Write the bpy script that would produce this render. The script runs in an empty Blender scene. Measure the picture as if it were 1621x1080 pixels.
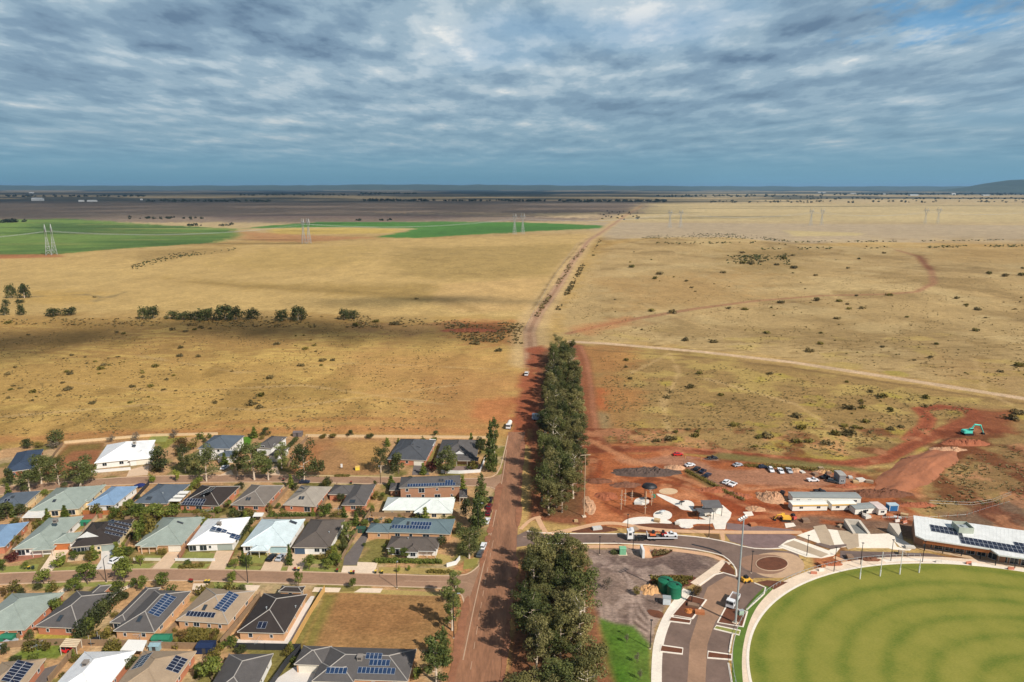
import bpy, bmesh, math, random
import numpy as np
from mathutils import Vector, Matrix, noise as mnoise
from mathutils.geometry import tessellate_polygon
random.seed(7)
S = bpy.context.scene
COL = S.collection
R = math.radians

# ------------------------------------------------------------------ camera, sky, sun, exposure
CAM_H, PITCH, FPX = 120.0, math.atan(244.0 / 1081.0), 1081.0      # an aerial view from 120 m, 24 mm lens
cam = bpy.data.objects.new('camera', bpy.data.cameras.new('camera'))
COL.objects.link(cam)
cam.location = (0, 0, CAM_H)
cam.rotation_euler = (math.pi / 2 - PITCH, 0, 0)
cam.data.sensor_width = 36.0
cam.data.lens = 36.0 * FPX / 1621.0
cam.data.clip_start = 1.0
cam.data.clip_end = 300000.0
S.camera = cam
SUN_EL, SUN_AZ = 40.0, 135.0
SUN_DIR = Vector((math.cos(R(SUN_EL)) * math.sin(R(SUN_AZ)), math.cos(R(SUN_EL)) * math.cos(R(SUN_AZ)), math.sin(R(SUN_EL))))
sl = bpy.data.lights.new('sun', 'SUN')
sl.energy = 4.9
sl.angle = R(0.55)
sl.color = (1.0, 0.94, 0.86)
so = bpy.data.objects.new('sun', sl)
COL.objects.link(so)
so.rotation_euler = (-SUN_DIR).to_track_quat('-Z', 'Y').to_euler()
so.location = (300, -300, 500)
S.view_settings.view_transform = 'Standard'
S.view_settings.look = 'None'
S.view_settings.exposure = 0.17
S.view_settings.gamma = 1.0
S.cycles.transparent_max_bounces = 64

def lin(r, g, b, k=1.0):
    f = lambda c: (c / 255 / 12.92) if c / 255 <= 0.04045 else ((c / 255 + 0.055) / 1.055) ** 2.4
    return (f(r) * k, f(g) * k, f(b) * k, 1.0)

def alb(r, g, b, k=1.0, sat=0.93):
    c = lin(r, g, b, k); l = 0.2126 * c[0] + 0.7152 * c[1] + 0.0722 * c[2]
    return tuple(l + (v - l) * sat for v in c[:3]) + (1.0,)

CP, SP = math.cos(PITCH), math.sin(PITCH)
def ray(px, py):
    a, b = (px - 810.5) / FPX, (py - 540) / FPX
    return Vector((a, CP - b * SP, -SP - b * CP))

W = bpy.data.worlds.new('World')
S.world = W
W.use_nodes = True
def build_world():
    nt = W.node_tree
    N, L = nt.nodes, nt.links
    bg = N['Background']
    bg.inputs['Strength'].default_value = 0.1
    sky = N.new('ShaderNodeTexSky')
    sky.sky_type = 'NISHITA'
    sky.sun_disc = False
    sky.sun_elevation = R(SUN_EL)
    sky.sun_rotation = R(SUN_AZ)
    sky.altitude = 120
    tc = N.new('ShaderNodeTexCoord')
    sep = N.new('ShaderNodeSeparateXYZ')
    L.new(tc.outputs['Generated'], sep.inputs[0])
    def M(op, a, b=None, clamp=False):
        n = N.new('ShaderNodeMath'); n.operation = op; n.use_clamp = clamp
        for i, v in enumerate((a, b)):
            if v is None: continue
            if isinstance(v, (int, float)): n.inputs[i].default_value = v
            else: L.new(v, n.inputs[i])
        return n.outputs[0]
    z = M('MAXIMUM', sep.outputs['Z'], 0.0)
    zz = M('ADD', z, 0.075)
    u, v = M('DIVIDE', sep.outputs['X'], zz), M('DIVIDE', sep.outputs['Y'], zz)
    cmb = N.new('ShaderNodeCombineXYZ')
    L.new(u, cmb.inputs[0]); L.new(v, cmb.inputs[1])
    def noise(scale, detail, rough, dist=0.0, off=(0, 0, 0), sc=(1, 1, 1)):
        mp = N.new('ShaderNodeMapping')
        mp.inputs['Location'].default_value = off
        mp.inputs['Scale'].default_value = sc
        L.new(cmb.outputs[0], mp.inputs[0])
        n = N.new('ShaderNodeTexNoise')
        n.inputs['Scale'].default_value = scale
        n.inputs['Detail'].default_value = detail
        n.inputs['Roughness'].default_value = rough
        n.inputs['Distortion'].default_value = dist
        L.new(mp.outputs[0], n.inputs['Vector'])
        return n.outputs['Fac']
    def ramp(fac, stops):
        r = N.new('ShaderNodeValToRGB')
        el = r.color_ramp.elements
        while len(el) < len(stops): el.new(0.5)
        for e, (p, c) in zip(el, stops):
            e.position = p; e.color = c
        r.color_ramp.interpolation = 'EASE'
        L.new(fac, r.inputs[0])
        return r.outputs[0]
    def mix(f, a, b, blend='MIX'):
        m = N.new('ShaderNodeMix'); m.data_type = 'RGBA'; m.blend_type = blend
        if isinstance(f, (int, float)): m.inputs[0].default_value = f
        else: L.new(f, m.inputs[0])
        for i, c in ((6, a), (7, b)):
            if isinstance(c, tuple): m.inputs[i].default_value = c
            else: L.new(c, m.inputs[i])
        return m.outputs[2]
    n1 = noise(2.0, 10, 0.57, 0.0, (3.1, 1.7, 0), (0.85, 0.5, 1))
    n1b = noise(2.0, 6, 0.55, 0.0, (3.1, 1.84, 0), (0.85, 0.5, 1))
    n2 = noise(7.0, 8, 0.62, 0.0, (9.0, 4.0, 0), (0.9, 0.45, 1))
    n3 = noise(0.55, 3, 0.5, 0.0, (1.3, 7.7, 0), (0.9, 0.7, 1))
    # lumps: lit on the side towards the sun, dark below
    emb = M('MULTIPLY', M('SUBTRACT', n1, n1b), 0.42)
    n = M('ADD', M('ADD', M('ADD', M('MULTIPLY', n1, 0.50), M('MULTIPLY', n2, 0.16)), M('ADD', M('MULTIPLY', n3, 0.34), M('MULTIPLY', sep.outputs['X'], -0.02))), emb)
    k = 10.0
    cloud = ramp(n, [(0.33, lin(98, 122, 146, k)), (0.43, lin(124, 149, 170, k)), (0.51, lin(148, 171, 187, k)), (0.59, lin(180, 195, 204, k)), (0.69, lin(230, 230, 226, k))])
    # thin places towards the right of the view show blue
    hole = ramp(M('ADD', n3, M('MULTIPLY', sep.outputs['X'], 0.16)), [(0.56, (0, 0, 0, 1)), (0.74, (1, 1, 1, 1))])
    # one open gap high on the right
    gd = ray(1500, 30); gz = gd.normalized().z + 0.075; gn = gd.normalized()
    du, dv = M('SUBTRACT', u, gn.x / gz), M('SUBTRACT', v, gn.y / gz)
    dd = M('ADD', M('SQRT', M('ADD', M('MULTIPLY', du, du), M('MULTIPLY', dv, dv))), M('MULTIPLY', M('SUBTRACT', n2, 0.5), 1.6))
    gap = ramp(dd, [(0.05, (1, 1, 1, 1)), (0.42, (0, 0, 0, 1))])
    cloud = mix(M('MULTIPLY', gap, 0.5), cloud, lin(70, 150, 205, k))
    cloud = mix(M('MULTIPLY', hole, 0.5), cloud, mix(0.45, lin(96, 156, 200, k), sky.outputs[0]))
    # below the cloud base, rain-grey distance
    far = ramp(z, [(0.0, lin(108, 152, 174, k)), (0.03, lin(112, 152, 172, k)), (0.07, lin(122, 154, 171, k)), (0.14, lin(132, 158, 174, k))])
    fz = ramp(z, [(0.012, (0, 0, 0, 1)), (0.06, (0.34, 0.34, 0.34, 1)), (0.11, (0.7, 0.7, 0.7, 1)), (0.17, (0.98, 0.98, 0.98, 1))])
    col = mix(fz, far, cloud)
    # overhead, above the view, the sky is made darker to cut the fill light
    zen = ramp(z, [(0.27, (0, 0, 0, 1)), (0.46, (0.92, 0.92, 0.92, 1))])
    col = mix(zen, col, mix(0.35, lin(58, 80, 112, k), sky.outputs[0]))
    L.new(col, bg.inputs['Color'])
build_world()

# ------------------------------------------------------------------ helpers
def hgt(x, y):
    """height of the ground: flat near, low rises far out"""
    if y < 420: return 0.0
    k = min(1.0, (y - 420) / 400.0)
    h = 0.0
    for cx, cy, sx, sy, a in RISES:
        h += a * math.exp(-((x - cx) / sx) ** 2 - ((y - cy) / sy) ** 2)
    return k * h
RISES = [(330, 1500, 260, 170, 9.0), (-620, 1250, 200, 150, 6.0), (620, 900, 240, 130, 4.0), (-150, 1150, 200, 120, 3.0),
         (-900, 2700, 500, 200, 7.0), (900, 2900, 700, 260, 6.0), (150, 700, 110, 60, 1.6), (-200, 690, 160, 40, -1.6)]
def G(px, py, z=None):
    """point of the ground (or of the level z) seen at a pixel of the photograph (1621 x 1080)"""
    d = ray(px, py)
    zz = 0.0 if z is None else z
    for _ in range(4):
        t = (zz - CAM_H) / d.z
        p = Vector((d.x * t, d.y * t, zz))
        if z is not None: break
        zz = hgt(p.x, p.y)
    return p
def height_at(px, py, ytop):
    """height of an upright thing with its foot at (px,py) and its top at row ytop"""
    g = G(px, py)
    d = ray(px, ytop)
    return max(0.3, CAM_H + d.z * (g.y / d.y) - g.z)
def mpp(px, py):
    g = G(px, py)
    return (g.y * CP + (CAM_H - g.z) * SP) / FPX

def tag(o, label=None, cat=None, group=None, kind=None):
    for k_, v_ in (('label', label), ('category', cat), ('group', group), ('kind', kind)):
        if v_: o[k_] = v_
    return o
def thing(name, loc, rz=0.0, label=None, cat=None, group=None):
    o = bpy.data.objects.new(name, None)
    o.empty_display_size = 0.5
    COL.objects.link(o)
    o.location = loc
    o.rotation_euler = (0, 0, rz)
    return tag(o, label, cat, group)
def link(name, me, parent=None, loc=None, rz=None):
    o = bpy.data.objects.new(name, me)
    COL.objects.link(o)
    if parent: o.parent = parent
    if loc is not None: o.location = loc
    if rz is not None: o.rotation_euler = (0, 0, rz)
    return o
def kids(o):
    return [c for c in o.children]
def copy_tree(o, parent=None):
    c = o.copy(); COL.objects.link(c)
    if parent: c.parent = parent
    for ch in list(o.children): copy_tree(ch, c)
    return c

class MB:
    """collects shapes for ONE mesh"""
    def __init__(s): s.v, s.f, s.m, s.cur = [], [], [], 0
    def add(s, vs, fs):
        b = len(s.v); s.v += [tuple(v) for v in vs]
        s.f += [tuple(b + i for i in f) for f in fs]; s.m += [s.cur] * len(fs)
        return s
    def hexa(s, p):      # 4 bottom + 4 top points, both counter-clockwise
        return s.add(p, [(3, 2, 1, 0), (4, 5, 6, 7), (0, 1, 5, 4), (1, 2, 6, 5), (2, 3, 7, 6), (3, 0, 4, 7)])
    def box(s, x0, x1, y0, y1, z0, z1, tx=0.0, ty=0.0):
        return s.hexa([(x0, y0, z0), (x1, y0, z0), (x1, y1, z0), (x0, y1, z0), (x0 + tx, y0 + ty, z1), (x1 - tx, y0 + ty, z1), (x1 - tx, y1 - ty, z1), (x0 + tx, y1 - ty, z1)])
    def tube(s, pts, rad, n=6, cap=True):
        pts = [Vector(p) for p in pts]
        if not hasattr(rad, '__len__'): rad = [rad] * len(pts)
        rings = []
        for i, p in enumerate(pts):
            t = (pts[min(i + 1, len(pts) - 1)] - pts[max(i - 1, 0)]).normalized()
            a = t.cross(Vector((0, 0, 1)) if abs(t.z) < 0.9 else Vector((0, 1, 0))).normalized()
            b = t.cross(a)
            rings.append([p + (a * math.cos(q) + b * math.sin(q)) * rad[i] for q in [2 * math.pi * j / n for j in range(n)]])
        vs = [v for r_ in rings for v in r_]
        fs = [(i * n + j, i * n + (j + 1) % n, (i + 1) * n + (j + 1) % n, (i + 1) * n + j) for i in range(len(pts) - 1) for j in range(n)]
        if cap: fs += [tuple(range(n)), tuple(reversed(range((len(pts) - 1) * n, len(pts) * n)))]
        return s.add(vs, fs)
    def prism(s, poly, z0, z1):
        n = len(poly)
        a = sum(poly[i][0] * poly[(i + 1) % n][1] - poly[(i + 1) % n][0] * poly[i][1] for i in range(n))
        if a < 0: poly = poly[::-1]
        zb = z0 if hasattr(z0, '__len__') else [z0] * n
        zt = z1 if hasattr(z1, '__len__') else [z1] * n
        vs = [(p[0], p[1], zb[i]) for i, p in enumerate(poly)] + [(p[0], p[1], zt[i]) for i, p in enumerate(poly)]
        tri = tessellate_polygon([[Vector((p[0], p[1], 0)) for p in poly]])
        fs = []
        for t in tri:
            A, B, C = (poly[i] for i in t)
            cr = (B[0] - A[0]) * (C[1] - A[1]) - (B[1] - A[1]) * (C[0] - A[0])
            t = tuple(t) if cr > 0 else tuple(reversed(t))
            fs.append(tuple(i + n for i in t)); fs.append(tuple(reversed(t)))
        fs += [(i, (i + 1) % n, n + (i + 1) % n, n + i) for i in range(n)]
        return s.add(vs, fs)
    def profile(s, prof, x0, x1, inset=0.0):
        """side outline (y,z) extruded along x, ends drawn in by inset"""
        n = len(prof)
        a = sum(prof[i][0] * prof[(i + 1) % n][1] - prof[(i + 1) % n][0] * prof[i][1] for i in range(n))
        if a < 0: prof = prof[::-1]
        vs = [(x0, p[0], p[1]) for p in prof] + [(x1, p[0], p[1]) for p in prof]
        fs = [((i + 1) % n, i, n + i, n + (i + 1) % n) for i in range(n)]
        tri = tessellate_polygon([[Vector((p[0], p[1], 0)) for p in prof]])
        for t in tri:
            A, B, C = (prof[i] for i in t)
            cr = (B[0] - A[0]) * (C[1] - A[1]) - (B[1] - A[1]) * (C[0] - A[0])
            t = tuple(t) if cr > 0 else tuple(reversed(t))
            fs.append(tuple(i + n for i in t)); fs.append(tuple(reversed(t)))
        return s.add(vs, fs)
    def blob(s, c, r, seed=0, nu=12, nv=7, rough=0.25, flat=True):
        """an uneven mound"""
        vs, fs = [], []
        for i in range(nv + 1):
            ph = (math.pi / 2) * i / nv if flat else math.pi * (i / nv) - math.pi / 2
            for j in range(nu):
                th = 2 * math.pi * j / nu
                d = Vector((math.cos(th) * math.cos(ph), math.sin(th) * math.cos(ph), math.sin(ph)))
                q = 1 + rough * 2 * mnoise.noise(d * 1.7 + Vector((seed * 3.1, seed, 0)))
                vs.append((c[0] + d.x * r[0] * q, c[1] + d.y * r[1] * q, c[2] + d.z * r[2] * q))
        for i in range(nv):
            for j in range(nu):
                fs.append((i * nu + j, i * nu + (j + 1) % nu, (i + 1) * nu + (j + 1) % nu, (i + 1) * nu + j))
        return s.add(vs, fs)
    def build(s, name, mats, parent=None, smooth=False, loc=None, rz=None):
        me = s.mesh(name, mats, smooth)
        return link(name, me, parent, loc, rz)
    def mesh(s, name, mats, smooth=False):
        me = bpy.data.meshes.new(name)
        me.from_pydata(s.v, [], s.f)
        for m_ in (mats if isinstance(mats, (list, tuple)) else [mats]): me.materials.append(m_)
        if any(s.m): me.polygons.foreach_set('material_index', s.m)
        if smooth: me.polygons.foreach_set('use_smooth', [True] * len(me.polygons))
        me.update()
        return me

# ------------------------------------------------------------------ materials
_mats = {}
def mat(name, col, rough=0.8, var=0.14, scale=0.6, metallic=0.0, bump=0.0, fine=0.10, spec=0.3, stretch=(1, 1, 1)):
    if name in _mats: return _mats[name]
    m = bpy.data.materials.new(name)
    m.use_nodes = True
    N, L = m.node_tree.nodes, m.node_tree.links
    b = N['Principled BSDF']
    b.inputs['Roughness'].default_value = rough
    b.inputs['Metallic'].default_value = metallic
    b.inputs['Specular IOR Level'].default_value = spec
    tc = N.new('ShaderNodeTexCoord')
    mp = N.new('ShaderNodeMapping'); mp.inputs['Scale'].default_value = stretch
    L.new(tc.outputs['Object'], mp.inputs[0])
    oi = N.new('ShaderNodeObjectInfo')
    L.new(oi.outputs['Random'], mp.inputs['Location'])
    def nz(sc, det):
        n = N.new('ShaderNodeTexNoise'); n.inputs['Scale'].default_value = sc; n.inputs['Detail'].default_value = det
        n.inputs['Roughness'].default_value = 0.65
        L.new(mp.outputs[0], n.inputs['Vector']); return n
    n1, n2 = nz(scale, 4), nz(scale * 9, 2)
    mr = N.new('ShaderNodeMapRange')
    mr.inputs['From Min'].default_value = 0.25; mr.inputs['From Max'].default_value = 0.75
    mr.inputs['To Min'].default_value = 1 - var; mr.inputs['To Max'].default_value = 1 + var
    L.new(n1.outputs['Fac'], mr.inputs['Value'])
    mr2 = N.new('ShaderNodeMapRange')
    mr2.inputs['From Min'].default_value = 0.25; mr2.inputs['From Max'].default_value = 0.75
    mr2.inputs['To Min'].default_value = 1 - fine; mr2.inputs['To Max'].default_value = 1 + fine
    L.new(n2.outputs['Fac'], mr2.inputs['Value'])
    mu = N.new('ShaderNodeMath'); mu.operation = 'MULTIPLY'
    L.new(mr.outputs[0], mu.inputs[0]); L.new(mr2.outputs[0], mu.inputs[1])
    vm = N.new('ShaderNodeVectorMath'); vm.operation = 'SCALE'
    vm.inputs[0].default_value = col[:3]
    L.new(mu.outputs[0], vm.inputs['Scale'])
    L.new(vm.outputs[0], b.inputs['Base Color'])
    if bump:
        bp = N.new('ShaderNodeBump'); bp.inputs['Strength'].default_value = bump; bp.inputs['Distance'].default_value = 0.15
        L.new(n2.outputs['Fac'], bp.inputs['Height']); L.new(bp.outputs[0], b.inputs['Normal'])
    _mats[name] = m
    return m
def glass(name='window_glass', col=(0.02, 0.028, 0.035, 1)):
    if name in _mats: return _mats[name]
    m = mat(name, col, 0.08, 0.3, 0.4, spec=0.6)
    return m
K = 0.86          # albedo for a photographed sunlit tone
def pm(name, r, g, b, k=K, **kw): return mat(name, alb(r, g, b, k), **kw)
M_GLASS = glass()
M_WHITE = pm('white_paint', 232, 230, 224, 0.85, var=0.05)
M_BLACK = mat('black_steel', (0.018, 0.018, 0.02, 1), 0.5)
M_STEEL = mat('galvanised_steel', (0.42, 0.45, 0.45, 1), 0.45, metallic=0.3)
M_RUBBER = mat('rubber', (0.02, 0.02, 0.02, 1), 0.85)
M_CONC = pm('concrete', 234, 208, 178, 0.86, var=0.12, scale=0.25, bump=0.1)
M_PALE = pm('pale_concrete', 240, 226, 206, 0.88, var=0.08, scale=0.2)
M_KERB = pm('kerb_concrete', 224, 190, 155, 0.72, var=0.1)
M_ASPH = pm('dusty_asphalt', 168, 130, 100, 0.8, var=0.2, scale=0.12, fine=0.12)
M_ASPH2 = pm('new_asphalt', 128, 104, 90, 0.8, var=0.26, scale=0.10, fine=0.12)
M_ROADRED = pm('red_dusted_asphalt', 156, 108, 76, 0.8, var=0.4, scale=0.10, stretch=(2.2, 0.4, 1), fine=0.22)
M_DUSTKERB = pm('dusty_kerb', 190, 146, 110, 0.74, var=0.2)
M_LINE = pm('road_marking_white', 204, 168, 136, 0.75, var=0.15, scale=1.5)
M_MULCH = pm('red_mulch', 112, 66, 42, 0.85, var=0.3, scale=0.6, bump=0.3)
M_DIRT = pm('dark_topsoil', 118, 98, 88, 0.85, var=0.28, scale=0.12, bump=0.2)
M_LAWN = pm('lawn', 146, 146, 66, 0.8, var=0.22, scale=0.22, fine=0.2)
M_DRYLAWN = pm('dry_verge', 178, 152, 82, 0.82, var=0.2, scale=0.2, fine=0.2)
M_TIMBER = pm('weathered_timber', 158, 128, 96, 0.8, var=0.18, scale=1.2)
M_NEWTIMBER = pm('new_pine', 212, 164, 92, 0.85, var=0.12, scale=1.2)
M_DARKFENCE = mat('charcoal_fence', (0.035, 0.036, 0.04, 1), 0.6)
M_SOLAR = mat('solar_cell', (0.014, 0.035, 0.085, 1), 0.16, var=0.25, scale=0.8, spec=0.7)
M_SOLARDK = mat('dark_solar_cell', (0.010, 0.014, 0.032, 1), 0.16, var=0.25, scale=0.8, spec=0.6)
M_ALU = mat('aluminium', (0.55, 0.57, 0.6, 1), 0.4, metallic=0.4)
# ------------------------------------------------------------------ the ground: one sheet to the horizon
def vnoise(x, y, seed=0):
    xi, yi = np.floor(x).astype(np.int64), np.floor(y).astype(np.int64)
    fx, fy = x - xi, y - yi
    fx, fy = fx * fx * (3 - 2 * fx), fy * fy * (3 - 2 * fy)
    def h(a, b):
        n = (a * 374761393 + b * 668265263 + seed * 1442695041) & 0x7fffffff
        n = ((n ^ (n >> 13)) * 1274126177) & 0x7fffffff
        return ((n ^ (n >> 16)) & 0xffff) / 65535.0
    return (h(xi, yi) * (1 - fx) + h(xi + 1, yi) * fx) * (1 - fy) + (h(xi, yi + 1) * (1 - fx) + h(xi + 1, yi + 1) * fx) * fy
def fbm(x, y, sc, oct_=4, seed=0):
    s, a, t = 0.0, 1.0, 0.0
    for o in range(oct_):
        s = s + a * vnoise(x / sc * 2 ** o, y / sc * 2 ** o, seed + o); t += a; a *= 0.5
    return s / t
GK = 0.83
def build_ground():
    # rows are close together near the town and spread out with distance
    nr, nc = 900, 1000
    dep = PITCH + np.arctan((np.linspace(1330, 297.3, nr) - 540) / FPX)
    yy = CAM_H / np.tan(dep)
    u = np.linspace(-1, 1, nc)
    Y = np.repeat(yy[:, None], nc, 1)
    X = u[None, :] * (Y * 0.92 + 70)
    Z = np.zeros_like(X)
    for cx, cy, sx, sy, a in RISES:
        Z += a * np.exp(-((X - cx) / sx) ** 2 - ((Y - cy) / sy) ** 2)
    Z *= np.clip((Y - 420) / 400, 0, 1)
    X, Y, Z = X.ravel(), Y.ravel(), Z.ravel()
    C = np.zeros((X.size, 3))
    def L3(c, k=K): return np.array(alb(*c, k * GK, 0.98)[:3])
    def blend(c, w, k=K):
        C[:] = C * (1 - w[:, None]) + L3(c, k)[None, :] * w[:, None]
    sst = lambda a, b, t: (lambda q: q * q * (3 - 2 * q))(np.clip((t - a) / (b - a), 0, 1))
    lod = np.maximum(1.0, Y / 250.0)
    nA, nB, nC = fbm(X, Y, 60, 5, 1), fbm(X, Y, 14, 4, 5), fbm(X, Y * 0.25, 90, 4, 9)
    nD = fbm(X, Y, 400, 4, 21)
    nE = fbm(X * 0.5, Y * 2.0, 6, 3, 33)
    def area(px, c, soft=3.0, wob=4.0, a=1.0, k=K, hole=None, seed=0, sel=None):
        P = np.array([(lambda g: (g.x, g.y))(G(*p)) for p in px])
        mg = 30 + 4 * (soft + wob) * max(1, P[:, 1].max() / 250)
        m = (X > P[:, 0].min() - mg) & (X < P[:, 0].max() + mg) & (Y > P[:, 1].min() - mg) & (Y < P[:, 1].max() + mg)
        idx = np.nonzero(m)[0]
        if not idx.size: return
        x, y = X[idx], Y[idx]
        d2 = np.full(x.shape, 1e18); ins = np.zeros(x.shape, bool)
        for i in range(len(P)):
            (ax, ay), (bx, by) = P[i], P[(i + 1) % len(P)]
            ex, ey = bx - ax, by - ay
            t = np.clip(((x - ax) * ex + (y - ay) * ey) / max(1e-9, ex * ex + ey * ey), 0, 1)
            d2 = np.minimum(d2, (x - ax - t * ex) ** 2 + (y - ay - t * ey) ** 2)
            c1 = (ay > y) != (by > y)
            with np.errstate(divide='ignore', invalid='ignore'):
                ins ^= c1 & (x < (bx - ax) * (y - ay) / (by - ay if by != ay else 1e-9) + ax)
        d = np.sqrt(d2) * np.where(ins, 1, -1)
        d = d + ((nB[idx] - 0.5) * 2.2 + (nA[idx] - 0.5) * 1.2) * wob * lod[idx]
        w = sst(-1, 1, d / (soft * lod[idx])) * a
        C[idx] = C[idx] * (1 - w[:, None]) + L3(c, k)[None, :] * w[:, None]
    def track(px, width, c, soft=1.2, a=1.0, k=K, wob=0.7, ruts=None):
        P = np.array([(lambda g: (g.x, g.y))(G(*p)) for p in px])
        mg = width * 4 + 40
        m = (X > P[:, 0].min() - mg) & (X < P[:, 0].max() + mg) & (Y > P[:, 1].min() - mg) & (Y < P[:, 1].max() + mg)
        idx = np.nonzero(m)[0]; x, y = X[idx], Y[idx]
        d2 = np.full(x.shape, 1e18)
        for i in range(len(P) - 1):
            (ax, ay), (bx, by) = P[i], P[i + 1]
            ex, ey = bx - ax, by - ay
            t = np.clip(((x - ax) * ex + (y - ay) * ey) / max(1e-9, ex * ex + ey * ey), 0, 1)
            d2 = np.minimum(d2, (x - ax - t * ex) ** 2 + (y - ay - t * ey) ** 2)
        d = np.sqrt(d2)
        e = d + (nB[idx] - 0.5) * 2 * wob * np.sqrt(lod[idx])
        w = (1 - sst(-1, 1, (e - width / 2) / (soft * np.sqrt(lod[idx])))) * a
        C[idx] = C[idx] * (1 - w[:, None]) + L3(c, k)[None, :] * w[:, None]
        if ruts:
            for off in (0.32, -0.32):
                w2 = np.exp(-((d - abs(off) * width) / (0.13 * width)) ** 2) * 0.5 * a
                C[idx] = C[idx] * (1 - w2[:, None]) + L3(ruts, k)[None, :] * w2[:, None]
    # --- dry plain
    C[:] = L3((196, 160, 98))
    blend((210, 178, 116), sst(0.45, 0.7, nA) * 0.7)
    blend((168, 132, 74), sst(0.5, 0.75, nC) * 0.55)
    blend((176, 140, 70), sst(0.52, 0.8, fbm(X, Y, 30, 4, 15)) * 0.45)
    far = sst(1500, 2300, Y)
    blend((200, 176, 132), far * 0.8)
    area([(930, 352), (1640, 357), (1640, 387), (1380, 383), (1250, 386), (1150, 376), (960, 380)], (190, 168, 136), 3, 2, 0.9)
    area([(1020, 322), (1700, 325), (1700, 352), (1000, 350)], (204, 180, 130), 6, 6, 0.9)
    area([(1240, 365), (1365, 369), (1365, 373), (1260, 374)], (210, 186, 128), 2, 1, 0.8)
    area([(-80, 316), (1030, 318), (1005, 338), (930, 350), (560, 353), (-80, 352)], (148, 128, 108), 6, 8, 1.0)
    area([(330, 340), (760, 341), (700, 347), (350, 347)], (126, 104, 96), 5, 10, 0.6)
    area([(600, 336), (1000, 338), (960, 346), (800, 342)], (200, 172, 128), 4, 10, 0.4)
    area([(840, 338), (960, 336), (930, 345), (860, 344)], (214, 186, 140), 3, 4, 0.8)
    # right hand field beyond the cross track
    area([(905, 540), (880, 500), (960, 388), (1100, 376), (1300, 390), (1700, 392), (1700, 640), (1621, 628), (1250, 568), (1000, 541)], (190, 160, 108), 3, 5, 0.85)
    rfm = sst(430, 520, Y) * (1 - sst(1500, 1800, Y)) * sst(0.02, 0.06, X / Y - 0.08)
    blend((152, 124, 78), rfm * sst(0.5, 0.68, fbm(X, Y, 70, 5, 191)) * 0.6)
    blend((206, 178, 124), rfm * sst(0.5, 0.68, fbm(X, Y, 45, 5, 193)) * 0.5)
    area([(1160, 395), (1262, 395), (1275, 430), (1150, 432)], (158, 130, 78), 12, 14, 0.7)  # darker olive painted in as the shading of a low hill
    area([(960, 440), (1160, 430), (1200, 470), (1000, 490)], (176, 138, 84), 14, 18, 0.6)
    area([(1500, 380), (1700, 385), (1700, 420), (1450, 410)], (188, 152, 94), 12, 16, 0.6)
    # left fields
    area([(-80, 412), (300, 392), (560, 382), (900, 372), (945, 372), (850, 500), (600, 500), (300, 492), (-80, 500)], (206, 172, 108), 4, 6, 0.85)
    area([(260, 440), (420, 452), (560, 450), (700, 452), (690, 475), (540, 468), (300, 448)], (164, 134, 74), 8, 10, 0.75)
    area([(620, 392), (940, 384), (880, 435), (680, 445), (620, 430)], (168, 140, 82), 7, 12, 0.7)
    area([(200, 400), (350, 392), (380, 400), (230, 415)], (150, 122, 72), 8, 10, 0.6)
    area([(700, 450), (868, 440), (846, 490), (735, 495), (690, 478)], (208, 170, 110), 4, 4, 0.8)
    area([(60, 460), (160, 463), (140, 480), (30, 478)], (196, 158, 84), 6, 8, 0.6)
    area([(-80, 349), (110, 346), (250, 356), (372, 362), (384, 372), (330, 385), (190, 394), (92, 403), (-80, 405)], (126, 152, 74), 3, 3, 1.0, 0.78)
    area([(60, 352), (200, 356), (250, 364), (140, 368), (40, 366)], (84, 112, 58), 5, 6, 0.8, 0.78)
    area([(240, 372), (360, 366), (375, 374), (320, 384), (200, 390), (150, 382)], (96, 126, 62), 6, 8, 0.5, 0.78)
    grn = (C[:, 1] > C[:, 0] * 1.12) & (Y > 900)
    blend((150, 150, 84), grn * sst(0.52, 0.7, fbm(X * 0.25, Y, 55, 4, 181)) * 0.55)
    blend((70, 104, 48), grn * sst(0.52, 0.7, fbm(X * 0.2, Y, 70, 4, 183)) * 0.6)
    area([(-80, 403), (92, 402), (100, 407), (-80, 411)], (176, 110, 70), 2, 1, 0.8)
    area([(384, 362), (430, 357), (500, 352), (700, 351), (830, 352), (955, 357), (960, 361), (850, 366), (660, 377), (590, 376), (625, 370), (662, 362), (560, 360), (500, 360)], (92, 140, 62), 2, 2, 1.0, 0.78)
    area([(660, 366), (760, 359), (950, 360), (850, 366), (700, 374)], (78, 122, 56), 4, 8, 0.5, 0.78)
    area([(420, 362), (560, 361), (640, 363), (620, 369), (430, 372)], (204, 172, 84), 3, 2, 0.8)
    area([(380, 366), (480, 372), (600, 376), (480, 384), (390, 380)], (190, 132, 86), 4, 4, 0.7)
    track([(300, 446), (420, 456), (560, 462), (690, 470), (760, 492)], 9, (150, 122, 70), 8, 0.6, wob=6)
    track([(40, 470), (130, 466), (160, 470), (150, 478), (200, 462)], 4, (130, 116, 84), 3, 0.6, wob=3)
    track([(420, 398), (600, 402), (690, 412), (720, 406)], 4, (150, 122, 70), 4, 0.6, wob=4)
    track([(600, 434), (760, 434), (876, 438)], 4, (156, 122, 76), 4, 0.6, wob=3)
    area([(430, 392), (600, 388), (560, 420), (380, 430), (330, 416)], (190, 158, 92), 8, 12, 0.6)
    # left near paddock
    area([(-80, 508), (200, 505), (560, 506), (842, 512), (835, 560), (806, 690), (770, 700), (-80, 712)], (198, 158, 88), 4, 5, 0.9)
    area([(-80, 512), (200, 508), (560, 508), (640, 540), (300, 566), (-80, 580)], (160, 122, 70), 14, 16, 0.6)
    pad = sst(240, 330, Y) * (1 - sst(560, 640, Y)) * (1 - sst(-10, 20, X - 0.09 * Y))
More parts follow.
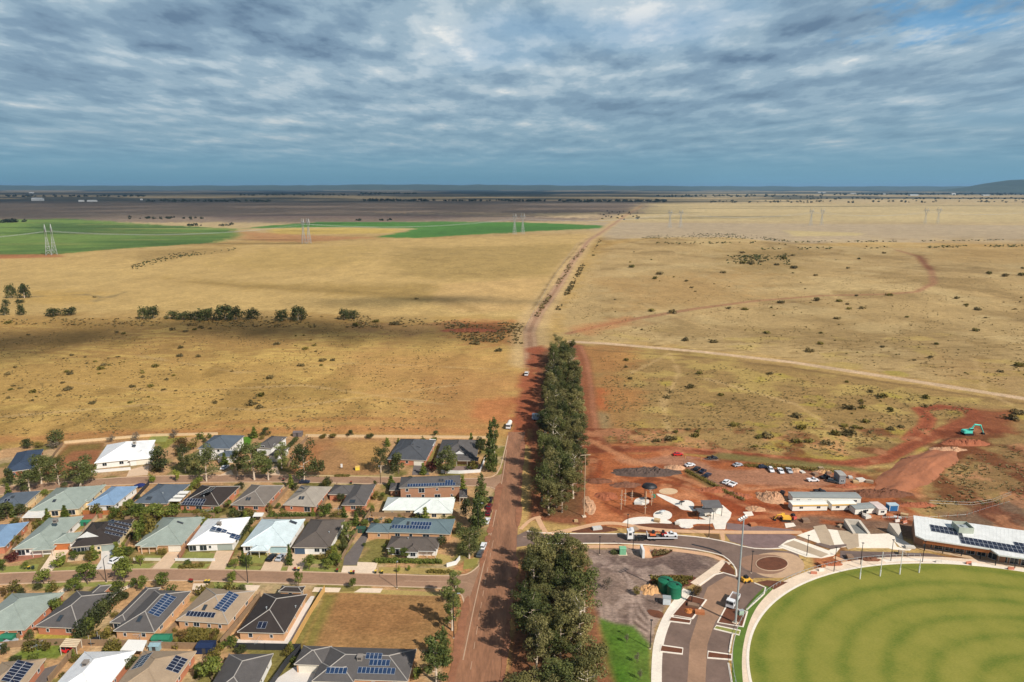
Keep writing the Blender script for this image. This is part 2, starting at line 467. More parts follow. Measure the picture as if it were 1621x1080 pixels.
    blend((216, 180, 100), pad * sst(0.50, 0.68, nE * 0.5 + nA * 0.5) * 0.7)
    blend((150, 118, 62), pad * sst(0.54, 0.7, fbm(X, Y * 0.5, 22, 4, 41)) * 0.5)
    area([(560, 560), (842, 556), (812, 690), (420, 694), (600, 640)], (188, 138, 84), 14, 18, 0.45)
    area([(690, 600), (836, 600), (810, 692), (560, 690), (660, 660)], (180, 122, 76), 10, 14, 0.32)
    area([(740, 636), (826, 632), (814, 672), (745, 662)], (190, 108, 66), 5, 8, 0.55)
    area([(690, 512), (770, 508), (838, 516), (834, 548), (760, 544), (700, 530)], (178, 110, 68), 5, 12, 0.5)
    area([(726, 513), (782, 513), (798, 523), (742, 523)], (150, 80, 50), 3, 7, 0.6)
    area([(560, 508), (700, 512), (700, 530), (640, 530), (560, 520)], (160, 120, 78), 5, 8, 0.6)
    track([(-60, 700), (150, 688), (400, 682), (600, 680), (770, 684)], 9, (192, 130, 80), 4, 0.65, wob=4)
    track([(300, 672), (560, 662), (760, 668)], 5, (172, 114, 68), 3, 0.5, wob=3)
    # right near paddock
    area([(915, 545), (1000, 545), (1250, 577), (1640, 640), (1640, 660), (1560, 690), (1480, 690), (1440, 720), (1330, 738), (1100, 716), (960, 712), (925, 690)], (164, 132, 80), 3, 4, 0.92)
    pr = sst(225, 300, Y) * (1 - sst(520, 600, Y)) * sst(30, 60, X - 0.06 * Y)
    blend((130, 104, 62), pr * sst(0.52, 0.66, nE * 0.55 + nB * 0.45) * 0.6)
    blend((200, 172, 96), pr * sst(0.55, 0.72, fbm(X * 0.7, Y, 18, 4, 61)) * 0.55)
    blend((186, 168, 64), pr * (Y < 440) * sst(0.62, 0.76, fbm(X, Y, 16, 4, 77)) * 0.5)
    area([(915, 550), (985, 555), (1010, 640), (1000, 700), (935, 700)], (176, 120, 68), 10, 12, 0.7)
    area([(938, 612), (956, 614), (960, 650), (944, 648)], (196, 106, 62), 3, 3, 0.8)
    area([(944, 652), (968, 655), (970, 690), (950, 690)], (150, 134, 96), 4, 4, 0.7)
    area([(1490, 560), (1640, 590), (1640, 640), (1500, 612)], (170, 134, 84), 8, 8, 0.5)
    area([(1500, 690), (1640, 660), (1640, 800), (1460, 815), (1420, 790), (1480, 745)], (158, 128, 78), 5, 6, 0.85)
    area([(1560, 720), (1640, 690), (1640, 780), (1500, 790)], (140, 104, 68), 6, 8, 0.6)
    area([(1490, 812), (1640, 775), (1640, 845), (1500, 835)], (118, 92, 76), 4, 5, 0.9)
    # dirt tracks
    track([(842, 575), (838, 525), (848, 502), (866, 476), (884, 450), (904, 415), (924, 388), (944, 372), (966, 357), (990, 340), (1016, 325)], 30, (210, 176, 122), 4, 0.85)
    track([(842, 575), (838, 525), (850, 500), (868, 476), (886, 450), (906, 415), (926, 388), (946, 372), (968, 357), (992, 340), (1017, 325)], 10.5, (176, 136, 104), 1.6, 1.0, ruts=(204, 166, 128))
    track([(842, 490), (880, 430), (915, 390), (940, 373)], 2.2, (120, 96, 58), 1.4, 0.6, wob=1.5)
    track([(905, 541), (960, 544), (1100, 556), (1250, 573), (1400, 596), (1640, 634)], 6.6, (214, 180, 142), 1.2, 1.0, ruts=(226, 194, 158))
    track([(920, 553), (1100, 565), (1250, 582), (1400, 605), (1640, 642)], 3.0, (128, 98, 62), 1.5, 0.7)
    track([(900, 528), (940, 518), (1010, 504), (1100, 489), (1200, 476), (1300, 468), (1400, 466), (1450, 462), (1478, 449), (1474, 428), (1454, 406), (1420, 396)], 8.0, (172, 126, 90), 2.0, 0.95)
    track([(960, 530), (1060, 506), (1180, 486), (1300, 474), (1400, 471)], 3.0, (140, 104, 68), 2.5, 0.5, wob=2)
    for (ps, ww) in ((((1060, 400), (1160, 430), (1300, 440), (1500, 436), (1640, 450)), 2.2), (((1020, 480), (1120, 520), (1260, 530), (1420, 560)), 1.8), (((1000, 590), (1060, 560), (1075, 590), (1050, 640), (1060, 690)), 2.2), (((1120, 600), (1260, 640), (1340, 690), (1420, 700)), 1.6), (((60, 600), (260, 620), (480, 610), (700, 640)), 2.2), (((0, 660), (240, 640), (420, 650), (640, 620), (800, 600)), 1.8), (((200, 560), (380, 590), (560, 575), (800, 585)), 1.6), (((1540, 560), (1560, 620), (1640, 660)), 2.0)):
        track(list(ps), ww, (214, 178, 122), 1.6, 0.5, wob=2.5)
    area([(1448, 404), (1462, 405), (1482, 428), (1468, 430)], (130, 80, 52), 2, 2, 0.8)
    area([(900, 520), (1000, 498), (1010, 510), (930, 530)], (186, 122, 76), 4, 5, 0.6)
    # red haul road round the right hand paddock
    track([(912, 548), (922, 572), (927, 620), (929, 655), (934, 685), (945, 705), (975, 716)], 11, (150, 92, 62), 2, 0.95, ruts=(180, 122, 88))
    area([(930, 690), (960, 702), (1060, 706), (1060, 720), (930, 722)], (196, 112, 64), 3, 4, 0.9)
    track([(930, 712), (1060, 711), (1150, 718), (1250, 728), (1340, 735), (1400, 727), (1440, 706), (1490, 684), (1546, 662), (1534, 649), (1492, 644), (1456, 648), (1470, 662), (1464, 676), (1440, 696)], 8.0, (146, 80, 52), 1.6, 1.0, ruts=(174, 100, 66))
    area([(1540, 646), (1610, 652), (1600, 684), (1560, 690), (1500, 700), (1480, 690)], (152, 86, 56), 3, 4, 0.9)
    area([(1362, 772), (1440, 745), (1470, 716), (1512, 700), (1524, 722), (1482, 750), (1444, 788), (1400, 782)], (190, 122, 78), 2, 2, 1.0)
    track([(1396, 772), (1440, 744), (1468, 717), (1500, 697), (1518, 690)], 3.2, (70, 44, 32), 1.2, 0.9)
    area([(1496, 700), (1560, 690), (1575, 705), (1500, 740)], (150, 100, 62), 3, 4, 0.7)
    # the building site
    area([(922, 722), (960, 712), (1060, 716), (1180, 728), (1370, 752), (1410, 780), (1450, 812), (1446, 834), (1250, 846), (1110, 842), (920, 838)], (178, 104, 62), 2, 3, 1.0)
    site = (X > G(920, 780).x) & (Y < 330) & (Y > 200)
    blend((118, 62, 38), site * sst(0.48, 0.66, fbm(X, Y, 12, 4, 91)) * sst(0.02, 0.05, 1.0 * (C[:, 0] > 2.2 * C[:, 2])) * 0.75)
    blend((212, 148, 104), site * sst(0.55, 0.72, fbm(X, Y, 9, 4, 95)) * sst(0.02, 0.05, 1.0 * (C[:, 0] > 2.2 * C[:, 2])) * 0.5)
    area([(960, 724), (1090, 722), (1130, 742), (1260, 744), (1360, 758), (1300, 768), (1180, 768), (1120, 770), (1080, 740), (980, 735)], (178, 128, 98), 2, 3, 0.85)
    area([(1100, 722), (1240, 736), (1390, 748), (1380, 742), (1240, 728), (1140, 718)], (120, 116, 66), 2, 3, 0.8)
    area([(1085, 740), (1110, 752), (1160, 778), (1180, 792), (1160, 790), (1110, 770), (1080, 748)], (122, 104, 60), 1.5, 2, 0.8)
    area([(1110, 780), (1240, 800), (1250, 826), (1160, 838), (1130, 800)], (152, 72, 40), 3, 4, 0.8)
    area([(925, 735), (945, 735), (948, 760), (925, 762)], (120, 66, 42), 2, 3, 0.8)
    area([(925, 768), (940, 770), (950, 800), (990, 826), (930, 836)], (206, 130, 84), 2, 4, 0.7)
    area([(1240, 818), (1300, 818), (1400, 824), (1450, 832), (1464, 862), (1420, 850), (1380, 852), (1290, 838), (1250, 836)], (132, 104, 84), 2, 2, 0.9)
    area([(1300, 822), (1345, 828), (1340, 834), (1298, 828)], (170, 92, 50), 1, 1.5, 0.8)
    area([(1180, 852), (1290, 852), (1240, 870), (1150, 858)], (136, 116, 108), 1, 1, 0.5)
    area([(918, 864), (1100, 868), (1150, 892), (1098, 930), (1062, 960), (1044, 1000), (1034, 1030), (990, 1000), (940, 990), (925, 900)], (152, 128, 112), 1.5, 2, 1.0)
    area([(925, 868), (1020, 884), (1090, 872), (1140, 895), (1090, 920), (1010, 912), (940, 900)], (114, 94, 86), 2, 4, 0.85)
    area([(1000, 940), (1060, 950), (1046, 990), (1000, 975)], (118, 98, 88), 2, 4, 0.6)
    for q in range(7):
        track([(955 + 6 * q, 898 + 2 * q), (985 + 3 * q, 905 + 5 * q), (1004 - 1 * q, 925 + 7 * q), (1012 - 2 * q, 955 + 6 * q), (1030 - q, 985 + 3 * q)], 0.9, (96, 76, 66) if q % 2 else (190, 164, 146), 0.6, 0.75, wob=0.8)
    soil = (X > G(920, 900).x) & (X < G(1150, 900).x) & (Y < 226) & (Y > 150)
    blend((104, 86, 78), soil * (np.abs(C[:, 0] - C[:, 1]) < 0.09) * sst(0.52, 0.66, fbm(X, Y, 10, 5, 171)) * 0.6)
    blend((192, 166, 148), soil * (np.abs(C[:, 0] - C[:, 1]) < 0.09) * sst(0.54, 0.68, fbm(X, Y, 7, 5, 173)) * 0.55)
    area([(944, 975), (975, 985), (1005, 990), (1030, 1020), (1036, 1110), (955, 1110)], (98, 128, 46), 1.2, 1.5, 1.0, 0.8)
    area([(945, 985), (968, 1000), (985, 1040), (960, 1080)], (128, 122, 62), 3, 6, 0.6, 0.8)
    area([(1000, 1030), (1030, 1040), (1030, 1080), (1006, 1070)], (124, 132, 60), 3, 6, 0.5, 0.8)
    area([(950, 1000), (985, 1000), (1000, 1090), (965, 1090)], (72, 118, 24), 3, 5, 0.6, 0.8)
    for (p, c) in ((((940, 700), (1000, 730), (1090, 760), (1180, 800), (1260, 818)), (206, 142, 98)), (((950, 730), (945, 770), (960, 800), (1000, 824)), (150, 76, 44)), (((1000, 770), (1060, 762), (1140, 790), (1230, 806)), (146, 72, 42)), (((1180, 775), (1260, 770), (1340, 776), (1400, 770)), (208, 146, 104)), (((1100, 800), (1160, 820), (1240, 818), (1300, 812)), (200, 126, 82)), (((960, 760), (1000, 745), (1060, 760)), (204, 130, 84))):
        track(list(p), 2.2, c, 1.2, 0.75, wob=2.0)
    area([(1286, 884), (1330, 878), (1400, 884), (1450, 890), (1400, 897), (1330, 903), (1290, 916)], (176, 104, 64), 1, 1.5, 0.9)
    area([(1340, 880), (1440, 884), (1430, 890), (1350, 892)], (110, 80, 64), 1, 2, 0.7)
    # under the gum avenue
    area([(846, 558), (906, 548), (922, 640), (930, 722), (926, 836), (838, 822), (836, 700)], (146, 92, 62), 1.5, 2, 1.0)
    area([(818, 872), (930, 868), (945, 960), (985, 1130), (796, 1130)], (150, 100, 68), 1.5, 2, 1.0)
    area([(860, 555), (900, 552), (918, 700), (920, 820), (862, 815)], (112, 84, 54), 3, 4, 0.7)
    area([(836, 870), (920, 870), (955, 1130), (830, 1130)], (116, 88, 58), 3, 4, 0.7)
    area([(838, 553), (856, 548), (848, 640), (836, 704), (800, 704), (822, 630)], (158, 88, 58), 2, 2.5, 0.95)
    # town blocks
    area([(-90, 722), (100, 700), (170, 696), (345, 690), (485, 690), (775, 694), (800, 760), (760, 870), (740, 960), (712, 1130), (-200, 1130)], (196, 154, 108), 1.0, 1.2, 1.0)
    town = (X < G(760, 870).x + 8) & (Y < 306)
    blend((112, 114, 50), town * sst(0.44, 0.56, fbm(X, Y, 13, 3, 101)) * 0.8)
    blend((206, 176, 134), town * sst(0.56, 0.68, fbm(X, Y, 9, 3, 111)) * 0.6)
    area([(458, 754), (486, 694), (614, 695), (602, 752)], (176, 132, 86), 0.7, 0.8, 1.0)
    area([(540, 700), (610, 698), (600, 745), (560, 748)], (192, 150, 82), 4, 5, 0.6)
    area([(470, 700), (520, 696), (510, 740), (466, 745)], (180, 112, 66), 4, 5, 0.5)
    area([(68, 752), (104, 704), (168, 700), (146, 752)], (168, 112, 74), 0.7, 0.8, 1.0)
    area([(80, 738), (106, 704), (168, 700), (160, 712), (115, 715)], (128, 118, 58), 2, 1.5, 0.7)
    area([(476, 1024), (516, 938), (704, 943), (716, 1028), (640, 1030)], (170, 128, 80), 0.7, 0.8, 1.0)
    area([(530, 950), (690, 955), (680, 1010), (520, 1010)], (156, 110, 68), 5, 6, 0.6)
    area([(478, 1024), (514, 940), (530, 942), (498, 1026)], (124, 124, 54), 1.5, 1.5, 0.7)
    area([(716, 900), (758, 870), (742, 905), (736, 965), (706, 1130), (690, 1130), (704, 1000)], (186, 130, 86), 1, 1.2, 0.9)
    area([(232, 700), (270, 693), (300, 690), (262, 712)], (132, 132, 52), 1, 1.5, 0.9)
    area([(384, 692), (402, 690), (396, 712), (384, 716)], (92, 140, 40), 0.6, 0.5, 1.0)
    area([(160, 1034), (204, 1022), (150, 1080), (110, 1130), (80, 1130), (110, 1070), (135, 1034)], (138, 140, 40), 0.6, 0.8, 1.0)
    area([(42, 1024), (118, 1020), (90, 1042), (10, 1044)], (104, 126, 40), 0.8, 1.0, 0.9)
    area([(45, 1018), (62, 1000), (130, 1006), (150, 1012), (130, 1016)], (166, 156, 60), 0.8, 1.0, 0.9)
    area([(238, 1018), (262, 1000), (345, 1006), (340, 1022)], (132, 110, 62), 1, 2.0, 0.9)
    # --- the far plain
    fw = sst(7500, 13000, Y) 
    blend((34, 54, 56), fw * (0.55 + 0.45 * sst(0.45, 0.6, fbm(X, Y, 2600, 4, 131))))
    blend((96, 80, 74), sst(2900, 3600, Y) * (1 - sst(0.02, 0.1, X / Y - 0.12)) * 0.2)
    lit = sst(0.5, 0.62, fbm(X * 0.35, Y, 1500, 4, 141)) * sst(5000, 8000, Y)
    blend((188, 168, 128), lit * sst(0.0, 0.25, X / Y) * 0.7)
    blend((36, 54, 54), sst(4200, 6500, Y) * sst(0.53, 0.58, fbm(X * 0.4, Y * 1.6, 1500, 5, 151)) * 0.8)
    # slow tonal change everywhere
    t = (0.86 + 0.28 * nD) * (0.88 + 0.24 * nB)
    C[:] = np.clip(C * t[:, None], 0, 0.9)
    me = bpy.data.meshes.new('ground')
    nv = X.size
    me.vertices.add(nv)
    me.vertices.foreach_set('co', np.stack([X, Y, Z], 1).astype(np.float32).ravel())
    i, j = np.meshgrid(np.arange(nr - 1), np.arange(nc - 1), indexing='ij')
    a = (i * nc + j).ravel()
    q = np.stack([a, a + 1, a + nc + 1, a + nc], 1).astype(np.int32)
    nf = q.shape[0]
    me.loops.add(nf * 4); me.polygons.add(nf)
    me.loops.foreach_set('vertex_index', q.ravel())
    me.polygons.foreach_set('loop_start', np.arange(0, nf * 4, 4, dtype=np.int32))
    me.polygons.foreach_set('use_smooth', np.ones(nf, bool))
    me.update(calc_edges=True)
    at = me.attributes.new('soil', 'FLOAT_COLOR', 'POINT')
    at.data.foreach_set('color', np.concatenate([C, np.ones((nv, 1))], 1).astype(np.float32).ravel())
    m = bpy.data.materials.new('ground_soil_and_grass'); m.use_nodes = True
    N, L = m.node_tree.nodes, m.node_tree.links
    b = N['Principled BSDF']; b.inputs['Roughness'].default_value = 0.95; b.inputs['Specular IOR Level'].default_value = 0.1
    an = N.new('ShaderNodeAttribute'); an.attribute_name = 'soil'
    tc = N.new('ShaderNodeTexCoord')
    prev = an.outputs['Color']
    hsrc = None
    for sc, lo, hi, st in ((1.1, 0.62, 1.38, (0.8, 1, 1)), (0.26, 0.78, 1.22, (0.7, 1, 1)), (0.035, 0.86, 1.14, (1, 0.55, 1))):
        mp = N.new('ShaderNodeMapping'); mp.inputs['Scale'].default_value = st
        L.new(tc.outputs['Object'], mp.inputs[0])
        n = N.new('ShaderNodeTexNoise'); n.inputs['Scale'].default_value = sc; n.inputs['Detail'].default_value = 5; n.inputs['Roughness'].default_value = 0.7
        L.new(mp.outputs[0], n.inputs['Vector'])
        mr = N.new('ShaderNodeMapRange'); mr.inputs['From Min'].default_value = 0.3; mr.inputs['From Max'].default_value = 0.7
        mr.inputs['To Min'].default_value = lo; mr.inputs['To Max'].default_value = hi
        L.new(n.outputs['Fac'], mr.inputs['Value'])
        vm = N.new('ShaderNodeVectorMath'); vm.operation = 'SCALE'
        L.new(prev, vm.inputs[0]); L.new(mr.outputs[0], vm.inputs['Scale'])
        prev = vm.outputs[0]
        hsrc = hsrc or n
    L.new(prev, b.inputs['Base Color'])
    bp = N.new('ShaderNodeBump'); bp.inputs['Strength'].default_value = 0.5; bp.inputs['Distance'].default_value = 0.35
    L.new(hsrc.outputs['Fac'], bp.inputs['Height']); L.new(bp.outputs[0], b.inputs['Normal'])
    me.materials.append(m)
    g = link('ground', me)
    tag(g, kind='structure')
build_ground()

# ------------------------------------------------------------------ roads, kerbs, paths and beds
_z = [0.012]
SHEETS = []
def px2w(pts): return [(lambda g: (g.x, g.y))(G(*p)) for p in pts]
def smooth(P, n=2):
    P = [Vector(p) for p in P]
    for _ in range(n):
        Q = [P[0]]
        for a, b in zip(P, P[1:]): Q += [a * 0.75 + b * 0.25, a * 0.25 + b * 0.75]
        P = Q + [P[-1]]
    return [tuple(p) for p in P]
def sheet(name, pts, m, z=None, kind='structure', rnd=0):
    P = px2w(pts)
    if rnd:
        P = [Vector(p) for p in P]
        for _ in range(rnd):
            Q = []
            for a, b in zip(P, P[1:] + P[:1]): Q += [a * 0.75 + b * 0.25, a * 0.25 + b * 0.75]
            P = Q
        P = [tuple(p) for p in P]
    if z is None: _z[0] += 0.004; z = _z[0]
    else: z += random.random() * 0.003
    mb = MB(); mb.prism(P, -0.25, z)
    SHEETS.append((name, P))
    return tag(mb.build(name, m), kind=kind)
def ribbon(mb, P, w, z0, z1, closed=False):
    P = [Vector((p[0], p[1])) for p in P]
    n = len(P); ring = []
    for i, p in enumerate(P):
        a, b = (P[i - 1] if (i or closed) else p), (P[(i + 1) % n] if (i < n - 1 or closed) else p)
        t = (b - a).normalized(); q = Vector((-t.y, t.x)) * (w / 2)
        ring.append((p + q, p - q))
    for i in range(n if closed else n - 1):
        (l0, r0), (l1, r1) = ring[i], ring[(i + 1) % n]
        b = len(mb.v)
        mb.v += [(r0.x, r0.y, z0), (l0.x, l0.y, z0), (l0.x, l0.y, z1), (r0.x, r0.y, z1), (r1.x, r1.y, z0), (l1.x, l1.y, z0), (l1.x, l1.y, z1), (r1.x, r1.y, z1)]
        fs = [(2, 3, 7, 6), (0, 4, 7, 3), (1, 2, 6, 5)]
        if not closed and i == 0: fs.append((0, 3, 2, 1))
        if not closed and i == n - 2: fs.append((4, 5, 6, 7))
        mb.f += [tuple(b + k_ for k_ in f) for f in fs]; mb.m += [mb.cur] * len(fs)
def strip(name, pts, w, m, h=0.12, sm=2, kind='structure'):
    P = smooth(px2w(pts), sm)
    mb = MB(); ribbon(mb, P, w, -0.2, h + random.random() * 0.004)
    return tag(mb.build(name, m), kind=kind)

# main road (dust blows over it from the works)
sheet('main_road', [(690, 1180), (714, 1080), (736, 972), (750, 918), (761, 897), (772, 856), (783, 806), (792, 765), (799, 720), (805, 684), (832, 684), (828, 700), (825, 745), (822, 794), (819, 850), (816, 892), (809, 946), (795, 1078), (784, 1180)], M_ROADRED)
sheet('street', [(-40, 910), (0, 908), (100, 904), (200, 901), (300, 901), (400, 903.5), (500, 906), (600, 909), (700, 912), (735, 911), (748, 905), (762, 893), (742, 950), (738, 962), (731, 938), (700, 931), (600, 928), (500, 925), (400, 922), (300, 919.5), (200, 919), (100, 921.5), (0, 925.5), (-40, 928)], M_ASPH)
sheet('street', [(-40, 776), (0, 771), (60, 766), (136, 760), (200, 755.5), (300, 752.5), (452, 752), (580, 755), (730, 758), (776, 757), (795, 750), (788, 778), (772, 770), (730, 769), (580, 766), (450, 763), (300, 764), (200, 767), (140, 771), (60, 777), (0, 783), (-40, 788)], M_ASPH)
for pts in ([(-40, 910), (0, 908), (100, 904), (200, 901), (300, 901), (400, 903.5), (500, 906), (600, 909), (700, 912), (735, 911), (748, 905), (761, 893), (772, 856), (783, 806), (790, 772)],
            [(-40, 928), (0, 925.5), (100, 921.5), (200, 919), (300, 919.5), (400, 922), (500, 925), (600, 928), (700, 931), (729, 937), (737, 960), (714, 1080), (692, 1180)],
            [(-40, 776), (0, 771), (60, 766), (136, 760), (200, 755.5), (300, 752.5), (452, 752), (580, 755), (730, 758), (776, 757), (790, 748), (799, 715), (804, 690)],
            [(-40, 788), (0, 783), (60, 777), (140, 771), (200, 767), (300, 764), (450, 763), (580, 766), (730, 769), (772, 770), (789, 776)],
            [(828, 700), (825, 745), (822, 794), (820, 830)], [(816, 892), (809, 946), (795, 1078), (784, 1180)]):
    strip('kerb', pts, 0.45, M_DUSTKERB if pts[0][0] > 700 else M_KERB, 0.10, 1)
def drifts():
    rg = random.Random(44)
    m = pm('red_dirt_drift', 158, 104, 72, 0.82, var=0.3, scale=0.4)
    edges = [[(790, 772), (783, 806), (772, 856), (762, 893)], [(737, 960), (726, 1015), (714, 1080)], [(828, 700), (825, 745), (822, 794), (820, 830)], [(816, 892), (809, 946), (802, 1010), (795, 1078)]]
    for e in edges:
        P = smooth(px2w(e), 2)
        for k_ in range(len(P) - 1):
            a, b = Vector(P[k_]), Vector(P[k_ + 1]); L_ = (b - a).length
            if L_ < 1: continue
            for _ in range(max(1, int(L_ / 7))):
                c = a.lerp(b, rg.random()); t = (b - a).normalized(); n = Vector((-t.y, t.x))
                ln, wd = rg.uniform(2.5, 6.5), rg.uniform(0.5, 1.5)
                pts = []
                for q in range(18):
                    w = 2 * math.pi * q / 18; rr = 1 + 0.35 * mnoise.noise(Vector((math.cos(w) * 1.5 + c.x, math.sin(w) * 1.5, c.y)))
                    v = c + t * ln * math.cos(w) * rr + n * wd * math.sin(w) * rr; pts.append((v.x, v.y))
                mb = MB(); mb.prism(pts, -0.2, 0.115 + rg.random() * 0.02); tag(mb.build('dirt_drift', m), kind='structure')
drifts()
def marking(pts, w=0.16, dash=None):
    P = smooth(px2w(pts), 1); mb = MB()
    z = 0.075
    if not dash: ribbon(mb, P, w, 0.0, z)
    else:
        acc = 0.0
        for a, b in zip(P, P[1:]):
            a, b = Vector(a), Vector(b); Ln = (b - a).length; t = 0.0
            while t < Ln:
                e = min(Ln, t + dash)
                if int((acc + t) / dash) % 2 == 0:
                    ribbon(mb, [a.lerp(b, t / Ln), a.lerp(b, e / Ln)], w, 0.0, z)
                t = e
            acc += Ln
    return tag(mb.build('road_marking', M_LINE), kind='structure')
marking([(733, 1045), (748, 972), (763, 905), (775, 856), (786, 806), (796, 756), (802, 712)], 0.30)
marking([(745, 1060), (757, 985), (771, 905), (782, 850)], 0.14, 3.0)
marking([(803, 1000), (812, 930), (817, 893)], 0.2)
marking([(640, 920), (740, 922)], 0.14)
marking([(828, 850), (848, 851)], 0.3)

# site street, roundabout and car park
sheet('site_street', [(818, 848), (832, 841), (845, 842.5), (866, 845.5), (960, 845.5), (1060, 847), (1113, 851.5), (1147, 858), (1187, 868), (1215, 870), (1262, 874), (1272, 896), (1262, 910), (1222, 915), (1196, 915), (1180, 920), (1166, 913), (1166, 899), (1149, 882), (1133, 876.5), (1089, 867.5), (995, 860), (918, 860), (860, 861), (818, 866)], M_ASPH2)
sheet('car_park', [(1107, 927), (1138, 905), (1166, 913), (1182, 918), (1194, 923), (1218, 933), (1182, 966), (1172, 990), (1160, 1003), (1154, 1033), (1153, 1050), (1160, 1090), (1175, 1170), (1050, 1170), (1047, 1080), (1049, 1018), (1057, 988), (1075, 955)], M_ASPH2)
sheet('car_park_lane', [(1120, 930), (1150, 912), (1180, 921), (1160, 950), (1132, 985), (1120, 1020), (1116, 1090), (1120, 1170), (1086, 1170), (1088, 1080), (1092, 1018), (1104, 980), (1112, 950)], M_ASPH)
sheet('roundabout_apron', [(1190, 880), (1222, 874), (1258, 876), (1276, 893), (1268, 909), (1238, 916), (1206, 913), (1188, 900)], pm('apron_concrete', 206, 168, 130, 0.8), rnd=2)
sheet('roundabout_lane', [(1172, 880), (1222, 877), (1240, 883), (1250, 893), (1240, 905), (1222, 910), (1195, 907), (1172, 898)], pm('brown_asphalt', 158, 120, 94, 0.8), rnd=2)
def ellipse(cx, cy, rx, ry, n=40): return [(cx + rx * math.cos(2 * math.pi * i / n), cy + ry * math.sin(2 * math.pi * i / n)) for i in range(n)]
sheet('roundabout_island_kerb', ellipse(1222, 893, 26, 11.5), M_KERB, 0.16)
sheet('roundabout_island', ellipse(1222, 893, 24.6, 10.6), M_MULCH, 0.2)
for pts in ([(834, 841), (866, 845), (960, 845), (1060, 846.5), (1113, 851), (1147, 857.5), (1187, 868), (1215, 869.5), (1238, 868)],
            [(860, 861.5), (918, 860.5), (995, 860.5), (1089, 867.5), (1133, 876.5), (1149, 882), (1165, 899), (1166, 912)],
            [(1166, 913), (1138, 905), (1107, 927)], [(1194, 923), (1218, 933), (1182, 966)], [(1160, 1003), (1154, 1033)], [(1153, 1050), (1160, 1090), (1172, 1160)]):
    strip('kerb', pts, 0.45, M_PALE, 0.13, 1)
# footpaths
M_PATH = pm('ochre_concrete_path', 226, 176, 132, 0.8, var=0.1, scale=0.2)
strip('footpath', [(866, 846), (905, 839), (945, 829), (975, 828), (1000, 833), (1030, 838), (1070, 841), (1120, 842), (1180, 843), (1270, 843)], 2.2, M_PATH, 0.07)
strip('footpath', [(905, 866), (960, 865), (1010, 866), (1060, 870), (1100, 875), (1128, 880), (1146, 888)], 1.9, M_PATH, 0.07)
strip('footpath', [(1150, 889), (1140, 897), (1120, 912), (1100, 926)], 3.2, M_CONC, 0.075)
strip('footpath', [(1088, 934), (1075, 950), (1062, 968), (1051, 990), (1043, 1015), (1040, 1040), (1039, 1080), (1040, 1130), (1046, 1190)], 2.6, M_PALE, 0.07)
strip('footpath', [(824, 838), (840, 822), (856, 818)], 1.4, M_PATH, 0.06)
strip('footpath', [(850, 818), (858, 834), (866, 848)], 2.0, M_PATH, 0.065)
# kerbed planters in the car park
def planter(pts, m=M_MULCH):
    P = px2w(pts)
    mb = MB(); ribbon(mb, P, 0.5, -0.2, 0.17 + random.random() * 0.004, closed=True)
    tag(mb.build('planter_kerb', M_PALE), kind='structure')
    mb = MB(); mb.prism(P, -0.2, 0.145 + random.random() * 0.003)
    tag(mb.build('planter_bed', m), kind='structure')
planter([(1091, 943), (1118, 950), (1096, 980), (1064, 974)])
planter([(1062, 977), (1094, 982), (1092, 988), (1059, 984)])
planter([(1150, 960), (1183, 969), (1176, 993), (1136, 986)])
planter([(1134, 991), (1172, 999), (1170, 1006), (1130, 996)], M_LAWN)
planter([(1047, 1022), (1081, 1027), (1080, 1036), (1045, 1032)])
planter([(1121, 1032), (1158, 1037), (1158, 1045), (1120, 1042)])
sheet('mulch_bed', [(1149, 890), (1163, 903), (1163, 911), (1139, 904)], M_MULCH, 0.1)
sheet('mulch_bed', [(1198, 922), (1215, 919), (1247, 922), (1225, 934)], M_MULCH, 0.1)
sheet('mulch_bed', [(1026, 918), (1050, 909), (1100, 912), (1104, 920), (1085, 931), (1030, 928)], M_MULCH, 0.06, rnd=1)
sheet('mulch_bed', [(1032, 868), (1070, 870), (1052, 880), (1026, 886)], M_MULCH, 0.06, rnd=1)
sheet('mulch_bed', [(1022, 964), (1050, 968), (1050, 980), (1030, 976)], M_MULCH, 0.06, rnd=1)
sheet('mulch_bed', [(905, 838), (945, 832), (985, 838), (960, 843), (905, 844)], M_MULCH, 0.05, rnd=1)
sheet('mulch_bed', [(1000, 838), (1060, 843), (1110, 846), (1060, 844), (1000, 842)], M_MULCH, 0.05)
sheet('mulch_bed', [(1114, 845), (1138, 846), (1140, 856), (1120, 851)], pm('dry_mulch', 118, 88, 52, 0.85, var=0.25), 0.09)
sheet('mulch_bed', [(988, 834), (1090, 840), (1094, 828), (1030, 826)], M_MULCH, 0.03, rnd=1)
sheet('mulch_bed', [(1100, 832), (1128, 833), (1130, 840), (1096, 839)], M_MULCH, 0.05, rnd=1)
M_PURPLE = pm('crushed_rock_bed', 138, 112, 106, 0.8, var=0.25, scale=0.5)
sheet('rock_bed', [(1150, 828), (1250, 838), (1262, 841), (1180, 841), (1150, 838)], M_PURPLE, 0.04)
sheet('rock_bed', [(1148, 846), (1250, 846), (1262, 850), (1232, 868), (1190, 867), (1156, 857)], M_PURPLE, 0.045)
strip('lawn_verge', [(1218, 930), (1196, 952), (1182, 975), (1172, 1005), (1166, 1040), (1168, 1085), (1176, 1150)], 2.4, pm('strip_lawn', 96, 122, 30, 0.8, var=0.2, scale=0.4), 0.11)
strip('drain_grate', [(1095, 862), (1130, 870), (1142, 877)], 0.8, M_BLACK, 0.05)

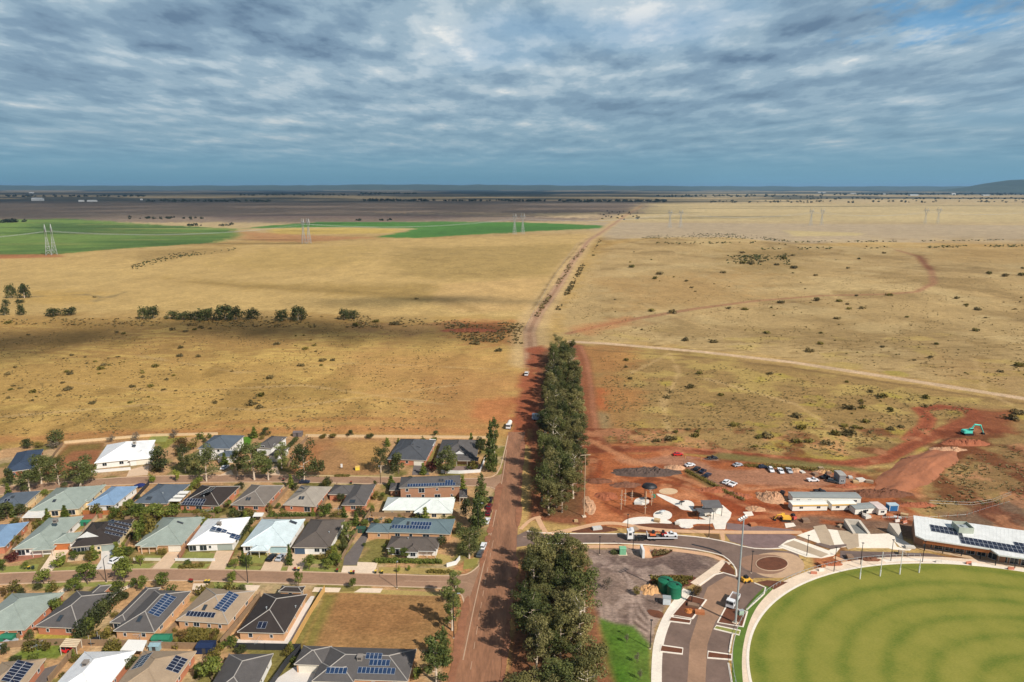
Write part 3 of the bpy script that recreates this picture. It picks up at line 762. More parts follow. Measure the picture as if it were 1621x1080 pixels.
# play ground surfaces
M_SANDP = pm('pale_play_surface', 240, 230, 214, 0.86, var=0.1, scale=0.3)
sheet('play_path', [(980, 834), (990, 822), (1012, 818), (1034, 819), (1060, 824), (1066, 830), (1040, 828), (1004, 830)], M_SANDP, 0.05, rnd=2)
sheet('play_mound', ellipse(1049, 816, 15, 8, 20), M_SANDP, 0.08, rnd=1)
sheet('play_path', [(1036, 782), (1046, 782), (1074, 792), (1098, 800), (1096, 806), (1108, 808), (1090, 810), (1060, 796)], M_SANDP, 0.05, rnd=1)
sheet('play_path', ellipse(1086, 800, 13, 8, 20), M_SANDP, 0.065, rnd=1)
sheet('play_path', ellipse(1058, 778, 15, 5, 20), pm('spread_sand', 226, 190, 146, 0.8), 0.05, rnd=1)
sheet('play_path', ellipse(1016, 794, 12, 6, 20), M_SANDP, 0.055, rnd=1)
sheet('play_path', [(1070, 822), (1098, 822), (1130, 824), (1128, 830), (1096, 829), (1098, 836), (1080, 837), (1072, 830)], M_SANDP, 0.06, rnd=1)
sheet('shelter_slab', [(1106, 818), (1112, 802), (1144, 800), (1158, 812), (1156, 820), (1150, 828), (1148, 838), (1132, 838), (1128, 828)], pm('new_slab', 238, 226, 208, 0.88), 0.09)
sheet('footpath', [(1138, 840), (1146, 840), (1148, 856), (1142, 856)], M_PATH, 0.08)
sheet('site_slab', [(1176, 811), (1190, 810), (1193, 816), (1182, 818)], M_PALE, 0.1)
sheet('site_slab', [(1242, 829), (1256, 828), (1260, 833), (1244, 836)], M_PALE, 0.1)
# plaza
M_PLZ = pm('plaza_concrete', 242, 228, 206, 0.9, var=0.08, scale=0.15)
M_PLZ2 = pm('plaza_exposed_concrete', 196, 172, 142, 0.8, var=0.12, scale=0.3)
sheet('plaza', [(1262, 848), (1290, 838), (1310, 838), (1345, 842), (1380, 846), (1408, 845), (1420, 866), (1440, 872), (1412, 870), (1405, 868), (1366, 868), (1340, 866), (1318, 868), (1300, 862)], M_PLZ, 0.10)
sheet('plaza', [(1232, 866), (1246, 856), (1258, 853), (1290, 864), (1312, 872), (1318, 868), (1330, 868), (1320, 880), (1300, 884), (1275, 882)], M_PLZ, 0.105)
sheet('plaza_band', [(1287, 834), (1306, 831), (1314, 845), (1321, 864), (1300, 862), (1294, 848)], M_PLZ2, 0.13)
sheet('plaza_band', [(1326, 840), (1358, 844), (1360, 866), (1342, 870), (1332, 855)], M_PLZ2, 0.135)
sheet('plaza_band', [(1240, 862), (1256, 856), (1312, 878), (1300, 883)], M_PLZ2, 0.125)
sheet('plaza_bed', [(1289, 862), (1298, 860), (1314, 864), (1340, 862), (1340, 865), (1316, 870)], M_DIRT, 0.15)
sheet('footpath', [(1405, 846), (1420, 850), (1448, 866), (1440, 872), (1424, 866)], M_PLZ, 0.12)
strip('footpath', [(1320, 882), (1340, 890), (1352, 896)], 2.0, M_PATH, 0.08)
strip('footpath', [(1400, 889), (1430, 886), (1470, 887), (1530, 892), (1590, 899), (1640, 905)], 1.8, M_PALE, 0.09)
sheet('pavilion_terrace', [(1450, 862), (1462, 864), (1570, 884), (1700, 898), (1700, 906), (1560, 890), (1450, 868)], pm('terrace_concrete', 214, 180, 140, 0.8), 0.08)
sheet('dark_bed', [(1330, 872), (1400, 874), (1470, 876), (1500, 882), (1430, 884), (1395, 888), (1330, 886)], M_DIRT, 0.03)
sheet('dark_bed', [(1400, 893), (1520, 894), (1640, 906), (1640, 912), (1540, 899), (1455, 893)], M_DIRT, 0.05)
# the oval
def build_oval():
    bp = [(1189, 1075), (1189, 1029), (1201, 984), (1227, 954), (1286, 919), (1361, 899), (1455, 893), (1535, 896.5), (1621, 906)]
    P = np.array(px2w(bp))
    A = np.stack([P[:, 0] ** 2, P[:, 0] * P[:, 1], P[:, 1] ** 2, P[:, 0], P[:, 1]], 1)
    # a near-circular ellipse: fit centre, two radii
    best = None
    for cx in np.arange(100, 190, 2.0):
        for cy in np.arange(80, 170, 2.0):
            q = np.stack([(P[:, 0] - cx) ** 2, (P[:, 1] - cy) ** 2], 1)
            s, res, *_ = np.linalg.lstsq(q, np.ones(len(P)), rcond=None)
            if (s <= 0).any(): continue
            e = ((q @ s - 1) ** 2).sum()
            if best is None or e < best[0]: best = (e, cx, cy, 1 / math.sqrt(s[0]), 1 / math.sqrt(s[1]))
    print('OVAL', best)
    return best[1:]
OV = build_oval()
def ovpt(t, d=0.0): return (OV[0] + (OV[2] + d) * math.cos(t), OV[1] + (OV[3] + d) * math.sin(t))
def oval_objects():
    n = 160
    ts = [2 * math.pi * i / n for i in range(n)]
    mb = MB(); ribbon(mb, [ovpt(t, 2.6) for t in ts], 3.6, -0.2, 0.085, True)
    tag(mb.build('oval_path', M_CONC), kind='structure')
    mb = MB(); ribbon(mb, [ovpt(t, 0.4) for t in ts], 0.7, -0.2, 0.13, True)
    tag(mb.build('oval_kerb', M_PALE), kind='structure')
    mb = MB(); mb.prism([ovpt(t, 0.2) for t in ts], -0.2, 0.10)
    m = bpy.data.materials.new('oval_turf'); m.use_nodes = True
    N, L = m.node_tree.nodes, m.node_tree.links
    b = N['Principled BSDF']; b.inputs['Roughness'].default_value = 0.95; b.inputs['Specular IOR Level'].default_value = 0.1
    geo = N.new('ShaderNodeTexCoord')
    def M(op, a, c=None):
        x = N.new('ShaderNodeMath'); x.operation = op
        for i, v in enumerate((a, c)):
            if v is None: continue
            if isinstance(v, (int, float)): x.inputs[i].default_value = v
            else: L.new(v, x.inputs[i])
        return x.outputs[0]
    sp = N.new('ShaderNodeSeparateXYZ'); L.new(geo.outputs['Object'], sp.inputs[0])
    ex, ey = M('DIVIDE', M('SUBTRACT', sp.outputs[0], OV[0]), OV[2]), M('DIVIDE', M('SUBTRACT', sp.outputs[1], OV[1]), OV[3])
    rr = M('MULTIPLY', M('SQRT', M('ADD', M('MULTIPLY', ex, ex), M('MULTIPLY', ey, ey))), (OV[2] + OV[3]) / 2)
    def nz(sc, det, st=(1, 1, 1)):
        mp = N.new('ShaderNodeMapping'); mp.inputs['Scale'].default_value = st
        L.new(geo.outputs['Object'], mp.inputs[0])
        x = N.new('ShaderNodeTexNoise'); x.inputs['Scale'].default_value = sc; x.inputs['Detail'].default_value = det; x.inputs['Roughness'].default_value = 0.65
        L.new(mp.outputs[0], x.inputs['Vector']); return x.outputs['Fac']
    # greener rings follow the sprinkler lines
    ph = M('ADD', M('MULTIPLY', rr, 2 * math.pi / 9.5), M('MULTIPLY', nz(0.03, 3), 2.4))
    s = M('ADD', M('MULTIPLY', M('POWER', M('ADD', M('MULTIPLY', M('SINE', ph), 0.5), 0.5), 2.4), 0.2), M('ADD', M('MULTIPLY', nz(0.09, 4), 0.62), M('MULTIPLY', nz(1.3, 4, (1, 2.5, 1)), 0.62)))
    cr = N.new('ShaderNodeValToRGB'); e = cr.color_ramp.elements
    e[0].position, e[0].color = 0.34, alb(156, 148, 72, 0.86, 1.0)
    e[1].position, e[1].color = 1.0, alb(94, 112, 40, 0.86, 1.0)
    x = e.new(0.64); x.color = alb(138, 136, 60, 0.86, 1.0)
    L.new(s, cr.inputs[0]); L.new(cr.outputs[0], b.inputs['Base Color'])
    tag(mb.build('oval_turf', m), kind='structure')
oval_objects()
# ------------------------------------------------------------------ houses
def roofm(n, r, g, b, metal=False): return pm('roof_' + n, r, g, b, 0.82, rough=0.45 if metal else 0.75, var=0.15, scale=0.35, fine=0.10, spec=0.4 if metal else 0.2)
RF = dict(navy=roofm('navy', 62, 76, 96), slate=roofm('slate', 92, 102, 112), green=roofm('grey_green', 154, 164, 152, True), blue=roofm('blue', 128, 158, 188, True),
          black=roofm('black', 64, 56, 52), char=roofm('charcoal', 84, 86, 90), grey=roofm('grey', 126, 116, 106), stone=roofm('stone', 164, 153, 138),
          white=roofm('white', 244, 243, 240, True), aqua=roofm('aqua', 212, 226, 226, True), pale=roofm('pale', 226, 231, 222, True), teal=roofm('teal_grey', 104, 122, 126),
          brown=roofm('brown_grey', 102, 92, 84), tan=roofm('tan', 172, 148, 120), mid=roofm('mid_grey', 98, 93, 90))
def wallm(n, r, g, b): return pm('wall_' + n, r, g, b, 0.85, var=0.10, scale=0.9, fine=0.12)
WL = dict(orange=wallm('orange_brick', 198, 126, 90), tan=wallm('tan_brick', 210, 160, 114), cream=wallm('cream_render', 232, 208, 160), white=wallm('white_weatherboard', 238, 234, 226),
          red=wallm('red_brick', 176, 96, 72), brown=wallm('brown_brick', 176, 128, 96))
M_TRIM = pm('cream_trim', 226, 214, 192, 0.85, var=0.05)
M_DKTRIM = pm('dark_trim', 74, 70, 68, 0.85, var=0.05)
M_SKY = mat('skylight_glass', (0.03, 0.04, 0.05, 1), 0.1, spec=0.7)
M_DOOR = dict(white=pm('garage_white', 236, 226, 206, 0.85, var=0.05), orange=pm('garage_cedar', 190, 112, 56, 0.85, var=0.1), green=pm('garage_grey_green', 158, 168, 158, 0.85, var=0.05), blue=pm('garage_dark_blue', 70, 92, 116, 0.85, var=0.05), aqua=pm('garage_aqua', 176, 206, 208, 0.85, var=0.05))
_wc = {}
def win_meshes(w, h):
    k_ = (round(w, 1), round(h, 1))
    if k_ not in _wc:
        a = MB(); t = 0.09
        a.box(-w / 2, w / 2, -0.06, 0.02, 0, t); a.box(-w / 2, w / 2, -0.06, 0.02, h - t, h)
        a.box(-w / 2, -w / 2 + t, -0.06, 0.02, t, h - t); a.box(w / 2 - t, w / 2, -0.06, 0.02, t, h - t)
        if w > 1.3: a.box(-t / 3, t / 3, -0.05, 0.02, t, h - t)
        b = MB(); b.box(-w / 2 + t, w / 2 - t, -0.03, 0.02, t, h - t)
        _wc[k_] = (a.mesh('window', M_WHITE), b.mesh('pane', M_GLASS))
    return _wc[k_]
def add_window(par, x, y, z, w, h, rz=0.0):
    a, b = win_meshes(w, h)
    o = link('window', a, par, (x, y, z), rz)
    link('pane', b, o)
    return o
_pc = {}
def panel_mesh(w, h, m):
    k_ = (w, h, m.name)
    if k_ not in _pc:
        a = MB(); a.box(-w / 2, w / 2, -h / 2, h / 2, 0, 0.05)
        a.cur = 1; a.box(-w / 2 + 0.045, w / 2 - 0.045, -h / 2 + 0.045, h / 2 - 0.045, 0.02, 0.056)
        _pc[k_] = a.mesh('solar_panel', [M_ALU, m])
    return _pc[k_]
def place_on(o, par, at, ax, up):
    ax, up = Vector(ax).normalized(), Vector(up).normalized()
    n = ax.cross(up)
    o.parent = par
    o.matrix_local = Matrix(((ax.x, up.x, n.x, at[0]), (ax.y, up.y, n.y, at[1]), (ax.z, up.z, n.z, at[2]), (0, 0, 0, 1)))
def hip(mb, caps, r, z, t, fas):
    x0, x1, y0, y1 = r
    w, d = x1 - x0, y1 - y0
    A, B, C, D = Vector((x0, y0, z)), Vector((x1, y0, z)), Vector((x1, y1, z)), Vector((x0, y1, z))
    if w <= d: h = t * w / 2; r0, r1 = Vector(((x0 + x1) / 2, y0 + w / 2, z + h)), Vector(((x0 + x1) / 2, y1 - w / 2, z + h))
    else: h = t * d / 2; r0, r1 = Vector((x0 + d / 2, (y0 + y1) / 2, z + h)), Vector((x1 - d / 2, (y0 + y1) / 2, z + h))
    mb.cur = 0
    if w <= d: mb.add([A, B, C, D, r0, r1], [(0, 1, 4), (1, 2, 5, 4), (2, 3, 5), (3, 0, 4, 5)])
    else: mb.add([A, B, C, D, r0, r1], [(0, 1, 5, 4), (1, 2, 5), (2, 3, 4, 5), (3, 0, 4)])
    mb.cur = 1
    dn = Vector((0, 0, -fas))
    mb.add([A, B, C, D, A + dn, B + dn, C + dn, D + dn], [(4, 5, 1, 0), (5, 6, 2, 1), (6, 7, 3, 2), (7, 4, 0, 3), (7, 6, 5, 4)])
    up = Vector((0, 0, 0.03))
    for a, b in ((r0, r1), (A, r0), (B, r0 if w <= d else r1), (C, r1), (D, r1 if w <= d else r0)):
        if (a - b).length > 0.3: caps.tube([a + up, b + up], 0.13, 5)
    return h
def house(label, p1, p2, p3, roof, wall, eave=2.75, pitch=22, wings=(), trim=None, garage=None, panels=(), lights=(), vents=(), coolers=(), gables=(),
          fw=None, rw=None, name='house', cap=None, base=0.0):
    A, B, C = G(*p1, eave), G(*p2, eave), G(*p3, eave)
    a1 = math.atan2(B.y - A.y, B.x - A.x); a2 = math.atan2(C.y - B.y, C.x - B.x) - math.pi / 2
    yaw = (a1 * 0.5 + a2 * 0.5)
    Rt = Matrix.Rotation(-yaw, 3, 'Z')
    def loc(P): return Rt @ (P - O)
    O = Vector((0, 0, 0))
    la, lb, lc = loc(A), loc(B), loc(C)
    x0, x1, y0, y1 = la.x, (lb.x * 0.6 + lc.x * 0.4), (la.y + lb.y) / 2, lc.y
    cx, cy = (x0 + x1) / 2, (y0 + y1) / 2
    O = Matrix.Rotation(yaw, 3, 'Z') @ Vector((cx, cy, 0))
    root = thing(name, O, yaw, label, 'house')
    rects = [((x0 - cx, x1 - cx, y0 - cy, y1 - cy), eave, True)]
    for w_ in wings:
        q1, q2, q3 = w_[:3]
        e = w_[3] if len(w_) > 3 else eave
        la, lb, lc = loc(G(*q1, e)), loc(G(*q2, e)), loc(G(*q3, e))
        rects.append(((la.x, lb.x, (la.y + lb.y) / 2, lc.y), e, not (len(w_) > 4 and w_[4] == 'open')))
    t = math.tan(R(pitch))
    rm, wm = RF[roof], WL[wall]
    rb, wb, caps = MB(), MB(), MB()
    posts = MB()
    for i, (r, e, closed) in enumerate(rects):
        hip(rb, caps, r, e - 0.013 * i, t if closed else t * 0.7, 0.2)
        if closed:
            s = 0.5 + 0.004 * i
            wb.box(r[0] + s, r[1] - s, r[2] + s, r[3] - s, -0.05, e - 0.05 - 0.004 * i)
        else:
            for px_ in (r[0] + 0.25, (r[0] + r[1]) / 2, r[1] - 0.25):
                pm_ = MB(); pm_.box(px_ - 0.07, px_ + 0.07, r[2] + 0.2, r[2] + 0.34, 0, e - 0.1)
                pm_.build('verandah_post', M_TRIM, root)
    wb.build('wall', wm, root)
    ro = rb.build('roof', [rm, trim or M_TRIM], root)
    caps.build('ridge_cap', cap or rm, ro)
    def hitslope(px, py, face, ri=0):
        (X0, X1, Y0, Y1), e, _c = rects[ri]
        o_, d_ = Rt @ (Vector((0, 0, CAM_H)) - O), Rt @ ray(px, py)
        if face == 'n': n, c = Vector((0, -t, 1)), e - t * Y0
        elif face == 'r': n, c = Vector((t, 0, 1)), e + t * X1
        elif face == 'l': n, c = Vector((-t, 0, 1)), e - t * X0
        else: n, c = Vector((0, 0, 1)), e
        k_ = (c - n.dot(o_)) / n.dot(d_)
        return o_ + d_ * k_
    AX = {'n': ((1, 0, 0), (0, 1, t)), 'r': ((0, 1, 0), (-1, 0, t)), 'l': ((0, -1, 0), (1, 0, t)), 'f': ((1, 0, 0), (0, 1, 0))}
    for p in panels:
        px, py, face, nc, nr = p[:5]
        m_ = p[5] if len(p) > 5 else M_SOLAR
        ri = p[6] if len(p) > 6 else 0
        pw, ph = p[7] if len(p) > 7 else (1.0, 1.6)
        c = hitslope(px, py, face, ri)
        ax, up = (Vector(v).normalized() for v in AX[face])
        nn = ax.cross(up)
        me = panel_mesh(pw, ph, m_)
        for i in range(nc):
            for j in range(nr):
                q = c + ax * ((i - (nc - 1) / 2) * (pw + 0.04)) + up * ((j - (nr - 1) / 2) * (ph + 0.06)) + nn * 0.09
                o = bpy.data.objects.new('solar_panel', me); COL.objects.link(o)
                place_on(o, root, q, ax, up)
    for p in lights:
        px, py, face = p[:3]; sw, sh = p[3] if len(p) > 3 else (1.2, 1.6)
        c = hitslope(px, py, face, p[4] if len(p) > 4 else 0)
        ax, up = AX[face]
        mb = MB(); mb.box(-sw / 2, sw / 2, -sh / 2, sh / 2, 0, 0.14)
        mb.cur = 1; mb.box(-sw / 2 + 0.1, sw / 2 - 0.1, -sh / 2 + 0.1, sh / 2 - 0.1, 0.1, 0.155)
        o = mb.build('skylight', [M_DKTRIM, M_SKY]); place_on(o, root, c, ax, up)
    for px, py, face in vents:
        c = hitslope(px, py, face)
        mb = MB(); mb.tube([(0, 0, -0.1), (0, 0, 0.5)], 0.11, 8); mb.tube([(0, 0, 0.5), (0, 0, 0.62), (0, 0, 0.72)], [0.22, 0.24, 0.05], 8)
        mb.build('roof_vent', M_STEEL, root, loc=c)
    for p in coolers:
        c = hitslope(p[0], p[1], p[2])
        mb = MB(); mb.box(-0.65, 0.65, -0.65, 0.65, -0.25, 0.85, 0.05, 0.05); mb.cur = 1
        for s in (-1, 1): mb.box(-0.45, 0.45, s * 0.62 - 0.02, s * 0.62 + 0.02, 0.15, 0.65)
        mb.cur = 0; mb.box(-0.72, 0.72, -0.72, 0.72, 0.85, 0.95)
        mb.build('roof_cooler', [pm('cooler_' + (p[3] if len(p) > 3 else 'grey'), *((150, 140, 130) if len(p) < 4 else (206, 196, 180)), 0.8), M_DKTRIM], root, loc=c)
    for px, py, gw in gables:
        c = hitslope(px, py, 'n')
        mb = MB(); h_ = gw * 0.32
        dep_ = h_ / t + 0.3
        mb.add([(-gw / 2, 0, 0), (gw / 2, 0, 0), (0, 0, h_), (0, dep_, h_)], [(0, 1, 2), (1, 3, 2), (0, 2, 3)])
        mb.build('gablet', rm, root, loc=c)
        mb = MB(); mb.add([(-gw / 2 + 0.1, -0.03, 0.05), (gw / 2 - 0.1, -0.03, 0.05), (0, -0.03, h_ - 0.06), (-gw / 2 + 0.1, 0.0, 0.05), (gw / 2 - 0.1, 0.0, 0.05), (0, 0.0, h_ - 0.06)], [(0, 1, 2), (0, 3, 4, 1), (1, 4, 5, 2), (2, 5, 3, 0)])
        mb.build('gable_board', M_WHITE, root, loc=c)
    # openings on the walls
    rg = random.Random(hash(label) & 0xffff if False else sum(map(ord, label)))
    gar_x = None
    if garage:
        col, pa, pb, ri = garage
        r, e, _c = rects[ri]
        s = 0.5 + 0.004 * ri
        za = loc(G(*pa, 1.2)).x; zb = loc(G(*pb, 1.2)).x
        za, zb = max(za, r[0] + s + 0.15), min(zb, r[1] - s - 0.15)
        mb = MB(); yw = r[2] + s
        hh = min(2.25, e - 0.3)
        for k_ in range(4): mb.box(za, zb, yw - 0.07, yw + 0.02, 0.02 + k_ * hh / 4, 0.02 + (k_ + 1) * hh / 4 - 0.03)
        mb.box(za + 0.03, zb - 0.03, yw - 0.04, yw + 0.02, 0.05, hh - 0.03)
        mb.build('garage_door', M_DOOR[col], root)
        gar_x = (za - 0.3, zb + 0.3, ri)
    stor = [0.0] if eave < 4 else [0.0, 2.8]
    for ri, (r, e, closed) in enumerate(rects):
        if not closed: continue
        s = 0.5 + 0.004 * ri
        w = r[1] - r[0] - 2 * s; d = r[3] - r[2] - 2 * s
        for zf in (stor if e > 4 else [0.0]):
            n = (fw if (fw is not None and ri == 0) else max(1, int(w / 4.2)))
            for k_ in range(n):
                xx = r[0] + s + w * (k_ + 0.5) / n + rg.uniform(-0.5, 0.5)
                ww, hh = rg.choice([(1.8, 1.5), (1.2, 1.4), (2.4, 2.0), (0.9, 1.1)])
                if zf == 0 and any(rj != ri and r2[0] - 0.2 < xx < r2[1] + 0.2 and r2[2] < r[2] + s < r2[3] for rj, (r2, _e, _c) in enumerate(rects)): continue
                if gar_x and gar_x[2] == ri and zf == 0 and gar_x[0] - ww / 2 < xx < gar_x[1] + ww / 2: continue
                zz = 0.15 if hh >= 2 else 0.85
                add_window(root, xx, r[2] + s, zz + zf, ww, min(hh, e - zf - zz - 0.35) if zf == 0 else hh)
            n = rw if (rw is not None and ri == 0) else max(1, int(d / 5.0))
            for k_ in range(n):
                yy = r[2] + s + d * (k_ + 0.5) / n + rg.uniform(-0.5, 0.5)
                ww, hh = rg.choice([(1.5, 1.2), (1.0, 1.2), (0.7, 1.0)])
                if zf == 0 and any(rj != ri and r2[2] - 0.2 < yy < r2[3] + 0.2 and r2[0] < r[1] - s < r2[1] for rj, (r2, _e, _c) in enumerate(rects)): continue
                add_window(root, r[1] - s, yy, 0.95 + zf, ww, hh, math.pi / 2)
    HOUSES.append((O.copy(), yaw, [r for r, e, c in rects]))
    return root

HOUSES = []
CAP_L = pm('pale_ridge_cap', 178, 170, 160, 0.8, var=0.08)
H = house
# the row behind the upper street
H('navy tiled roof house half hidden by trees at the far left of the upper street', (6, 749), (50, 742), (73, 711), 'navy', 'red')
H('long low house with bright white roof and white front fence beside the red empty block', (151, 731), (238, 727), (236, 698), 'white', 'white', wings=[((204, 727.5), (239, 727.3), (236, 712))], garage=('white', (213, 738), (236, 736), 1), coolers=[(213, 702, 'n', 'w')], lights=[(212, 706, 'n', (1.6, 0.9))], fw=3)
H('two storey white house with slate blue hip roof by the paddock wall', (313, 710), (364, 711), (386, 690), 'slate', 'white', 5.4, wings=[((342, 723), (368, 723.5), (372, 714), 3.0)], fw=4)
H('grey roofed house with pale side wall and small garage wing near the wide empty block', (404, 708), (430, 710), (454, 692), 'mid', 'white', 4.2, wings=[((423, 722), (440, 722.5), (450, 708), 2.9)], garage=('white', (426, 732), (436, 732), 1))
H('charcoal hip roof house with orange brick and cream garage door beside the wide dry block', (613, 727), (674, 729), (691, 697), 'char', 'orange', wings=[((620, 716), (640, 717), (652, 696))], garage=('white', (655, 733), (671, 733), 0), lights=[(662, 708, 'r', (0.9, 2.0)), (652, 703, 'r', (0.8, 1.4))])
H('mid grey roof house with white gablet and porch behind a white corner wall', (690, 725), (757, 728), (756, 697), 'mid', 'tan', wings=[((722, 729), (757, 730), (757, 724), 2.6, 'open')], gables=[(727, 719, 5.0)], lights=[(712, 704, 'l', (1.0, 3.5))])
# backs of the houses on the upper street
H('slate roof house with cream side wall at the left edge below the upper street', (-24, 808), (33, 801), (70, 777), 'slate', 'cream', lights=[(20, 787, 'n', (1.2, 1.2))], panels=[(10, 795, 'n', 2, 2, M_SOLARDK)])
H('broad grey green metal roof house with a white pergola at its back', (47, 808), (127, 807), (157, 769), 'green', 'cream', wings=[((126, 800), (147, 788), (158, 768))], lights=[(86, 793, 'n', (1.1, 1.4))], vents=[(89, 785, 'n')])
H('light blue metal roof house with white walls and orange timber fence behind', (137, 800), (181, 800), (218, 770), 'blue', 'white')
H('slate roof house with three pale translucent awning sheets down its side', (210, 797), (264, 797), (303, 767), 'slate', 'tan', lights=[(236, 789, 'n', (2.0, 1.6))], vents=[(258, 782, 'r')])
H('black brown tiled roof house with dark solar panels on two slopes and orange brick', (281, 800), (346, 800), (383, 770), 'black', 'orange', cap=CAP_L, panels=[(307, 795, 'n', 8, 2, M_SOLARDK), (330, 777, 'l', 4, 3, M_SOLARDK)], vents=[(323, 787, 'r')])
H('grey tiled roof house with twin skylights and orange brick, right of the black roofed house', (364, 800), (418, 800), (452, 769), 'grey', 'orange', cap=CAP_L, lights=[(391, 790, 'n', (0.8, 1.5)), (395, 790, 'n', (0.8, 1.5))])
H('pale stone coloured roof house with orange brick back and two dark skylights', (447, 800), (498, 801), (528, 771), 'stone', 'orange', lights=[(475, 788.5, 'n', (0.9, 1.6)), (479.5, 788.5, 'n', (0.9, 1.6)), (478, 772.5, 'r', (1.0, 2.0))])
H('dark grey roof house in an L round a small green court', (540, 800), (577, 800), (596, 767), 'mid', 'orange', wings=[((519, 783), (556, 783), (560, 768))], lights=[(558, 794, 'n', (2.2, 1.7))])
H('two storey brown brick house with long row of blue solar panels', (632, 770.5), (731, 771.5), (726, 752.5), 'mid', 'brown', 5.5, 20, wings=[((616, 776), (634, 776), (640, 764), 2.8), ((727, 787), (740, 788), (738, 774), 2.9, 'open')], panels=[(683, 767.6, 'n', 18, 1), (711, 762.5, 'n', 3, 1)], lights=[(696, 760.5, 'n', (0.8, 1.4)), (700.5, 760.5, 'n', (0.8, 1.4))], fw=4)
H('house with a long near white metal roof below the two storey brown brick house', (606, 806), (716, 810), (717, 787.5), 'pale', 'cream', wings=[((655, 812), (716, 813), (714, 790))], fw=4)
H('teal grey roof house with two rows of solar panels behind the corner house', (612, 843), (713, 845.5), (721, 822), 'teal', 'tan', wings=[((579, 842.5), (616, 843), (622, 829))], panels=[(650.5, 834.8, 'n', 13, 1), (667, 829.3, 'n', 7, 1)], lights=[(646, 828.5, 'n', (0.9, 1.5))], fw=4)
H('brown grey roof corner house with white fascia, verandah and long clipped hedge', (612, 867), (693, 870), (697, 850), 'brown', 'white', wings=[((641, 874), (662, 874), (664, 860)), ((661, 872), (690, 873), (693, 862), 2.6, 'open')], trim=M_WHITE, vents=[(646, 853.5, 'n')], fw=3)
# fronts on the lower street
H('blue metal roof house cut by the left edge of the lower street row', (-40, 869), (10, 866), (41, 827), 'blue', 'orange')
H('grey green metal roof house with cedar garage door and red garden bed', (22, 868), (84, 868), (125, 817.5), 'green', 'white', wings=[((80, 860), (113, 860), (134, 842)), ((50, 871), (82, 871), (84, 864), 2.6, 'open')], garage=('orange', (86, 865), (111, 865), 1), coolers=[(88, 826, 'n')], fw=4)
H('black roof house with white arched gablet and four dark solar strips', (113, 865), (187, 861.5), (208, 822), 'black', 'cream', trim=M_TRIM, garage=('green', (162, 866), (184, 866), 0), gables=[(139, 851, 7.0)], panels=[(192, 828, 'r', 1, 6, M_SOLARDK, 0, (1.1, 1.1)), (188, 834, 'r', 1, 6, M_SOLARDK, 0, (1.1, 1.1)), (184, 840, 'r', 1, 6, M_SOLARDK, 0, (1.1, 1.1)), (180, 846, 'r', 1, 5, M_SOLARDK, 0, (1.1, 1.1))], lights=[(176, 827, 'r', (1.6, 2.2))], fw=6)
H('grey green roof house with cream garage door, left of the bright white roof', (214, 863.5), (288, 863), (325, 818), 'green', 'tan', wings=[((222, 866), (248, 866), (252, 858), 2.65, 'open')], garage=('white', (267, 868), (287, 868), 0), lights=[(285, 827.5, 'r', (0.9, 2.2))], fw=5)
H('bright white metal roof house with small scattered solar panels and pale green garage', (297, 861.5), (372, 861), (393, 819), 'white', 'white', garage=('green', (344, 867), (367, 867), 0), panels=[(342, 838, 'r', 2, 2), (351, 840, 'r', 2, 2), (372, 850, 'r', 3, 2), (366, 846, 'r', 1, 2)], coolers=[(347, 831, 'r')], fw=5)
H('pale aqua metal roof house with two cars in its driveway', (382, 864), (457, 866), (481, 822), 'aqua', 'white', wings=[((395, 872), (424, 872.5), (428, 862), 2.65, 'open')], garage=('aqua', (428, 870), (454, 870), 0), lights=[(464, 827, 'r', (1.5, 2.6))], fw=5)
H('brown grey roof house with dark blue garage door and white front', (463, 866), (523, 868), (544, 822.5), 'brown', 'white', garage=('blue', (465, 870), (484, 870), 0), vents=[(521, 844, 'r')], fw=4)
# across the lower street, backs to the viewer
H('grey green roof house with orange brick at the left edge below the lower street', (-50, 998), (40, 998), (100, 938), 'green', 'orange', fw=4)
H('dark grey roof house with a black skylight beside a tall dark tree hedge', (53, 993), (124, 993.5), (189, 938), 'mid', 'orange', wings=[((128, 950), (150, 950), (172, 926))], cap=CAP_L, lights=[(95, 979, 'n', (1.2, 2.0))])
H('charcoal roof house with two long columns of blue solar panels', (178, 1000), (243, 1000), (306, 936), 'mid', 'tan', cap=CAP_L, wings=[((173, 986), (200, 986), (250, 930))], panels=[(257, 958, 'r', 9, 2, M_SOLAR, 0, (1.0, 1.6))], lights=[(221, 980, 'n', (1.2, 2.0))])
H('tan roof house with solar panels on two slopes above a weedy garden', (276, 984.5), (360, 985), (408, 936), 'tan', 'tan', cap=CAP_L, panels=[(318, 973, 'n', 8, 1, M_SOLARDK), (359, 952.5, 'r', 8, 2)], lights=[(324, 962, 'n', (1.0, 1.8))], fw=4)
H('black tiled roof house next to the yellow pine fence and empty block', (375, 1001), (450, 1002.5), (487, 941), 'black', 'tan', cap=CAP_L, wings=[((440, 937), (478, 937), (485, 928))], panels=[(415, 990, 'n', 2, 1, M_SOLARDK, 0, (1.2, 2.0))], vents=[(422, 964, 'n'), (468, 962, 'r')])
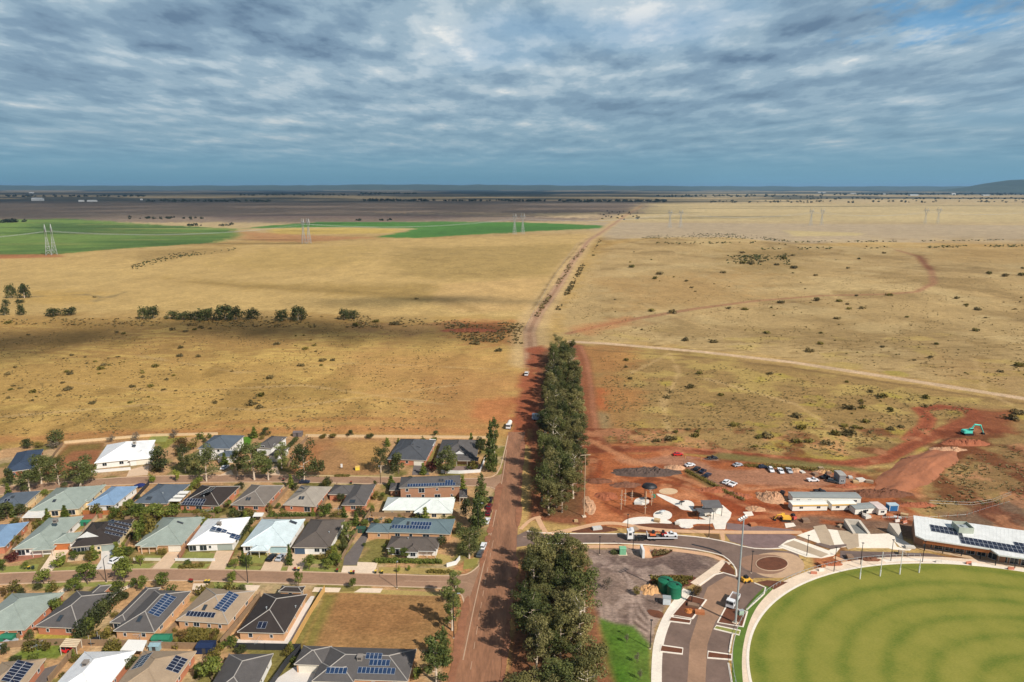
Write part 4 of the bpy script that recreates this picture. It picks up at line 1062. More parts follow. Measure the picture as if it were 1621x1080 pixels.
# nearest row
H('tan roof house with black solar panels at the bottom left corner', (-40, 1098), (34, 1098), (66, 1043), 'tan', 'orange', panels=[(28, 1064, 'r', 7, 2, M_SOLARDK, 0, (1.0, 1.9))])
H('white roof house with orange brick side wall nearest the viewer', (62, 1112), (152, 1112), (214, 1031), 'white', 'orange', coolers=[(136, 1052, 'l')])
H('tan roof house with a block of ten dark solar panels near the bottom edge', (166, 1106), (258, 1106), (312, 1031), 'tan', 'orange', panels=[(280, 1052, 'r', 5, 2, M_SOLARDK), (225, 1047, 'l', 5, 2, M_SOLARDK)])
H('plain grey roof house with pale side wall right of the navy shed yard', (318, 1112), (396, 1112), (432, 1035), 'mid', 'white', cap=CAP_L)
H('large charcoal roof house with four groups of blue solar panels below the empty block', (498, 1077), (645, 1075.5), (662, 1028), 'mid', 'tan', cap=CAP_L, wings=[((465, 1052), (512, 1053), (545, 1024)), ((493, 1079), (560, 1080), (570, 1050))], garage=('white', (472, 1060), (505, 1060), 1), panels=[(533, 1062, 'n', 5, 1, M_SOLAR, 2), (596, 1062, 'n', 9, 1), (601, 1049.5, 'n', 5, 1), (592, 1039, 'n', 4, 1)], coolers=[(570, 1043, 'n')], fw=4)

# ------------------------------------------------------------------ driveways, front yards, fences, sheds
def drive(pts, m=None): return sheet('driveway', pts, m or M_CONC, 0.055)
M_DRV2 = pm('warm_concrete', 226, 192, 156, 0.8, var=0.1)
M_DRVK = pm('dark_driveway', 116, 106, 100, 0.8, var=0.12)
M_DRVW = pm('white_driveway', 230, 220, 208, 0.8, var=0.06)
drive([(205, 744), (236, 736), (234, 752), (200, 755)], M_DRV2)
drive([(655, 736), (672, 737), (680, 752), (652, 752)], M_DRVK)
drive([(86, 869), (112, 869), (82, 904), (62, 905)])
drive([(160, 871), (186, 871), (180, 888), (176, 902), (150, 902), (160, 886)], M_DRVW)
drive([(266, 874), (289, 874), (268, 901), (240, 901)], M_DRV2)
drive([(343, 872), (370, 872), (356, 901.5), (330, 901)], M_DRV2)
drive([(427, 875), (455, 874), (444, 904), (412, 904)], M_DRV2)
drive([(464, 875), (488, 876), (478, 905), (454, 905)], M_DRV2)
drive([(545, 882), (580, 838), (586, 842), (564, 895), (543, 895)], M_DRVK)
drive([(543, 896), (566, 896), (568, 908), (540, 907)])
drive([(566, 890), (598, 891), (592, 909), (564, 908)])
drive([(432, 1000), (450, 1003), (492, 944), (498, 944), (462, 1024), (376, 1021), (374, 1012), (430, 1014)], M_DRVW)
drive([(436, 1076), (466, 1056), (506, 1058), (498, 1078), (470, 1130), (420, 1130)], M_DRVW)
drive([(344, 754), (366, 744), (370, 752), (362, 752)], M_DRV2)
drive([(424, 740), (438, 738), (444, 752), (428, 752)], M_DRV2)
for pts in ([(90, 938), (108, 926), (122, 926), (100, 938)], [(205, 926), (216, 925), (190, 938), (180, 936)], [(306, 924), (330, 924), (318, 934), (304, 934)], [(382, 926), (412, 927), (406, 936), (378, 934)],
            [(498, 930), (540, 931), (536, 938), (494, 937)], [(572, 931), (606, 932), (602, 939), (560, 938)]):
    drive(pts)
def verge(pts, m=None): return sheet('grass_verge', pts, m or M_LAWN, 0.05)
for pts in ([(0, 898), (62, 893), (58, 904), (0, 907)], [(84, 900), (158, 893), (148, 902), (84, 903)], [(180, 894), (246, 892), (236, 900), (176, 901)], [(270, 892), (334, 893), (326, 900.5), (266, 900.5)], [(358, 896), (416, 897), (408, 903), (354, 902)],
            [(444, 898), (456, 898), (452, 904), (444, 904)], [(478, 898), (538, 900), (538, 906), (476, 904)], [(60, 925), (108, 923), (90, 930), (60, 930)], [(125, 923), (205, 921), (200, 928), (124, 929)], [(338, 922), (400, 924), (400, 930), (340, 929)]):
    verge(pts)
for pts in ([(296, 874), (340, 876), (340, 885), (290, 885)], [(220, 880), (255, 880), (252, 888), (216, 887)], [(395, 880), (424, 880), (416, 892), (380, 890)], [(490, 880), (540, 882), (530, 894), (486, 892)], [(240, 690), (268, 690), (262, 700), (232, 700)]):
    verge(pts)
for pts in ([(600, 898), (712, 900), (735, 905), (700, 910), (598, 907)], [(606, 934), (700, 938), (728, 944), (704, 944), (520, 938)], [(690, 876), (712, 880), (716, 888), (700, 894), (690, 886)], [(736, 888), (758, 880), (756, 892), (738, 900)], [(480, 752), (604, 753), (604, 756), (470, 754)]):
    verge(pts, M_DRYLAWN)
verge([(735, 886), (757, 884), (755, 892), (745, 900), (733, 902)], pm('corner_lawn', 150, 140, 62, 0.8, var=0.2))
sheet('red_garden_bed', [(354, 870 + 16), (368, 876), (372, 871), (360, 896)], pm('terracotta_mulch', 150, 72, 48, 0.8, var=0.2), 0.05)
sheet('red_garden_bed', [(278, 884), (290, 868), (293, 872), (284, 888)], pm('brown_mulch', 150, 96, 74, 0.8, var=0.2), 0.05)
sheet('red_garden_bed', [(12, 892), (66, 882), (70, 876), (40, 876), (16, 884)], pm('pink_gravel', 172, 112, 86, 0.8, var=0.3, scale=1.2), 0.05)
sheet('gravel_yard', [(106, 890), (158, 884), (158, 878), (112, 878)], pm('cream_gravel', 222, 190, 146, 0.8, var=0.15, scale=1.0), 0.05)
sheet('paved_yard', [(698, 748), (724, 738), (760, 738), (756, 748), (726, 746)], pm('grey_paving', 150, 124, 112, 0.8, var=0.15), 0.05)
sheet('dark_yard', [(60, 1062), (92, 1052), (78, 1074), (60, 1100), (48, 1100)], M_DRVK, 0.06)

def fence(label, pts, h, m, name='paling_fence', thick=0.1, post=True, cap=None):
    P = [G(*p) for p in pts]
    root = thing(name, P[0], 0, label, 'fence')
    q = [p - P[0] for p in P]
    mb = MB(); ribbon(mb, [(p.x, p.y) for p in q], thick, -0.1, h)
    mb.build('panel', m, root)
    mb = MB(); ribbon(mb, [(p.x, p.y) for p in q], thick + 0.08, h - 0.02, h + 0.06)
    mb.build('capping', cap or m, root)
    if post:
        me = MB().box(-0.09, 0.09, -0.09, 0.09, -0.1, h + 0.14).mesh('post', cap or m)
        tot = sum((b - a).length for a, b in zip(q, q[1:])); step = max(4.8, tot / 16)
        for a, b in zip(q, q[1:]):
            k_ = max(1, int((b - a).length / step))
            for i in range(k_ + 1):
                c = a.lerp(b, i / k_)
                link('post', me, root, (c.x, c.y, 0))
    return root
F = fence
F('pale stone wall between the wide dry block and the paddock', [(484, 691.5), (560, 692.5), (640, 693), (772, 694.5)], 1.2, pm('pale_stone_wall', 226, 196, 150, 0.8, var=0.15, scale=2), 'boundary_wall', 0.3, False)
F('pale paddock wall behind the long white roofed house and its lawn', [(102, 702.5), (172, 696.5), (240, 691), (345, 688.5)], 1.2, pm('pale_stone_wall', 0, 0, 0), 'boundary_wall', 0.3, False)
F('white wall along the front of the long white roofed house', [(145, 749), (207, 744)], 1.2, M_WHITE, 'front_wall', 0.25, False)
F('angled white wall round the corner house porch by the main road', [(698, 749), (726, 750), (760, 748), (768, 728)], 1.3, M_WHITE, 'front_wall', 0.25, False)
F('short white wall bent round the street corner near the clipped hedge', [(707, 898), (722, 894), (728, 886)], 1.3, M_WHITE, 'front_wall', 0.25, False)
F('white picket fence in front of the bright white roofed house', [(278, 888), (340, 888.5)], 0.9, M_WHITE, 'picket_fence', 0.08)
F('low pale picket fence in front of the grey green roof with cream garage', [(212, 887.5), (254, 888)], 0.9, M_TRIM, 'picket_fence', 0.08)
F('yellow new pine fence beside the empty block', [(514, 937), (490, 976), (463, 1025)], 1.9, M_NEWTIMBER)
F('dark steel fence below the black tiled roof house', [(372, 1028), (420, 1029), (476, 1030)], 1.9, M_DARKFENCE, 'steel_fence')
F('dark steel fence running to the bottom edge beside the white driveway', [(476, 1031), (455, 1052), (428, 1090)], 1.9, M_DARKFENCE, 'steel_fence')
F('weathered paling fence along the backs of the first lower street houses', [(0, 1027), (60, 1022), (130, 1021)], 1.9, M_TIMBER)
F('weathered paling fence behind the charcoal roof with solar columns', [(131, 1022), (204, 1024)], 1.9, M_TIMBER)
F('grey paling fence behind the weedy garden', [(236, 1026), (312, 1028)], 1.9, M_TIMBER)
F('weathered paling fence between the white roof and the bottom left tan roof', [(130, 1023), (108, 1046), (78, 1082)], 1.9, M_TIMBER)
F('timber fence between the orange brick grey green house and the black skylight house', [(28, 1014), (62, 978), (97, 946)], 1.8, M_TIMBER)
F('timber fence between the tan solar roof and the black tiled roof', [(350, 1022), (378, 988), (412, 946)], 1.8, M_TIMBER)
F('pale paling fence left of the black roof with the arched gablet', [(110, 872), (134, 842), (157, 818)], 1.6, pm('bleached_paling', 206, 180, 146, 0.8), cap=M_TIMBER)
F('orange timber fence behind the light blue roof', [(132, 815), (190, 815)], 1.7, pm('orange_paling', 196, 120, 64, 0.8))
F('brick red paling fence behind the black roof with solar strips', [(132, 822), (162, 820)], 1.7, pm('red_paling', 170, 106, 80, 0.8))
F('long pale fence beside the dark driveway', [(536, 896), (552, 868), (570, 838), (590, 808)], 1.7, M_TIMBER)
F('brown paling fence beside the bright white roof', [(284, 884), (306, 852), (336, 824)], 1.7, pm('brown_paling', 176, 128, 96, 0.8))
F('pale paling fence between the black roof with solar panels and the twin skylight house', [(346, 812), (364, 794), (384, 775)], 1.7, M_TIMBER)
F('pale paling fence between the pale aqua roof and the brown grey roof', [(462, 876), (476, 852), (492, 830)], 1.7, M_TIMBER)
F('pale paling fence at the side of the red empty block', [(72, 744), (86, 722), (100, 704)], 1.5, M_TIMBER)
F('timber fence down the side of the wide dry block', [(456, 740), (470, 716), (487, 694)], 1.6, M_TIMBER)
F('cream side fence by the slate roof with cream wall', [(58, 800), (72, 784)], 1.9, pm('cream_wall', 226, 196, 144, 0.8))

F('paling fence between the blue roof and the cedar garage house', [(14, 886), (30, 856), (48, 826)], 1.7, M_TIMBER)
F('paling fence between the white driveway and the green tree row', [(196, 876), (208, 852), (222, 826)], 1.7, M_TIMBER)
F('paling fence along the backs below the awning and solar panel houses', [(198, 824), (260, 820), (340, 819)], 1.7, M_TIMBER)
F('paling fence along the backs below the orange brick houses', [(418, 826), (500, 825), (560, 828)], 1.7, M_TIMBER)
F('timber fence between the two charcoal and tan solar roofs', [(262, 1012), (290, 978), (324, 944)], 1.7, M_TIMBER)
F('timber fence between the broad grey green and light blue roofs', [(128, 812), (146, 792), (166, 770)], 1.7, M_TIMBER)
F('pale fence between the stone coloured and L shaped roofs', [(504, 812), (516, 794), (534, 770)], 1.7, M_TIMBER)
F('timber fence between the twin skylight and stone coloured roofs', [(424, 812), (438, 796), (462, 768)], 1.7, M_TIMBER)
F('grey fence behind the near white roof', [(590, 818), (640, 818), (716, 822)], 1.7, M_TIMBER)
F('steel fence beside the slate roof with awnings', [(198, 810), (216, 790), (236, 768)], 1.7, M_DARKFENCE, 'steel_fence')
def pergola(label, quad, z, m, name='pergola', n=4, slats=0):
    P = [G(*p, z) for p in quad]
    SHEETS.append(('driveway', [(p.x, p.y) for p in P]))
    c = sum(P, Vector()) / 4
    c0 = Vector((c.x, c.y, 0))
    root = thing(name, c0, 0, label, 'pergola')
    q = [p - c0 for p in P]
    mb = MB()
    if slats:
        for i in range(slats):
            a, b = i / slats, (i + 0.72) / slats
            A, B, C, D = q[0].lerp(q[3], a), q[1].lerp(q[2], a), q[1].lerp(q[2], b), q[0].lerp(q[3], b)
            mb.hexa([A, B, C, D] + [v + Vector((0, 0, 0.08)) for v in (A, B, C, D)])
    else: mb.hexa(q + [v + Vector((0, 0, 0.1)) for v in q])
    mb.build('cover', m, root)
    me = MB().box(-0.06, 0.06, -0.06, 0.06, 0, z).mesh('post', M_TRIM)
    for v in q: link('post', me, root, (v.x * 0.94, v.y * 0.94, 0))
    return root
M_AWN = pm('white_awning', 240, 236, 226, 0.85, var=0.04)
pergola('white slatted pergola behind the broad grey green roof', [(34, 820), (66, 820), (78, 808), (46, 808)], 2.6, M_AWN, slats=6)
pergola('white sheet awnings down the side of the slate roof house', [(266, 794), (285, 794), (302, 776), (284, 776)], 2.9, M_AWN, slats=3)
pergola('white patio roof behind the nearest white roofed house', [(190, 1030), (226, 1031), (233, 1014), (203, 1013)], 2.7, M_AWN)
pergola('cream ribbed carport over a red car in the bottom left yards', [(94, 1024), (121, 1025), (129, 1012), (105, 1010)], 2.6, pm('cream_sheet', 232, 206, 166, 0.85), slats=5)
pergola('white pergola roof beside the charcoal hip roof house', [(674, 706), (686, 706), (690, 696), (680, 695)], 2.8, M_AWN)
pergola('white verandah cover between the bright white and pale aqua roofs', [(400, 818), (415, 818), (418, 812), (403, 812)], 2.4, M_AWN)
def shed(label, px, py, w, d, h, m, rz=0.0, door=None):
    g = G(px, py)
    root = thing('garden_shed', g, rz, label, 'shed')
    MB().box(-w / 2, w / 2, -d / 2, d / 2, 0, h * 0.8).build('wall', m, root)
    mb = MB(); mb.profile([(-d / 2 - 0.15, h * 0.8), (d / 2 + 0.15, h * 0.8), (0, h)], -w / 2 - 0.15, w / 2 + 0.15); mb.build('roof', m, root)
    MB().box(-0.45, 0.45, -d / 2 - 0.04, -d / 2 + 0.02, 0.05, h * 0.72).build('door', door or M_DKTRIM, root)
M_GSHED = pm('green_shed', 40, 132, 96, 0.8)
shed('bright green garden shed behind the charcoal roof with solar columns', 257, 1017, 4.6, 2.4, 2.2, M_GSHED)
shed('small green shed at the left edge below the grey green roof', 14, 1015, 3.4, 2.2, 2.1, M_GSHED)
shed('pale blue shed at the paling fence above the tan roof with ten panels', 247, 1028, 2.6, 2.0, 2.0, pm('pale_blue_shed', 150, 182, 190, 0.8))
shed('navy blue shed beside the plain grey roof', 327, 1030, 4.2, 3.0, 2.4, pm('navy_shed', 30, 48, 84, 0.8))
shed('dark shed beside the teal grey roof garage', 572, 842, 3.0, 2.2, 2.1, pm('dark_green_shed', 48, 84, 66, 0.8))
shed('small green shed behind the black roof with solar strips', 137, 831, 3.2, 1.8, 1.9, M_GSHED)
shed('grey weathered shed at the paddock wall above the wide dry block', 472, 690, 4.2, 3.0, 2.6, pm('grey_shed', 120, 108, 104, 0.8))
# ------------------------------------------------------------------ trees and shrubs
def leafm(name, dark, light, k=0.8, trans=0.22):
    m = bpy.data.materials.new(name); m.use_nodes = True
    N, L = m.node_tree.nodes, m.node_tree.links
    b = N['Principled BSDF']; out = N['Material Output']
    b.inputs['Roughness'].default_value = 0.6; b.inputs['Specular IOR Level'].default_value = 0.25
    at = N.new('ShaderNodeAttribute'); at.attribute_name = 'tint'
    oi = N.new('ShaderNodeObjectInfo')
    ad = N.new('ShaderNodeMath'); ad.operation = 'MULTIPLY_ADD'
    L.new(oi.outputs['Random'], ad.inputs[0]); ad.inputs[1].default_value = 0.7; L.new(at.outputs['Fac'], ad.inputs[2])
    sb = N.new('ShaderNodeMath'); sb.operation = 'SUBTRACT'; sb.use_clamp = True
    L.new(ad.outputs[0], sb.inputs[0]); sb.inputs[1].default_value = 0.34
    mx = N.new('ShaderNodeMix'); mx.data_type = 'RGBA'
    L.new(sb.outputs[0], mx.inputs[0])
    mx.inputs[6].default_value = alb(*dark, k); mx.inputs[7].default_value = alb(*light, k)
    L.new(mx.outputs[2], b.inputs['Base Color'])
    tr = N.new('ShaderNodeBsdfTranslucent'); L.new(mx.outputs[2], tr.inputs[0])
    ms = N.new('ShaderNodeMixShader'); ms.inputs[0].default_value = trans
    L.new(b.outputs[0], ms.inputs[1]); L.new(tr.outputs[0], ms.inputs[2]); L.new(ms.outputs[0], out.inputs[0])
    return m
LF = dict(gum=leafm('gum_leaves', (66, 72, 32), (142, 134, 72), 0.8, 0.28), green=leafm('street_gum_leaves', (60, 70, 30), (128, 132, 66), 0.78, 0.26), round_=leafm('street_leaves', (70, 88, 24), (142, 148, 52), 0.78), gumlight=leafm('pale_gum_leaves', (88, 88, 46), (170, 158, 92), 0.8, 0.3), tall=leafm('sheoak_leaves', (70, 84, 34), (142, 148, 70), 0.8, 0.28),
          dark=leafm('dark_leaves', (56, 64, 30), (112, 116, 58), 0.78), lime=leafm('lime_leaves', (104, 124, 22), (176, 176, 56), 0.8), rust=leafm('rust_leaves', (94, 74, 34), (146, 114, 56), 0.8),
          maroon=leafm('maroon_leaves', (70, 30, 30), (120, 56, 44), 0.8), grey=leafm('grey_twigs', (104, 92, 76), (150, 138, 116), 0.75), scrub=leafm('scrub_leaves', (98, 86, 46), (152, 130, 76), 0.8), olive=leafm('olive_leaves', (92, 88, 32), (150, 132, 52), 0.8))
M_GTRUNK = pm('gum_bark', 206, 184, 158, 0.75, var=0.25, scale=0.7)
M_BTRUNK = pm('brown_bark', 110, 88, 70, 0.75, var=0.25, scale=0.7)
def quads_mesh(name, P, tint, m):
    n = P.shape[0]
    me = bpy.data.meshes.new(name)
    me.vertices.add(n * 4); me.vertices.foreach_set('co', P.reshape(-1).astype(np.float32))
    me.loops.add(n * 4); me.polygons.add(n)
    me.loops.foreach_set('vertex_index', np.arange(n * 4, dtype=np.int32))
    me.polygons.foreach_set('loop_start', np.arange(0, n * 4, 4, dtype=np.int32))
    me.update(calc_edges=True)
    a = me.attributes.new('tint', 'FLOAT', 'POINT')
    a.data.foreach_set('value', np.repeat(tint, 4).astype(np.float32))
    me.materials.append(m)
    return me
def leaf_cloud(name, lobes, n, size, m, seed, shell=0.55, drop=0.0):
    rg = np.random.default_rng(seed)
    vol = np.array([l[1][0] * l[1][1] * l[1][2] for l in lobes]) ** 0.7
    k_ = rg.choice(len(lobes), n, p=vol / vol.sum())
    c = np.array([l[0] for l in lobes])[k_]; r = np.array([l[1] for l in lobes])[k_]
    d = rg.normal(size=(n, 3)); d /= np.linalg.norm(d, axis=1)[:, None]
    rad = shell + (1 - shell) * rg.random(n) ** 0.5
    rad = np.where(rg.random(n) < 0.25, rg.random(n), rad)
    ctr = c + d * r * rad[:, None]
    nm = d * 0.7 + rg.normal(size=(n, 3)) * 0.55 + np.array([0, 0, 0.25]); nm /= np.linalg.norm(nm, axis=1)[:, None]
    t1 = np.cross(nm, rg.normal(size=(n, 3))); t1 /= np.linalg.norm(t1, axis=1)[:, None]
    t2 = np.cross(nm, t1)
    s1 = size * (0.55 + 0.9 * rg.random(n)); s2 = s1 * (0.4 + 0.5 * rg.random(n))
    if drop: t1 = t1 * (1 - drop) + np.array([0, 0, -1]) * drop
    P = np.stack([ctr - t1 * s1[:, None] * 0.5, ctr + t2 * s2[:, None] * 0.5, ctr + t1 * s1[:, None] * 0.5 , ctr - t2 * s2[:, None] * 0.5], 1)
    P += rg.normal(size=P.shape) * size * 0.10
    lt = rg.random(len(lobes))
    tint = np.clip(0.55 * lt[k_] + 0.55 * rg.random(n) - 0.05, 0, 1)
    return quads_mesh(name, P, tint, m)
def gum_template(seed, h=16.0, w=9.0, n=1500, m='gum', trunk=None, leaf=0.62, low=0.30):
    rg = random.Random(seed)
    tk = MB()
    lean = (rg.uniform(-0.8, 0.8), rg.uniform(-0.8, 0.8))
    top = Vector((lean[0], lean[1], h * 0.86))
    pts = [Vector((0, 0, -0.3)), Vector((lean[0] * 0.2, lean[1] * 0.2, h * 0.3)), Vector((lean[0] * 0.6, lean[1] * 0.6, h * 0.6)), top]
    tk.tube(pts, [0.34, 0.25, 0.16, 0.04], 6)
    lobes = []
    nb = rg.randint(12, 16)
    for i in range(nb):
        f = low + (0.9 - low) * (i + rg.random()) / nb
        q = pts[1].lerp(top, max(0, (f - 0.3) / 0.6)) if f > 0.3 else pts[0].lerp(pts[1], f / 0.3)
        a = i * 2.4 + rg.uniform(-0.5, 0.5)
        reach = w * 0.5 * (0.45 + 0.45 * rg.random()) * (1.0 - 0.55 * max(0, f - 0.55))
        e = q + Vector((math.cos(a) * reach, math.sin(a) * reach, h * rg.uniform(0.06, 0.16)))
        tk.tube([q, q.lerp(e, 0.55) + Vector((0, 0, -0.2)), e], [0.13, 0.08, 0.03], 4)
        rr = w * rg.uniform(0.15, 0.23)
        lobes.append((tuple(e), (rr, rr, rr * rg.uniform(0.7, 1.15))))
        if rg.random() < 0.7:
            e2 = q.lerp(e, 0.55) + Vector((rg.uniform(-1, 1), rg.uniform(-1, 1), rg.uniform(0.2, 1.2)))
            lobes.append((tuple(e2), (rr * 0.8, rr * 0.8, rr * 0.7)))
    lobes.append((tuple(top), (w * 0.2, w * 0.2, h * 0.09)))
    return tk.mesh('trunk', trunk or M_GTRUNK, True), leaf_cloud('crown', lobes, n, leaf, LF[m], seed), (w, h)
def round_template(seed, h=5.5, w=4.6, n=900, m='round_', leaf=0.42, low=0.25, trunk=None):
    rg = random.Random(seed)
    tk = MB(); tk.tube([(0, 0, -0.2), (0.05, 0, h * 0.35), (0, 0.05, h * 0.7)], [0.13, 0.10, 0.04], 5)
    lobes = []
    zc = h * (low + (1 - low) * 0.5); rz = h * (1 - low) * 0.5
    for i in range(12):
        a, b = rg.uniform(0, 6.28), rg.uniform(-1, 1)
        q = math.sqrt(1 - b * b)
        c = Vector((math.cos(a) * q * w * 0.30, math.sin(a) * q * w * 0.30, zc + b * rz * 0.62))
        r = w * rg.uniform(0.17, 0.25)
        lobes.append((tuple(c), (r, r, r * 0.9 * rz * 2 / w if rz * 2 > w else r * 0.85)))
        tk.tube([(0, 0, h * 0.35), c * 0.6 + Vector((0, 0, h * 0.2)), c], [0.05, 0.04, 0.015], 4)
    return tk.mesh('trunk', trunk or M_BTRUNK, True), leaf_cloud('crown', lobes, n, leaf, LF[m], seed), (w, h)
def cone_template(seed, h=8.0, w=3.2, n=1100, m='dark', leaf=0.42, low=0.04, pw=0.8):
    rg = random.Random(seed)
    tk = MB(); tk.tube([(0, 0, -0.2), (0, 0, h * 0.9)], [0.16, 0.03], 5)
    lobes = []
    for i in range(18):
        f = low + (0.95 - low) * i / 17
        rr = w * 0.5 * (1 - f) ** pw * min(1, 0.55 + f * 3)
        a = i * 2.4
        lobes.append(((math.cos(a) * rr * 0.5, math.sin(a) * rr * 0.5, h * f), (max(0.25, rr * 0.72), max(0.25, rr * 0.72), h * 0.07)))
    return tk.mesh('trunk', M_BTRUNK, True), leaf_cloud('crown', lobes, n, leaf, LF[m], seed), (w, h)
T = {}
T['gum'] = [gum_template(100 + i, 12 + i % 3, 8.2 + (i * 7 % 3), 3000, 'green', leaf=0.5, low=0.16) for i in range(7)]
T['avenue'] = [gum_template(140 + i, 16 + i % 2, 7.6 + (i % 3) * 0.8, 3300, ('gum', 'gumlight', 'green')[i % 3], leaf=0.5, low=0.12) for i in range(6)]
T['tall'] = [gum_template(200 + i, 12, 5.4, 2600, 'tall', M_GTRUNK, 0.42, 0.10) for i in range(3)]
T['round'] = [round_template(300 + i) for i in range(4)]
T['dark'] = [round_template(320 + i, 6.5, 5.2, 1100, 'dark', low=0.12) for i in range(3)]
T['lime'] = [round_template(340 + i, 4.0, 3.4, 600, 'lime', 0.36, 0.12) for i in range(2)]
T['olive'] = [round_template(350 + i, 4.0, 3.8, 600, 'olive', 0.36, 0.05) for i in range(3)]
T['rust'] = [round_template(360 + i, 4.0, 3.8, 600, 'rust', 0.36, 0.05) for i in range(2)]
T['maroon'] = [round_template(370, 4.0, 3.6, 600, 'maroon', 0.36, 0.05)]
T['grey'] = [round_template(380 + i, 5.0, 4.4, 420, 'grey', 0.34, 0.1) for i in range(2)]
T['cypress'] = [cone_template(400 + i, 7.0, 2.2, 900, 'round_') for i in range(2)]
T['fir'] = [cone_template(410 + i, 10.0, 5.0, 2000, 'tall', 0.46, 0.04, 0.6) for i in range(2)]
T['bush'] = [round_template(430 + i, 2.0, 2.6, 260, 'olive', 0.36, -0.12) for i in range(2)] + [round_template(440, 2.0, 2.6, 260, 'round_', 0.36, -0.12)]
T['snag'] = [gum_template(560 + i, 16, 8.0, 650, 'gumlight', pm('white_limb', 226, 210, 188, 0.85), 0.5, 0.3) for i in range(3)]
T['creek'] = [gum_template(500 + i, 8, 10.5, 1100, 'dark', None, 0.85, 0.08) for i in range(4)]
PROTO = {}
_cnt = {}
KN = dict(snag='gum_tree', gum='gum_tree', avenue='gum_tree', tall='street_tree', round='street_tree', dark='dark_tree', lime='young_tree', olive='shrub', rust='shrub', maroon='shrub', grey='bare_shrub', cypress='cypress', fir='conifer', bush='garden_shrub', creek='creek_tree')
def plant(kind, loc, w, h, label, cat='tree', group=None, rz=None):
    lst = T[kind]; _cnt[kind] = _cnt.get(kind, -1) + 1
    tm, cm, (tw, th) = lst[_cnt[kind] % len(lst)]
    root = thing(KN[kind], loc, random.uniform(0, 6.28) if rz is None else rz, label, cat, group)
    root.scale = (w / tw, w / tw, h / th)
    link('trunk', tm, root); link('crown', cm, root)
    return root
def tree(kind, px, py, ytop, wpx, label, cat='tree', group=None):
    g = G(px, py); h = height_at(px, py, ytop)
    return plant(kind, g, wpx * mpp(px, py) * 1.04, h, label, cat, group)

# gum avenue: two planted strips either side of the site street
def lerp_rows(rows, y):
    for (y0, a0, b0), (y1, a1, b1) in zip(rows, rows[1:]):
        if y0 <= y <= y1:
            t = (y - y0) / (y1 - y0); return a0 + (a1 - a0) * t, b0 + (b1 - b0) * t
def avenue(rows, step, label, group, hs, seed):
    rg = random.Random(seed)
    gy0, gy1 = G(0, rows[-1][0]).y, G(0, rows[0][0]).y
    y = gy0
    while y < gy1:
        # rows are given in the plan, foot of the trunks
        dep = math.atan2(CAM_H, y); py = 540 + FPX * math.tan(dep - PITCH)
        a, b = lerp_rows(rows, min(max(py, rows[0][0]), rows[-1][0]))
        xa, xb = G(a, py).x, G(b, py).x
        n = max(2, int((xb - xa) / 5.6) + 1)
        for i in range(n):
            if rg.random() < 0.10: continue
            x = xa + (xb - xa) * (i + 0.5) / n + rg.uniform(-2.4, 2.4)
            sn = rg.random() < 0.10
            plant('snag' if sn else 'avenue', Vector((x, y + rg.uniform(-3, 3), 0)), rg.uniform(5.4, 10.4), rg.uniform(*hs), label.replace('olive gum', 'sparse pale limbed gum') if sn else label, 'tree', group.replace('gum trees', 'sparse gums') if sn else group)
        y += step * rg.uniform(0.85, 1.15)
avenue([(568, 872, 906), (640, 864, 914), (720, 858, 920), (815, 856, 924)], 7.8, 'olive gum in the dense upper avenue strip beside the red haul road', 'gum trees of the upper avenue strip', (9.5, 18.5), 11)
avenue([(884, 838, 916), (950, 828, 924), (1040, 822, 938), (1130, 812, 948), (1220, 806, 955)], 6.4, 'olive gum in the dense lower avenue strip beside the car park', 'gum trees of the lower avenue strip', (8.0, 17.0), 12)

